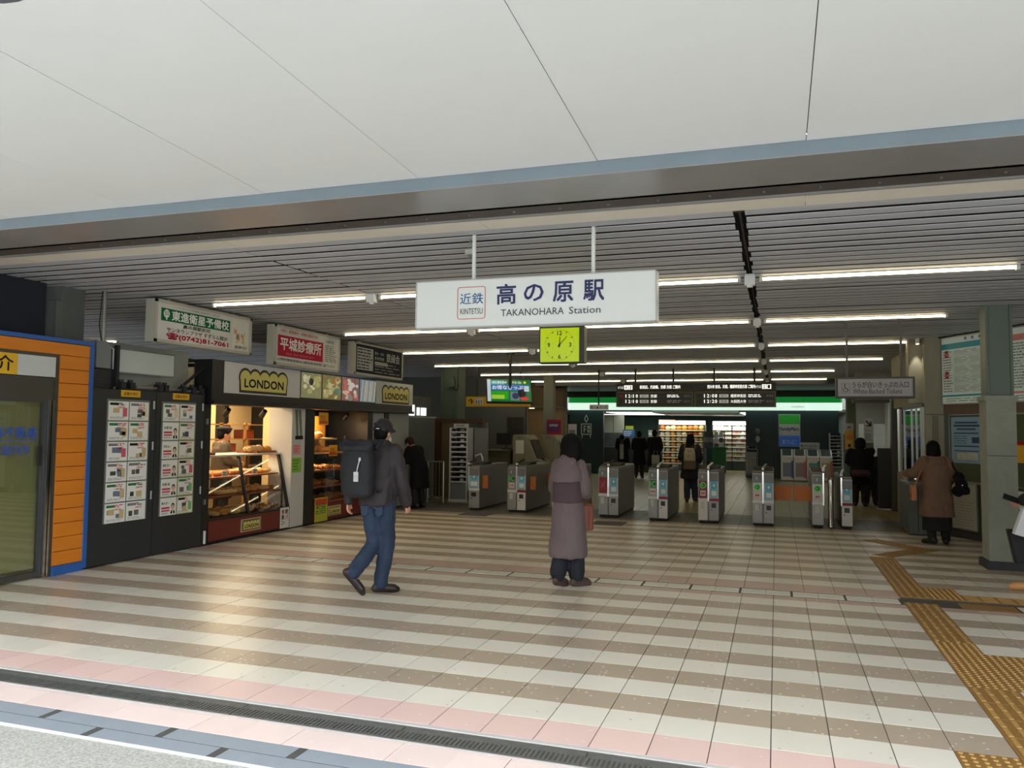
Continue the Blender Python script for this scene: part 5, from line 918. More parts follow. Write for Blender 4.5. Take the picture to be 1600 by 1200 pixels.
def fare(u0, u1, v0, v1, band, title, label, seed):
    r = thing('timetable_board', label, 'timetable', tuple(OW @ Vector(((u0+u1)/2, v0, 0)))); R = random.Random(seed)
    b = MB(OW); b.box(u0, u1, v0, v1, -.03, .02, ALU); obj('board_frame', b, r)
    b = MB(OW); W = u1-u0; H = v1-v0; D = .021
    b.rect(u0+.02, u1-.02, v0+.02, v1-.02, D, TT); b.rect(u0+.02, u1-.02, v1-.2, v1-.11, D+.001, band); b.rect(u0+.02, u1-.02, v0+.125, v0+.155, D+.001, band)
    for q, c_ in enumerate(title): b.text(c_, u0+W*.40+.145*q, v1-.085, .05, INK, d=D+.002, w=.05, bold=.03)
    for q in range(30):
        v = v0+.18+(H-.4)*q/30; b.rect(u0+W*R.uniform(.02, .2), u1-W*R.uniform(.02, .3), v, v+.003, D+.001, GREYI if q % 5 else M('print_teal', (90, 160, 160), .5))
    for q in range(26):
        u = u0+W*(.2+.78*q/26); a = R.uniform(0, .5); b.rect(u, u+.0025, v0+.18+(H-.4)*a, v0+.18+(H-.4)*(a+R.uniform(.1, .4)), D+.0012, LGREY)
    lines(b, u0+W*.22, u1-.05, v0+.19, v1-.22, 34, M('print_faint', (150, 166, 158), .5), d=D+.0014, fill=.34, rnd=R, gaps=1); lines(b, u0+.05, u0+W*.2, v0+.19, v1-.22, 16, GREYI, d=D+.0015, fill=.4, rnd=R); lines(b, u0+.1, u1-.2, v0+.04, v0+.11, 2, GREYI, d=D+.0015, fill=.3, rnd=R)
    if band is TTT:
        for v in (v1-.33, v1-.66): b.rect(u0+.09, u0+.17, v, v+.11, D+.002, M('stamp_red', (176, 36, 50), .5)); b.text('土休', u0+.105, v+.03, .04, SIGNW, d=D+.003, w=.055)
    obj('timetable_face', b, r); return r
fare(-.18, 1.12, 2.055, 3.13, TTT, '時刻表', 'large lit timetable board with a teal band, left of the green column', 5)
fare(1.22, 2.6, 2.055, 3.13, TTR, '時刻表', 'large lit timetable board with a red band, right of the green column', 6)
mb = MB(OW); mb.box(-.04, 2.6, .86, 1.9, -.03, 0, GRNB); mb.box(-.04, 2.6, .84, .87, -.03, .02, ALU); mb.box(-.04, 2.6, 1.885, 1.905, -.03, .015, ALU); mb.box(-.05, -.02, .85, 1.9, -.03, .015, ALU); tag(obj('pin_board', mb), 'long dark green pin board on the oblique right wall', 'notice board')
mb = MB(OW); mb.box(-.2, -.05, .1, 1.9, -.03, -.015, M('panel_slate', (92, 108, 110), .5)); mb.box(-.05, 2.6, .1, .84, -.03, -.015, GRNB); struct('wainscot_right', mb)
R = random.Random(9)
mb = MB(OW); mb.box(0, .66, 1.15, 1.86, .003, .01, M('notice_blue', (136, 172, 196), .45)); b = mb
for v, h, w0, w1 in ((1.76, .025, .08, .56), (1.71, .03, .06, .6), (1.66, .025, .12, .52), (1.60, .02, .06, .58), (1.40, .02, .06, .58), (1.33, .015, .06, .58)): b.rect(w0, w1, v, v+h, .0115, M('notice_navy', (50, 66, 110), .5))
lines(b, .06, .42, 1.44, 1.58, 4, MATS['notice_navy'], d=.012, fill=.3, rnd=R); b.rect(.44, .59, 1.46, 1.55, .012, MATS['notice_navy']); b.rect(.12, .56, 1.2, 1.31, .012, M('notice_cream', (196, 200, 186), .5)); lines(b, .08, .6, 1.17, 1.31, 5, GREYI, d=.013, fill=.2, rnd=R)
tag(obj('notice_poster', mb), 'pale blue notice with navy lines on the green pin board', 'poster')
mb = MB(OW); mb.box(.70, .80, 1.2, 1.7, .003, .012, M('notice_grey_blue', (92, 100, 116), .5)); mb.box(.715, .785, 1.23, 1.66, .012, .014, BLUEI); tag(obj('narrow_poster', mb), 'narrow grey-blue poster beside the pale blue notice', 'poster')
mb = MB(OW); mb.box(.0, .535, .13, .845, .003, .03, ALU); mb.box(.02, .515, .15, .83, .03, .034, M('case_paper', (176, 176, 160), .5)); lines(mb, .05, .49, .18, .8, 14, GREYI, d=.036, fill=.15, rnd=R); tag(obj('framed_notice', mb), 'framed cream notice low on the right wall behind the brown coat', 'notice')
mb = MB(OW); mb.box(.6, .82, .52, .85, .0, .01, PAPER); lines(mb, .62, .8, .55, .83, 5, GREYI, d=.012); tag(obj('white_sheet', mb), 'white sheet beside the framed cream notice', 'notice')
mb = MB(OW); mb.box(1.3, 1.6, 1.2, 1.5, .0, .01, YEL); mb.rect(1.3, 1.6, 1.45, 1.5, .011, REDI); mb.box(1.25, 1.7, .55, .8, .0, .01, PAPER); tag(obj('yellow_poster', mb), 'yellow poster right of the concrete column', 'poster')
# green steel column on a concrete base
CB = M('column_base_concrete', (148, 152, 140), .8, var=.16, scale=5, bump=.15); CG = M('column_green', (92, 106, 96), .5, var=.12, scale=2)
r = struct('pillar_right'); r.location = (2.54, 10.9, 0)
mb = MB(); mb.box(2.385, 2.70, 10.82, 11.16, 0, 2.02, CB); mb.box(2.365, 2.72, 10.80, 11.18, 2.0, 2.06, CB); mb.box(2.383, 2.7, 10.818, 10.82, 1.34, 1.348, DKGREY); obj('base_block', mb, r, bevel=.012)
mb = MB(); mb.box(2.35, 2.74, 10.785, 11.2, 0, .10, SK); obj('plinth', mb, r, bevel=.008)
mb = MB(); mb.box(2.43, 2.66, 10.85, 11.1, 2.06, 3.2, CG); mb.box(2.40, 2.43, 10.83, 11.12, 2.06, 3.2, CG); mb.box(2.655, 2.685, 10.83, 11.12, 2.06, 3.2, CG); obj('steel_column', mb, r, bevel=.004)
# concrete column by the ticket office with its small spotlight
mb = MB(); mb.box(2.28, 2.55, 14.25, 14.7, 0, 3.2, WALLC); mb.box(2.08, 2.28, 14.5, 14.75, 2.1, 3.2, WALLC); mb.box(2.278, 2.552, 14.248, 14.25, 1.9, 1.91, DKGREY); mb.box(2.38, 2.46, 14.235, 14.25, .9, 1.88, M('column_strip', (118, 114, 96), .7)); struct('column_concrete', mb, bevel=.008)
mb = MB(); mb.box(2.30, 2.6, 14.75, 18.3, 2.1, 3.2, WALLC); mb.box(2.34, 2.6, 14.75, 18.3, 0, .8, WALLC); struct('wall_office_right', mb)
r = thing('spotlight', 'tiny spotlight washing the concrete column from the ceiling', 'light', (2.2, 14.3, 3.12)); mb = MB(); mb.cyl((2.2, 14.36, 3.06), (2.2, 14.36, 3.15), .03, WHITE, n=10); obj('lamp_can', mb, r)
mb = MB(); mb.cyl((2.2, 14.36, 3.056), (2.2, 14.36, 3.059), .024, M('spot_glow', (255, 240, 210), emit=10), n=10); obj('bulb', mb, r)
ld = bpy.data.lights.new('column_spot', 'SPOT'); ld.energy = 16; ld.spot_size = math.radians(44); ld.spot_blend = .5; ld.shadow_soft_size = .02; ld.color = (1, .93, .75); lo = bpy.data.objects.new('column_spot', ld); lo.location = (2.2, 14.40, 3.05); lo.rotation_euler = (math.radians(6), 0, 0); COL.objects.link(lo)
# ticket office window in aluminium
r = thing('ticket_window', 'aluminium framed ticket window bay along the right wall', 'ticket window', (2.27, 15.4, 0))
for y in (14.38, 14.62, 15.1, 15.6, 16.45):
    mb = MB(); mb.box(2.26, 2.30, y-.025, y+.025, .0 if y > 16 else .78, 2.05, ALU); obj('mullion', mb, r)
mb = MB(); mb.box(2.25, 2.31, 14.35, 16.48, 2.03, 2.09, FRAME); mb.box(2.24, 2.32, 14.35, 16.48, .76, .80, ALU); obj('rail', mb, r)
for a, c in ((14.4, 14.6), (14.65, 15.07), (15.13, 15.57), (15.63, 16.42)):
    mb = MB(); mb.box(2.275, 2.281, a, c, .8, 2.03, GLASS('window_glass', (238, 242, 240), clear=.84)); obj('pane', mb, r)
mb = MB(); mb.box(2.6, 3.6, 14.8, 16.5, 0, .9, M('office_desk', (120, 116, 104), .6)); mb.box(3.5, 3.6, 14.8, 16.5, .9, 2.2, M('office_shelf', (96, 104, 104), .6, var=.6, scale=7)); mb.box(2.7, 3.0, 15.0, 15.3, .9, 1.3, M('office_blue', (80, 120, 150), .5)); tag(obj('office_desk', mb), 'desk and shelves dimly seen through the ticket window', 'desk')
mb = MB(); mb.box(1.97, 2.23, 13.95, 14.9, .02, .78, M('counter_grey_green', (86, 94, 90), .5)); mb.box(1.94, 2.24, 13.9, 14.92, .78, .82, M('counter_steel_top', (120, 120, 116), .35, metal=.5)); mb.box(1.99, 2.23, 13.97, 14.9, 0, .02, BLACK); mb.box(2.10, 2.11, 13.944, 13.95, .05, .76, BLACK); mb.box(2.17, 2.21, 13.94, 13.95, .12, .18, LGREY); tag(obj('ticket_counter', mb), 'grey-green ticket counter in front of the woman in the brown coat', 'counter')
mb = MB(); mb.box(2.0, 2.2, 14.2, 14.4, .82, .86, CHROME); mb.box(2.05, 2.2, 14.5, 14.62, .82, .95, BLACK); mb.cyl((2.12, 14.3, .86), (2.12, 14.3, .93), .03, CHROME, n=10); tag(obj('coin_tray', mb), 'steel coin tray and small device on the ticket counter', 'tray')
mb = MB(); mb.box(1.98, 2.22, 13.96, 14.1, .5, .72, M('ticket_sticker', (150, 160, 160), .5)); mb.tf = None
# hanging sign
r = thing('hanging_sign', 'grey hanging sign with a wheelchair symbol, White-Backed Tickets', 'sign', (1.27, 12, 2.08))
mb = MB(); mb.box(.795, 1.80, 12.0, 12.12, 2.08, 2.375, M('sign_case_dark', (44, 42, 40), .4)); obj('sign_case', mb, r, bevel=.006)
mb = MB(FF(.795, 11.998, 2.08)); b = mb; b.box(.03, .975, .028, .268, 0, .003, M('sign_grey', (140, 140, 144), .4)); SI = M('sign_ink', (54, 52, 54), .5)
b.text('うらが白いきっぷの入口', .215, .145, .085, SI, d=.005, w=.71, bold=.018); b.text('White-Backed Tickets', .225, .062, .068, SI, d=.005, w=.62, bold=.012)
ring2(b, .075, .185, .07, .21, .006, .004, .005, SI); b.disc(.118, .187, .006, .011, SI, 10); b.add([(.112, .178, .006), (.122, .178, .006), (.13, .135, .006), (.118, .135, .006)], [(0, 1, 2, 3)], SI); b.rect(.118, .15, .13, .14, .006, SI); b.add([(.146, .14, .006), (.154, .14, .006), (.168, .098, .006), (.158, .096, .006)], [(0, 1, 2, 3)], SI)
n = 14; b.add([(.125+q_*math.cos(2.2+4.0*q/n), .118+q_*math.sin(2.2+4.0*q/n), .006) for q_ in (.033, .025) for q in range(n+1)], [(q, q+1, n+2+q, n+1+q) for q in range(n)], SI)
obj('sign_face', mb, r)
for x in (.95, 1.64): mb = MB(); mb.box(x-.014, x+.014, 12.04, 12.08, 2.37, 3.16, M('hanger_dark', (60, 58, 56), .5)); obj('hanger', mb, r)
# side passage beyond the ticket window
mb = MB(); mb.box(2.25, 2.36, 18.0, 18.25, 0, 2.3, FRAME); mb.box(1.85, 2.9, 21.9, 22.1, 2.36, 2.44, FRAME); mb.box(1.9, 4.5, 21.9, 22.1, 2.44, 3.2, WALLC); struct('door_2', mb)
mb = MB(); mb.box(2.2, 5, 25.0, 25.2, 0, 3.0, M('passage_wall', (118, 120, 110), .6)); struct('wall_passage', mb)
TI = M('white_wall_tile', (176, 184, 180), .3, var=.05); mb = MB()
for i in range(8):
    for j in range(3): mb.chbox(2.25+.24*i+.003, 2.25+.24*i+.237, 24.96, 25.0, .9+.32*j+.003, .9+.32*j+.317, .004, TI)
o = obj('wall_tiles', mb); o['kind'] = 'structure'
mb = MB(); mb.box(2.3, 2.95, 22.6, 23.4, 2.5, 2.53, M('passage_light', (255, 255, 250), emit=9)); mb.box(2.28, 2.97, 22.58, 23.42, 2.53, 2.56, WHITE); mb.box(1.9, 5, 22.1, 25, 2.56, 2.6, WALLC); tag(obj('passage_lamp', mb), 'bright strip light on the ceiling of the side passage', 'light')
mb = MB(); mb.box(2.95, 3.0, 22.1, 25, 0, 2.56, M('bright_passage_wall', (206, 208, 204), .5)); struct('wall_passage_side', mb)
mb = MB(); mb.box(2.02, 2.30, 18.35, 18.42, .02, 1.28, M('door_dark', (40, 42, 44), .5, var=.1)); mb.box(2.27, 2.36, 18.3, 18.46, 0, 1.34, FRAME); mb.cyl((2.3, 18.3, 1.3), (2.36, 18.3, 1.3), .02, STEEL); tag(obj('dark_door', mb), 'dark half-height door at the mouth of the side passage', 'door')
mb = MB(FF(2.10, 21.9, 1.35)); mb.box(0, .22, 0, .62, 0, .02, LGREY); mb.text('↘', .04, .42, .14, INK, d=.022, w=.13, bold=.04); mb.text('トイレ', .04, .28, .06, INK, d=.022, w=.13); lines(mb, .03, .19, .05, .24, 4, GREYI, d=.022); mb.box(.0, .22, -1.35, 0, -.05, 0, M('sign_post_grey', (96, 96, 92), .5)); tag(obj('arrow_sign', mb), 'grey standing sign with a down-right arrow behind the two dark figures', 'sign')
mb = MB(); mb.ext([(2.30, 21.2, .3), (2.62, 20.4, .3), (2.62, 20.4, 1.1), (2.30, 21.2, 1.2)], (.02, 0, 0), LGREY); R = random.Random(12)
for k in range(7): z = .4+.1*k; mb.ext([(2.33, 21.12, z), (2.55, 20.57, z), (2.55, 20.57, z+.03), (2.33, 21.12, z+.03)], (-.004, -.004, 0), R.choice([INK, GREYI, REDI]))
tag(obj('leaning_board', mb), 'tilted white board with dark print right of the two dark figures', 'board')
mb = MB(); mb.box(2.02, 2.40, 26.0, 26.35, 0, 3.2, M('pillar_olive', (108, 118, 92), .6, var=.1)); mb.box(2.0, 2.42, 25.98, 26.37, 0, 1.0, M('pillar_teal_foot', (44, 104, 88), .5)); struct('pillar_olive', mb)
mb = MB(FF(1.96, 25.96, 1.1)); mb.box(0, .24, 0, .78, 0, .02, M('poster_amber', (196, 160, 60), .5)); mb.rect(0, .24, .58, .78, .022, LGREY); mb.disc(.12, .36, .023, .09, M('poster_dark_orange', (206, 120, 40), .5), 16); mb.disc(.12, .66, .024, .06, GREYI, 14, .04); mb.rect(.08, .16, .06, .16, .023, BLACK); tag(obj('amber_poster', mb), 'amber poster on the olive pillar at the right end of the store', 'poster')
mb = MB(); mb.box(1.0, 8.4, 30.5, 30.6, 0, 3.2, WALLG); mb.box(8.2, 8.4, 3.3, 37, 0, 3.3, WALLG); struct('wall_far_right', mb)
# ================================================================ people: one continuous remeshed body each, clothes follow it
SKIN = M('skin', (206, 150, 122), .55, var=.06, scale=12); HAIR = M('hair_black', (12, 11, 11), .65, spec=.15, var=.3, scale=40, bump=.4, bscale=70, stretch=(1, 1, .15))
def cone(mb, p0, r0, p1, r1, mat, n=12, k=3):
    p0 = Vector(p0); p1 = Vector(p1); z = (p1-p0); L_ = z.length
    z = z.normalized() if L_ > 1e-6 else Vector((0, 0, 1)); x = z.orthogonal().normalized(); y = z.cross(x); prof = []
    for i in range(k+1): a = math.pi/2*(1-i/k); prof.append((p0-z*(r0*math.sin(a)), r0*math.cos(a)))
    for i in range(k+1): a = math.pi/2*i/k; prof.append((p1+z*(r1*math.sin(a)), r1*math.cos(a)))
    vs = []
    for c, r in prof: r = max(r, 1e-4); vs += [c+(x*math.cos(2*math.pi*j/n)+y*math.sin(2*math.pi*j/n))*r for j in range(n)]
    K = len(prof); fs = [tuple(range(n))[::-1], tuple(range((K-1)*n, K*n))]
    for i in range(K-1): fs += [(i*n+j, i*n+(j+1) % n, (i+1)*n+(j+1) % n, (i+1)*n+j) for j in range(n)]
    mb.add(vs, fs, mat)
def chain(mb, pts, rs, mat):
    for a, b, r, q in zip(pts, pts[1:], rs, rs[1:]): cone(mb, a, r, b, q, mat)
def loft(mb, rings, mat, n=24):
    vs = []
    for (cx, cy, cz, rx, ry, *e) in rings:
        t = e[0] if e else 0; tilt = e[1] if len(e) > 1 else 0
        for j in range(n):
            a = 2*math.pi*j/n; u, w = rx*math.copysign(abs(math.cos(a))**.85, math.cos(a)), ry*math.copysign(abs(math.sin(a))**.85, math.sin(a))
            vs.append((cx+u*math.cos(t)-w*math.sin(t), cy+u*math.sin(t)+w*math.cos(t), cz+w*tilt))
    K = len(rings); fs = [tuple(range(n))[::-1], tuple(range((K-1)*n, K*n))]
    for i in range(K-1): fs += [(i*n+j, i*n+(j+1) % n, (i+1)*n+(j+1) % n, (i+1)*n+j) for j in range(n)]
    mb.add(vs, fs, mat)
def fuse(name, mb, vox, it=4, fold=0, fs=(9, 9, 4), seed=0):
    me = mesh_of(name, mb); o = bpy.data.objects.new(name, me); COL.objects.link(o)
    m = o.modifiers.new('r', 'REMESH'); m.mode = 'VOXEL'; m.voxel_size = vox; m.use_smooth_shade = True
    s = o.modifiers.new('s', 'SMOOTH'); s.factor = .5; s.iterations = it
    out = bpy.data.meshes.new_from_object(o.evaluated_get(bpy.context.evaluated_depsgraph_get())); bpy.data.objects.remove(o); bpy.data.meshes.remove(me); out.name = name
    if fold:
        N = len(out.vertices); co = np.empty(N*3); no = np.empty(N*3); out.vertices.foreach_get('co', co); out.vertex_normals.foreach_get('vector', no); co = co.reshape(-1, 3); no = no.reshape(-1, 3)
        d = np.array([noise.noise((c[0]*fs[0]+seed, c[1]*fs[1], c[2]*fs[2]))+.5*noise.noise((c[0]*fs[0]*2.3, c[1]*fs[1]*2.3+seed, c[2]*fs[2]*2.5)) for c in co])
        co += no*(d*fold)[:, None]; out.vertices.foreach_set('co', co.ravel()); out.update()
    out.polygons.foreach_set('use_smooth', [True]*len(out.polygons)); out.materials.clear()
    for q in mb.mats[:1]: out.materials.append(q)
    return out
def J(**k):
    j = dict(hip=(0, 0, .90), neck=(0, 0, 1.42), head=(0, .02, 1.575), yaw=0, pitch=0, shL=(-.175, 0, 1.375), shR=(.175, 0, 1.375), elL=(-.225, -.03, 1.12), elR=(.225, -.03, 1.12), wrL=(-.24, .04, .89), wrR=(.24, .04, .89),
             hL=(-.09, 0, .88), hR=(.09, 0, .88), kL=(-.095, .03, .48), kR=(.095, .03, .48), aL=(-.095, -.02, .085), aR=(.095, -.02, .085), tL=(-.115, .14, .035), tR=(.115, .14, .035))
    j.update(k); return {a: (Vector(b) if hasattr(b, '__len__') else b) for a, b in j.items()}
def hand(mb, wr, el, side, mat, curl=.5, palm=None):
    """five separate bent fingers; side -1 left, +1 right"""
    d = (Vector(wr)-Vector(el)).normalized(); f = Vector(palm) if palm is not None else Vector((-side, .25, 0)); f = (f-d*f.dot(d)).normalized(); w = d.cross(f).normalized()*(1 if side > 0 else -1)   # f: palm normal, w: towards the thumb
    if w.y < 0: w = -w
    p = Vector(wr); kn = p+d*.085
    for q in (-.026, -.009, .009, .026): cone(mb, p+w*q*.6, .014, kn+w*q, .0115, mat, n=8)
    for q, (o_, l) in enumerate(((.030, .068), (.011, .078), (-.009, .072), (-.028, .056))):
        b = kn+w*o_; d1 = (d*math.cos(curl*.5)+f*math.sin(curl*.5)); d2 = (d*math.cos(curl*1.5)+f*math.sin(curl*1.5)); m_ = b+d1*l*.5
        cone(mb, b, .0095, m_, .0085, mat, n=8); cone(mb, m_, .0085, m_+d2*l*.5, .0068, mat, n=8)
    t0 = p+d*.025+w*.024; t1 = t0+(d*.75+w*.55+f*.3).normalized()*.04; cone(mb, t0, .0125, t1, .0105, mat, n=8); cone(mb, t1, .0105, t1+(d*.95+f*.35).normalized()*.03, .008, mat, n=8)
def headmat(j):
    return Matrix.Translation(j['head']) @ Matrix.Rotation(j['yaw'], 4, 'Z') @ Matrix.Rotation(j['pitch'], 4, 'X')
def body(j, vox, hs=1.0, curl=(.5, .5), palms=(None, None)):
    mb = MB(); S = SKIN; Hm = headmat(j)
    h, nk = j['hip'], j['neck']; c = h.lerp(nk, .62)
    loft(mb, [(h.x, h.y, h.z-.09, .12, .085), (h.x, h.y, h.z+.02, .14, .095), (*h.lerp(nk, .3), .115, .08), (*c, .14, .095), (*h.lerp(nk, .88), .145, .08), (*nk, .06, .055)], S)
    cone(mb, nk, .052, Hm @ Vector((0, -.01, -.07)), .048, S)
    t = MB(Hm); t.mats = mb.mats
    t.ball((0, 0, .02), (.074, .094, .100), S, n=18, k=12); t.ball((0, .03, -.045), (.056, .062, .07), S, n=14, k=9); t.ball((0, .088, -.012), (.013, .018, .022), S, n=8, k=6); t.ball((0, .088, -.062), (.024, .012, .010), S, n=8, k=5); t.ball((0, .078, -.1), (.022, .016, .016), S, n=8, k=5)
    for s in (-1, 1): t.ball((s*.077, -.005, -.012), (.010, .020, .032), S, n=8, k=6); t.ball((s*.03, .082, .012), (.018, .010, .007), S, n=8, k=5)
    mb.add(t.v, t.f, S)
    for s, q in ((-1, 'L'), (1, 'R')):
        chain(mb, [nk.lerp(j['sh'+q], .5), j['sh'+q], j['sh'+q].lerp(j['el'+q], .5), j['el'+q], j['el'+q].lerp(j['wr'+q], .35), j['wr'+q]], [.055, .052, .043, .036, .036, .024], S)
        hand(mb, j['wr'+q], j['el'+q], s, S, curl[0 if s < 0 else 1], palms[0 if s < 0 else 1])
        k, a, tt = j['k'+q], j['a'+q], j['t'+q]
        chain(mb, [j['h'+q], j['h'+q].lerp(k, .45), k, k.lerp(a, .35), a], [.082, .07, .05, .05, .034], S)
        cone(mb, a, .034, a.lerp(tt, .5)-Vector((0, 0, .01)), .03, S); cone(mb, a.lerp(tt, .5)-Vector((0, 0, .01)), .03, tt, .022, S)
    return fuse('person', mb, vox, 3)
def person(label, loc, rz, j, vox=.011, scale=1.0, curl=(.5, .5), palms=(None, None)):
    o = bpy.data.objects.new('person', body(j, vox, curl=curl, palms=palms)); COL.objects.link(o); o.location = loc; o.rotation_euler = (0, 0, rz); o.scale = (scale,)*3
    tag(o, label, 'person')
    e = MB(headmat(j)); ew = M('eye_white', (226, 222, 216), .3)
    for s in (-1, 1): e.ball((s*.03, .0865, .006), (.010, .006, .0055), ew, n=8, k=5); e.ball((s*.03, .0915, .006), (.0045, .002, .0045), INK, n=6, k=4)
    obj('eyes', e, o, local=True, smooth=True)
    m_ = MB(headmat(j)); m_.ball((0, .0985, -.0625), (.02, .004, .004), M('lip', (170, 96, 88), .5), n=10, k=5); obj('lips', m_, o, local=True, smooth=True)
    return o
def part(name, mesh, par, label=None):
    o = bpy.data.objects.new(name, mesh); COL.objects.link(o); o.parent = par
    if label: o['label'] = label
    return o
def trousers(p, j, mat, r=(.108, .092, .078, .07), vox=.013, fold=.007, top=.10):
    mb = MB(); h = j['hip']; loft(mb, [(h.x, h.y, h.z-.08, .155, .115), (h.x, h.y-.01, h.z, .168, .125), (h.x, h.y, h.z+top, .155, .11)], mat)
    for q in 'LR':
        k, a = j['k'+q], j['a'+q]; e = a.lerp(k, .04); chain(mb, [j['h'+q], j['h'+q].lerp(k, .5), k, k.lerp(e, .5), e], [r[0], r[1], r[2], (r[2]+r[3])/2+.004, r[3]], mat)
    return part('trousers', fuse('trousers', mb, vox, 4, fold, (10, 10, 14), 3), p)
def shoes(p, j, mat, sole=None, k=1.0):
    for q in 'LR':
        mb = MB(); a, t = j['a'+q], j['t'+q]; d = (t-a); fl = Vector((d.x, d.y, 0)); up = Vector((0, 0, 1))
        ax = (t-a).normalized(); x = ax.cross(up).normalized(); dn = x.cross(ax)*-1 if False else ax.cross(x)
        heel = a+dn*.035*k-ax*.03*0+Vector(ax)*-.045
        chain(mb, [a+Vector((0, 0, .0)), heel.lerp(a, .35)], [.048*k, .046*k], mat); 
        chain(mb, [heel+dn*.012, a.lerp(t, .5)+dn*.016, t+dn*.004, t+ax*.035+dn*.004], [.040*k, .044*k, .043*k, .032*k], mat)
        part('shoe', fuse('shoe', mb, .009, 3), p)
def sleeve_top(p, j, mat, name='jacket', hem=.78, tors=None, rs=(.098, .082, .07, .062), vox=.013, fold=.008, arms='LR', cuff=1.0, seed=1, extra=None, it=4):
    mb = MB(); h, nk = j['hip'], j['neck']
    R = tors or [(hem, .185, .145), (h.z+.06, .185, .14), (h.z+.24, .18, .14), (h.z+.38, .19, .14), (nk.z-.06, .165, .115), (nk.z+.01, .085, .075)]
    rr = []
    for z, rx, ry in R:
        f = max(0, min(1, (z-h.z)/max(nk.z-h.z, .01))); c = h.lerp(nk, f); rr.append((c.x, c.y-.005, z, rx, ry))
    loft(mb, rr, mat)
    for q in arms:
        s, e, w = j['sh'+q], j['el'+q], j['wr'+q]; chain(mb, [nk.lerp(s, .55)-Vector((0, 0, .03)), s, s.lerp(e, .5), e, e.lerp(w, .5), e.lerp(w, cuff)], [.07, rs[0]*.86, rs[1], rs[2], rs[2]*.97, rs[3]], mat)
    if extra: extra(mb)
    return part(name, fuse(name, mb, vox, it, fold, (8, 8, 6), seed), p)
def hair(p, j, mat=HAIR, style='short', name='hair', k=(1, 1, 1)):
    mb = MB(); t = MB(headmat(j) @ Matrix.Diagonal((*k, 1))); 
    t.ball((0, -.014, .038), (.088, .100, .098), mat, n=18, k=12); t.ball((0, -.045, -.01), (.080, .068, .085), mat, n=14, k=10)
    if style == 'bob':
        for s in (-1, 1): t.ball((s*.066, -.015, -.03), (.034, .062, .095), mat, n=12, k=8)
        t.ball((0, -.06, -.06), (.085, .055, .085), mat, n=14, k=8)
    if style == 'full':
        t.ball((0, -.03, .03), (.115, .115, .115), mat, n=16, k=10)
        for s in (-1, 1): t.ball((s*.07, -.02, -.03), (.045, .075, .1), mat, n=12, k=8)
        t.ball((0, -.07, -.05), (.1, .06, .1), mat, n=14, k=8)
    if style == 'long': [t.ball((0, -.06, -.06-.07*q), (.085-.006*q, .05, .08), mat, n=12, k=8) for q in range(4)]; [t.ball((s*.068, -.01, -.05), (.03, .055, .1), mat, n=10, k=8) for s in (-1, 1)]
    mb.add(t.v, t.f, mat); return part(name, fuse(name, mb, .012, 2, .006, (40, 40, 10)), p)
# ---------------- man with the black backpack, walking in
JM = J(hip=(0, 0, .92), neck=(.01, .02, 1.42), head=(.03, .045, 1.555), yaw=-.05, pitch=-.12, kR=(.06, .12, .49), aR=(.0, .08, .085), tR=(.10, .20, .04), hR=(.09, .02, .88), hL=(-.085, -.01, .88), kL=(-.05, .03, .47), aL=(-.105, -.27, .235), tL=(-.03, -.215, .085),
       shL=(-.19, -.01, 1.36), shR=(.19, .02, 1.36), elL=(-.30, -.09, 1.12), wrL=(-.30, -.10, .90), elR=(.265, .04, 1.12), wrR=(.265, .15, .885))
man = person('man in dark jacket and blue jeans walking in with a black backpack', (-3.665, 6.93, 0), -.10, JM, .0075, curl=(.7, .7))
JEAN = M('denim', (38, 54, 78), .8, var=.35, scale=7, bump=.25, bscale=300)
man.scale = (.90, .93, 1)
jn = trousers(man, JM, JEAN, r=(.108, .092, .082, .076), fold=.009, vox=.012)
PK = M('denim_pale', (46, 64, 88), .8, var=.2, bump=.2)
for s, py in ((-1, -.116), (1, -.098)):
    mb = MB(); mb.ext([(s*.085-.045, py, .85), (s*.085+.045, py, .85), (s*.085+.042, py, .775), (s*.085, py, .755), (s*.085-.042, py, .775)], (0, .05, 0), PK); o = obj('back_pocket', mb, jn, local=True)
JKT = M('jacket_dark_plum', (50, 44, 48), .7, var=.15, scale=6, bump=.15, bscale=150)
sleeve_top(man, JM, JKT, hem=.86, tors=[(.855, .195, .15), (.92, .205, .158), (1.1, .20, .155), (1.28, .205, .15), (1.37, .18, .12), (1.46, .10, .085)], rs=(.10, .088, .076, .062), fold=.017, seed=4)
mb = MB(); t = MB(headmat(JM)); CAP = M('cap_black', (36, 36, 38), .7, var=.1, bump=.1, bscale=200)
t.ball((0, -.005, .045), (.094, .110, .094), CAP, n=18, k=10); t.box(-.092, .092, -.10, .085, .005, .04, CAP); t.ball((0, .115, .028), (.075, .07, .012), CAP, n=14, k=6); mb.add(t.v, t.f, CAP); cap = part('cap', fuse('cap', mb, .008, 3), man)
t = MB(headmat(JM)); t.ball((0, -.113, .035), (.035, .006, .012), HAIR, n=10, k=5); t.box(-.012, .03, -.121, -.115, .02, .028, M('cap_buckle', (190, 190, 190), .3)); obj('cap_strap', t, cap, local=True)
hair(man, JM, style='short')
t = MB(headmat(JM)); MK = M('mask_white', (206, 210, 212), .8); t.ball((0, .06, -.06), (.058, .05, .05), MK, n=12, k=8); t.tube([(.055, .05, -.04), (.08, .0, -.02), (.084, -.015, -.02)], .003, MK, n=5); t.tube([(-.055, .05, -.04), (-.08, .0, -.02), (-.084, -.015, -.02)], .003, MK, n=5); obj('face_mask', t, man, local=True, smooth=True)
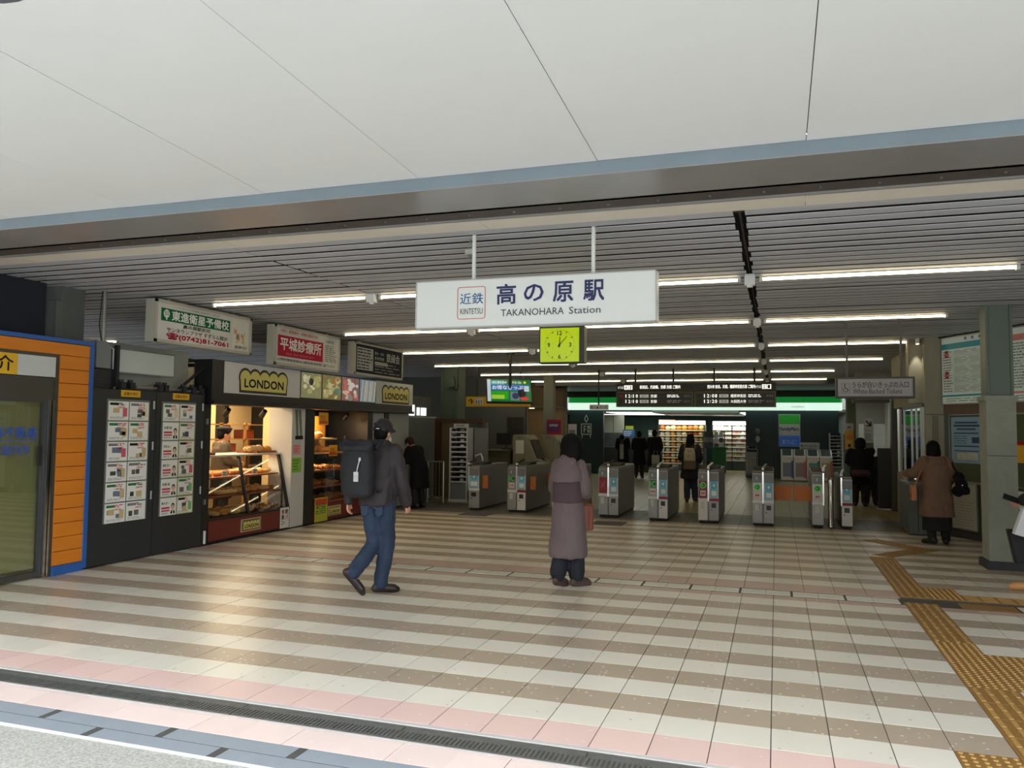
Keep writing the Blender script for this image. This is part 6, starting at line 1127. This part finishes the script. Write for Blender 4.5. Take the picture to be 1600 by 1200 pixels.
mb = MB(); t = MB(headmat(JM)); mb.add([], [], MATS['jacket_dark_plum']); cone(mb, (-.08, -.06, 1.44), .045, (.09, -.05, 1.45), .045, JKT); cone(mb, (.09, -.05, 1.45), .045, (.09, .07, 1.42), .04, JKT); cone(mb, (-.08, -.06, 1.44), .045, (-.07, .07, 1.42), .04, JKT); part('hood', fuse('hood', mb, .01, 4, .006), man)
SHM = M('shoe_dark_brown', (40, 32, 30), .45, var=.2, bump=.1); shoes(man, JM, SHM)
mb = MB(); mb.add([], [], MATS['skin'])
bp = thing('backpack', 'black backpack with a white luggage tag on the walking man\'s back', 'backpack', tuple(man.location+Vector((0, 0, 1.0))), -.10)
PKB = M('backpack_black', (27, 28, 33), .7, var=.15, bump=.2, bscale=250)
mb = MB(); mb.add([], [], PKB); b = mb
loft(b, [(-.06, -.245, -.055, .135, .075), (-.06, -.25, -.02, .165, .095), (-.06, -.255, .16, .175, .11), (-.06, -.25, .33, .165, .10), (-.06, -.245, .39, .155, .085)], PKB)
part('bag_body', fuse('bag_body', b, .011, 3, .006, (7, 7, 7), 2), bp)
b = MB(); b.add([], [], PKB); loft(b, [(-.08, -.25, .375, .17, .075), (-.08, -.255, .42, .185, .07), (-.085, -.255, .455, .19, .04)], PKB); cone(b, (-.22, -.255, .45), .035, (.06, -.255, .455), .035, PKB); part('roll_top', fuse('roll_top', b, .011, 3, .008, (9, 9, 9), 5), bp)
b = MB(); b.add([], [], PKB)
for x in (-.16, .09): b.tube([(x, -.18, .40), (x, -.10, .47), (x, .02, .465), (x, .13, .40), (x*1.15, .165, .25), (x*1.3, .1, .05), (x*1.2, -.15, .0)], .02, PKB, n=8)
obj('shoulder_strap', b, bp, local=True, smooth=True)
b = MB(); TG = M('tag_white', (196, 200, 204), .4); b.tube([(.03, -.355, .30), (.022, -.365, .25), (.01, -.368, .19)], .006, TG, n=6); b.box(-.02, .03, -.376, -.366, .10, .19, TG); b.box(-.012, .022, -.379, -.375, .12, .165, LGREY); b.ball((.032, -.356, .305), (.014, .01, .02), TG, n=8, k=6); obj('luggage_tag', b, bp, local=True, label='white luggage tag on a strap')
# ---------------- woman in the mauve coat
JW = J(hip=(0, 0, .84), neck=(.0, .02, 1.28), head=(.04, .055, 1.40), yaw=-.55, pitch=-.1, shL=(-.155, 0, 1.23), shR=(.155, .01, 1.23), elL=(-.21, .02, 1.0), wrL=(-.14, .18, .92), elR=(.22, .02, 1.0), wrR=(.16, .20, .93), hL=(-.08, 0, .82), hR=(.08, 0, .82), kL=(-.08, -.01, .44), kR=(.085, .05, .44),
       aL=(-.085, -.10, .10), tL=(-.06, .04, .035), aR=(.09, .06, .085), tR=(.17, .20, .035))
wom = person('woman in long mauve coat with a hood and wide navy trousers, seen from behind', (-2.03, 7.98, 0), -.16, JW, .009, curl=(.9, 1.0))
wom.scale = (.80, .86, 1)
COAT = M('coat_mauve', (106, 92, 93), .85, var=.12, scale=5, bump=.2, bscale=200); COATD = M('coat_dark_mauve', (78, 60, 65), .85, var=.12, bump=.2, bscale=200)
sleeve_top(wom, JW, COAT, 'coat', tors=[(.30, .235, .205), (.34, .24, .21), (.6, .225, .195), (.85, .20, .17), (1.05, .19, .15), (1.18, .18, .135), (1.27, .13, .10), (1.33, .08, .075)], rs=(.095, .085, .082, .066), fold=.014, seed=7, cuff=.95)
mb = MB(); mb.add([], [], COATD); loft(mb, [(0, -.012, .86, .207, .178), (0, -.012, .9, .206, .176), (0, -.01, 1.08, .198, .158)], COATD); part('back_panel', fuse('back_panel', mb, .012, 2, .004), wom, 'darker mauve band across the back')
mb = MB(); mb.add([], [], COAT); loft(mb, [(.0, -.03, 1.085, .218, .17, 0, .12), (.0, -.03, 1.13, .22, .172, 0, .14), (0.0, -.025, 1.2, .19, .16), (.0, -.02, 1.29, .12, .12), (.01, -.005, 1.345, .10, .105)], COAT); cone(mb, (-.07, -.09, 1.26), .06, (.08, -.08, 1.27), .06, COAT); part('hood_collar', fuse('hood_collar', mb, .012, 3, .008, (8, 8, 8)), wom)
NVT = M('trousers_navy', (24, 28, 40), .8, var=.1)
mb = MB(); mb.add([], [], NVT)
for q, s in (('L', -1), ('R', 1)): chain(mb, [JW['k'+q], JW['k'+q].lerp(JW['a'+q], .5), JW['a'+q]+Vector((0, -.005, .06))], [.10, .105, .108], NVT)
loft(mb, [(0, 0, .5, .16, .12), (0, 0, .8, .16, .13), (0, 0, .9, .14, .11)], NVT); part('trousers', fuse('trousers', mb, .012, 3, .010, (16, 16, 3)), wom)
hair(wom, JW, style='full', k=(1.42, 1.22, 1.12)); shoes(wom, JW, M('sneaker_brown', (78, 58, 54), .7, var=.2), k=1.12)
t = MB(headmat(JW)); t.tube([(.055, .05, -.04), (.08, .0, -.02), (.09, -.01, -.03)], .003, MK, n=5); t.ball((0, .06, -.06), (.056, .048, .048), MK, n=12, k=8); obj('face_mask', t, wom, local=True, smooth=True)
for q in 'LR':
    a = JW['a'+q]; mb = MB(); mb.ball((a.x-.055, a.y-.02, a.z+.01), (.012, .03, .035), M('sneaker_beige', (176, 150, 140), .7), n=8, k=6); mb.ball((a.x+.05, a.y-.03, a.z+.0), (.012, .03, .035), MATS['sneaker_beige'], n=8, k=6); obj('shoe_panel', mb, wom, local=True, smooth=True)
hb = thing('handbag', 'narrow orange-brown handbag hanging from the mauve coat woman\'s forearm', 'handbag', (-1.83, 8.10, .58)); HBM = M('handbag_tan', (122, 62, 42), .45, var=.2)
mb = MB(); mb.ext([(-1.885, 7.98, .575), (-1.785, 8.06, .575), (-1.785, 8.06, .83), (-1.88, 7.98, .84)], (-.05, .18, 0), HBM); obj('bag_body', mb, hb, bevel=.015); mb = MB(); mb.tube([(-1.86, 8.03, .82), (-1.87, 8.04, .95), (-1.86, 8.10, .985), (-1.84, 8.15, .95), (-1.83, 8.16, .82)], .009, HBM, n=7); obj('bag_handle', mb, hb, smooth=True)
mb = MB(); mb.box(-1.83, -1.825, 8.02, 8.06, .6, .8, M('bag_strap_dark', (70, 36, 30), .5)); obj('bag_strap', mb, hb)
# ---------------- generic dark coat figure
def coated(label, loc, rz, j, coat, legs, vox=.014, sc=1.0, hem=.55, style='short', flare=1.0, hairmat=HAIR, name='coat', shoe=None, fold=.009, seed=1, skirt=False, hood=False, **k):
    p = person(label, loc, rz, j, vox, sc, **k); h = j['hip'].z; n_ = j['neck'].z
    sleeve_top(p, j, coat, name, tors=[(hem, .20*flare, .165*flare), (hem+.03, .205*flare, .168*flare), (h+.02, .195, .16), (h+.2, .19, .15), (n_-.12, .185, .14), (n_-.04, .14, .11), (n_+.03, .085, .08)], rs=(.098, .086, .078, .064), vox=vox, fold=fold, seed=seed, cuff=.96)
    if skirt:
        mb = MB(); mb.add([], [], legs); loft(mb, [(0, 0, .2, .19, .16), (0, 0, .6, .17, .14), (0, 0, h, .15, .12)], legs); part('skirt', fuse('skirt', mb, vox, 3, .012, (14, 14, 3)), p)
        mb = MB(); mb.add([], [], legs); [chain(mb, [j['k'+q], j['a'+q]], [.07, .06], legs) for q in 'LR']; part('trousers', fuse('trousers', mb, vox, 2), p)
    else: trousers(p, j, legs, r=(.1, .088, .078, .068), vox=vox, fold=.006, top=.04)
    if style: hair(p, j, hairmat, style)
    shoes(p, j, shoe or M('shoe_black', (24, 24, 26), .5))
    if hood:
        mb = MB(); mb.add([], [], coat); hd = j['neck']; loft(mb, [(hd.x, hd.y-.05, hd.z-.1, .15, .09), (hd.x, hd.y-.05, hd.z-.04, .14, .11), (hd.x, hd.y-.02, hd.z+.03, .105, .10)], coat); part('hood', fuse('hood', mb, .013, 3, .008), p)
    return p
BKC = M('coat_black', (20, 21, 24), .85, spec=.2, var=.15, bump=.15); DKT = M('trousers_black', (26, 27, 32), .8, var=.15)
# person stooping by the far end of the bakery, facing the shop
JS = J(hip=(.0, -.03, .80), neck=(0, .16, 1.22), head=(0, .26, 1.29), pitch=-.45, shL=(-.16, .13, 1.17), shR=(.16, .13, 1.17), elL=(-.2, .14, .95), wrL=(-.1, .32, .92), elR=(.2, .14, .95), wrR=(.1, .32, .92), hL=(-.08, -.03, .78), hR=(.08, -.03, .78), kL=(-.08, .02, .42), kR=(.08, .02, .42))
ps = coated('person in long black coat and glasses stooping beside the bakery', (-6.84, 14.65, 0), 1.25, JS, BKC, DKT, hem=.40, style=None, seed=2)
t = MB(headmat(JS)); mb = MB(); BE = M('beanie_maroon', (44, 24, 30), .9, bump=.3, bscale=120); t.ball((0, -.01, .04), (.092, .104, .096), BE, n=16, k=10); t.ball((0, -.045, -.0), (.082, .07, .07), BE, n=12, k=8); mb.add(t.v, t.f, BE); part('beanie', fuse('beanie', mb, .012, 2), ps)
t = MB(headmat(JS)); [t.tube([(s*.034+.022*math.cos(a), .100, .004+.016*math.sin(a)) for a in [6.2832*q/12 for q in range(13)]], .003, INK, n=5) for s in (-1, 1)]; t.tube([(.056, .1, .008), (.08, .0, .008)], .003, INK, n=5); t.tube([(-.056, .1, .008), (-.08, .0, .008)], .003, INK, n=5); obj('glasses', t, ps, local=True, smooth=True)
# bakery clerk behind the case, facing right
JC = J(hip=(0, 0, .86), neck=(0, .02, 1.33), head=(0, .04, 1.47), pitch=-.15, shL=(-.15, 0, 1.28), shR=(.15, 0, 1.28), elL=(-.2, .02, 1.05), wrL=(-.12, .24, 1.0), elR=(.2, .02, 1.05), wrR=(.12, .24, 1.0))
ck = person('bakery clerk in dark beret and grey shirt behind the slanted bread case', (-8.5, 10.72, 0), -.5, JC, .011)
sleeve_top(ck, JC, M('clerk_shirt', (84, 74, 64), .8, var=.1), 'shirt', hem=.8, fold=.006, vox=.013); trousers(ck, JC, DKT, vox=.014); shoes(ck, JC, M('shoe_black', (24, 24, 26), .5))
mb = MB(); mb.add([], [], BKC); loft(mb, [(0, .015, .45, .18, .16), (0, .015, .9, .175, .155), (0, .02, 1.0, .16, .15)], BKC); part('apron', fuse('apron', mb, .013, 2, .005), ck); hair(ck, JC, style='short')
t = MB(headmat(JC)); mb = MB(); BR = M('beret_black', (26, 25, 30), .9, bump=.2); t.ball((0, .0, .088), (.112, .132, .042), BR, n=18, k=8, tf=Matrix.Rotation(.12, 4, 'X')); t.ball((0, .0, .06), (.09, .105, .05), BR, n=16, k=8); mb.add(t.v, t.f, BR); part('beret', fuse('beret', mb, .01, 2), ck)
# woman with the pale rucksack beyond the gates
JB = J(hip=(0, 0, .82), neck=(0, 0, 1.28), head=(0, .03, 1.405), pitch=-.25, shL=(-.15, 0, 1.23), shR=(.15, 0, 1.23), elL=(-.21, .0, 1.0), wrL=(-.15, .18, .9), elR=(.21, 0, 1.0), wrR=(.15, .18, .9), hL=(-.075, 0, .8), hR=(.075, 0, .8), kL=(-.07, .0, .44), kR=(.075, .06, .44), aL=(-.06, -.08, .085), tL=(-.09, .06, .035), aR=(.09, .08, .085), tR=(.10, .22, .035))
NVC = M('coat_navy', (26, 28, 42), .8, var=.15, bump=.15)
pb = coated('woman in navy coat and jeans with a pale rucksack beyond the gates', (-1.86, 18.45, 0), -.1, JB, NVC, M('jeans_dark', (36, 50, 76), .8, var=.2), hem=.52, style='long', flare=1.1, shoe=M('shoe_maroon', (60, 30, 34), .5))
rs = thing('rucksack', 'pale cream rucksack with brown base on the navy coat woman', 'backpack', (-1.85, 18.3, .72)); RC = M('rucksack_cream', (176, 168, 142), .7, var=.1); RB = M('rucksack_brown', (104, 84, 66), .7)
mb = MB(); mb.add([], [], RC); loft(mb, [(-1.85, 18.22, .93, .13, .075), (-1.85, 18.22, 1.12, .125, .08), (-1.85, 18.23, 1.22, .09, .06)], RC); part_ = fuse('bag_top', mb, .012, 3); o = bpy.data.objects.new('bag_top', part_); COL.objects.link(o); o.parent = rs; o.location = -rs.location
mb = MB(); mb.add([], [], RB); loft(mb, [(-1.85, 18.22, .74, .135, .08), (-1.85, 18.22, .78, .14, .085), (-1.85, 18.22, .94, .135, .08)], RB); part_ = fuse('bag_base', mb, .012, 3); o = bpy.data.objects.new('bag_base', part_); COL.objects.link(o); o.parent = rs; o.location = -rs.location
mb = MB(); [mb.tube([(x, 18.3, 1.18), (x, 18.4, 1.29), (x, 18.5, 1.26), (x, 18.58, 1.1), (x, 18.5, .9), (x, 18.3, .8)], .018, RB, n=7) for x in (-1.97, -1.74)]; obj('shoulder_strap', mb, rs, smooth=True); mb = MB(); mb.tube([(-1.9, 18.16, 1.17), (-1.85, 18.15, 1.14), (-1.8, 18.16, 1.17)], .008, RB, n=6); mb.ball((-1.87, 18.14, 1.04), (.012, .008, .012), INK, n=8, k=5); obj('drawstring', mb, rs)
# three customers in black inside the store entrance
JD = J(hip=(0, 0, .84), neck=(0, .01, 1.32), head=(0, .03, 1.45), shL=(-.16, 0, 1.27), shR=(.16, 0, 1.27), elL=(-.21, .02, 1.03), wrL=(-.13, .2, .95), elR=(.21, .02, 1.03), wrR=(.13, .2, .95), hL=(-.08, 0, .82), hR=(.08, 0, .82))
JDl = J(**{**JD, 'head': (0, .12, 1.32), 'neck': (0, .08, 1.22), 'pitch': -.5})
coated('customer in black leaning over the store counter at the left', (-5.05, 27.4, 0), .5, JDl, BKC, DKT, vox=.017, hem=.5, flare=1.1, seed=3)
coated('customer in black standing in the middle of the three at the store', (-4.42, 27.0, 0), .1, JD, BKC, DKT, vox=.017, hem=.45, flare=1.15, seed=4, hood=True)
coated('customer in a long black coat at the right of the three at the store', (-3.86, 26.7, 0), -.2, JD, BKC, DKT, vox=.017, sc=1.03, hem=.42, flare=1.3, seed=5, hood=True)
for k, (x, y, z, w, h, lab) in enumerate(((-5.05, 27.2, .62, .12, .5, 'pale shoulder bag against the leaning customer in black'), (-3.78, 26.38, .5, .24, .3, 'grey bag held by the right of the three customers in black'))):
    mb = MB(); mb.box(x-w/2, x+w/2, y-.04, y+.04, z, z+h, M('bag_pale_grey', (150, 150, 146), .6)); mb.tube([(x-w*.3, y, z+h), (x-w*.2, y, z+h+.14), (x+w*.2, y, z+h+.14), (x+w*.3, y, z+h)], .008, GREYI, n=6); tag(obj('shopping_bag', mb, bevel=.02), lab, 'bag')
# two dark figures at the right, beyond the last gate
JT = J(hip=(0, 0, .80), neck=(0, .06, 1.24), head=(.02, .12, 1.345), pitch=-.35, shL=(-.17, .04, 1.19), shR=(.17, .04, 1.19), elL=(-.23, .05, .97), wrL=(-.14, .22, .88), elR=(.23, .05, .97), wrR=(.14, .22, .88), hL=(-.085, 0, .78), hR=(.085, 0, .78), kL=(-.085, .02, .42), kR=(.085, .02, .42))
coated('tall dark-coated figure with curly hair, left of the pair by the side passage', (1.72, 18.95, 0), -.1, JT, BKC, DKT, vox=.015, hem=.5, style='full', flare=1.12, seed=6)
JT2 = J(**{**JT, 'kL': (-.085, -.02, .42), 'aL': (-.09, -.12, .1), 'aR': (.09, .1, .085), 'tR': (.11, .25, .035), 'tL': (-.09, .02, .04)})
coated('shorter dark-coated figure stepping behind the curly-haired one', (1.98, 19.35, 0), -.2, JT2, M('coat_charcoal', (34, 35, 38), .8, var=.12), M('trousers_brown', (52, 44, 38), .8), vox=.015, sc=.86, hem=.55, style='short', seed=8)
mb = MB(); WB = M('waist_bag_pattern', (80, 40, 56), .7, var=.7, scale=22); mb.add([], [], WB); loft(mb, [(1.72, 18.71, .66, .17, .05), (1.72, 18.70, .72, .19, .06), (1.72, 18.71, .80, .17, .05)], WB); o = tag(bpy.data.objects.new('waist_bag', fuse('waist_bag', mb, .012, 2)), 'patterned plum bag on the curly-haired figure\'s hip', 'bag'); COL.objects.link(o)
# woman in the brown coat at the ticket window
JR = J(hip=(0, 0, .80), neck=(0, .03, 1.24), head=(-.02, .06, 1.365), yaw=.3, shL=(-.16, .02, 1.19), shR=(.16, 0, 1.19), elL=(-.26, .10, 1.02), wrL=(-.29, .32, 1.0), elR=(.22, -.02, .97), wrR=(.2, .14, .86), hL=(-.08, 0, .78), hR=(.08, 0, .78), kL=(-.08, .02, .42), kR=(.08, .0, .42), aL=(-.08, -.02, .085), tL=(-.12, .13, .035), aR=(.11, -.03, .085), tR=(.16, .11, .035))
BRC = M('coat_brown', (120, 94, 76), .85, var=.12, scale=5, bump=.2, bscale=200)
wb = coated('woman in knee-length brown hooded coat at the ticket window', (2.20, 12.98, 0), .25, JR, BRC, M('trousers_ink', (18, 19, 24), .8), vox=.0115, hem=.40, style='bob', flare=1.15, seed=9, skirt=True, hood=True, fold=.012)
hb = thing('handbag', 'tan shoulder bag at the brown coat woman\'s left hip', 'handbag', (1.93, 13.05, .62)); mb = MB(); mb.box(1.86, 1.93, 12.85, 13.08, .62, .84, M('bag_tan', (190, 130, 84), .6)); obj('bag_body', mb, hb, bevel=.02); mb = MB(); mb.tube([(1.9, 12.88, .83), (1.97, 12.9, 1.0), (2.06, 13.0, 1.24)], .009, MATS['bag_tan'], n=6); mb.box(1.855, 1.862, 12.9, 13.03, .66, .72, M('bag_red', (150, 60, 50), .6)); obj('bag_strap', mb, hb)
fb = thing('fluffy_bag', 'black fluffy bag hanging at the brown coat woman\'s right side', 'handbag', (2.5, 12.75, .7)); mb = MB(); mb.add([], [], BKC)
for c, q in (((2.47, 12.86, .98), .075), ((2.50, 12.86, .87), .085), ((2.46, 12.86, .78), .08), ((2.55, 12.84, .79), .06)): mb.ball(c, q, BKC, n=12, k=8)
o = bpy.data.objects.new('bag_body', fuse('bag_body', mb, .01, 2, .012, (30, 30, 30))); COL.objects.link(o); o.parent = fb; o.location = -fb.location
mb = MB(); mb.tube([(2.46, 12.88, 1.04), (2.42, 12.92, 1.12), (2.40, 12.97, 1.2)], .012, BKC, n=6); mb.ball((2.50, 12.78, .87), (.012, .008, .01), CHROME, n=8, k=5); obj('bag_strap', mb, fb)
# person entering the frame at the right edge, holding a phone and bags
JE = J(hip=(0, 0, .86), head=(0, .06, 1.555), pitch=-.3, elL=(-.20, .10, 1.08), wrL=(-.12, .38, .92), elR=(.22, .02, 1.1), wrR=(.12, .20, .80), aL=(-.09, .30, .085), tL=(-.09, .47, .04), kL=(-.09, .22, .48), aR=(.09, -.2, .1), tR=(.09, -.04, .04), kR=(.09, .03, .47))
pe = coated('person in black sleeves at the right edge, holding a phone and two bags', (2.80, 9.55, 0), 1.45, JE, M('coat_ink', (20, 20, 26), .8), DKT, vox=.009, hem=.55, style='short', seed=11, shoe=M('shoe_tan', (190, 140, 84), .5), curl=(1.2, 1.2))
wl = pe.matrix_basis @ JE['wrL']; wr = pe.matrix_basis @ JE['wrR']
fx, fy = -math.sin(1.45), math.cos(1.45)
mb = MB(Matrix.Translation((2.80+fx*.475, 9.55+fy*.475-.135, .925)) @ Matrix.Rotation(1.45, 4, 'Z') @ Matrix.Rotation(.35, 4, 'X') @ Matrix.Rotation(-.8, 4, 'Y')); mb.box(-.035, .035, -.04, .11, -.006, .006, M('phone_dark', (44, 42, 34), .3)); mb.box(-.032, .032, -.035, .105, .006, .007, M('phone_screen', (20, 22, 26), .1)); tag(obj('phone', mb, bevel=.003), 'dark mobile phone held out at the right edge', 'phone')
tb = thing('tote_bag', 'black glossy tote bag hanging before the green column at the right edge', 'bag', (2.45, 9.35, .27)); TB = M('tote_black', (9, 10, 14), .4, spec=.3, var=.1)
mb = MB(); mb.ext([(2.30, 9.36, .29), (2.66, 9.36, .29), (2.74, 9.36, .62), (2.235, 9.36, .63)], (0, .11, 0), TB); obj('bag_body', mb, tb, bevel=.012); mb = MB(); [mb.tube([(2.36, y, .62), (2.39, y, .74), (2.46, 9.42, .86), (2.52, y, .74), (2.56, y, .62)], .008, TB, n=6) for y in (9.37, 9.46)]; obj('bag_handle', mb, tb, smooth=True)
wbg = thing('paper_bag', 'white bag hanging in front of the black tote at the right edge', 'bag', (2.55, 9.25, .5)); PB = M('bag_white', (206, 210, 212), .5, var=.05)
mb = MB(); mb.ext([(2.25, 9.20, .60), (2.40, 9.20, .56), (2.72, 9.20, .52), (2.70, 9.20, .86), (2.335, 9.20, .86)], (0, .10, 0), PB); obj('bag_body', mb, wbg, bevel=.008); mb = MB(); mb.tube([(2.42, 9.25, .83), (2.46, 9.28, .9), (2.56, 9.28, .9), (2.6, 9.25, .83)], .007, PB, n=6); mb.box(2.42, 2.425, 9.198, 9.2, .6, .82, LGREY); obj('bag_handle', mb, wbg)
bpy.context.view_layer.update()
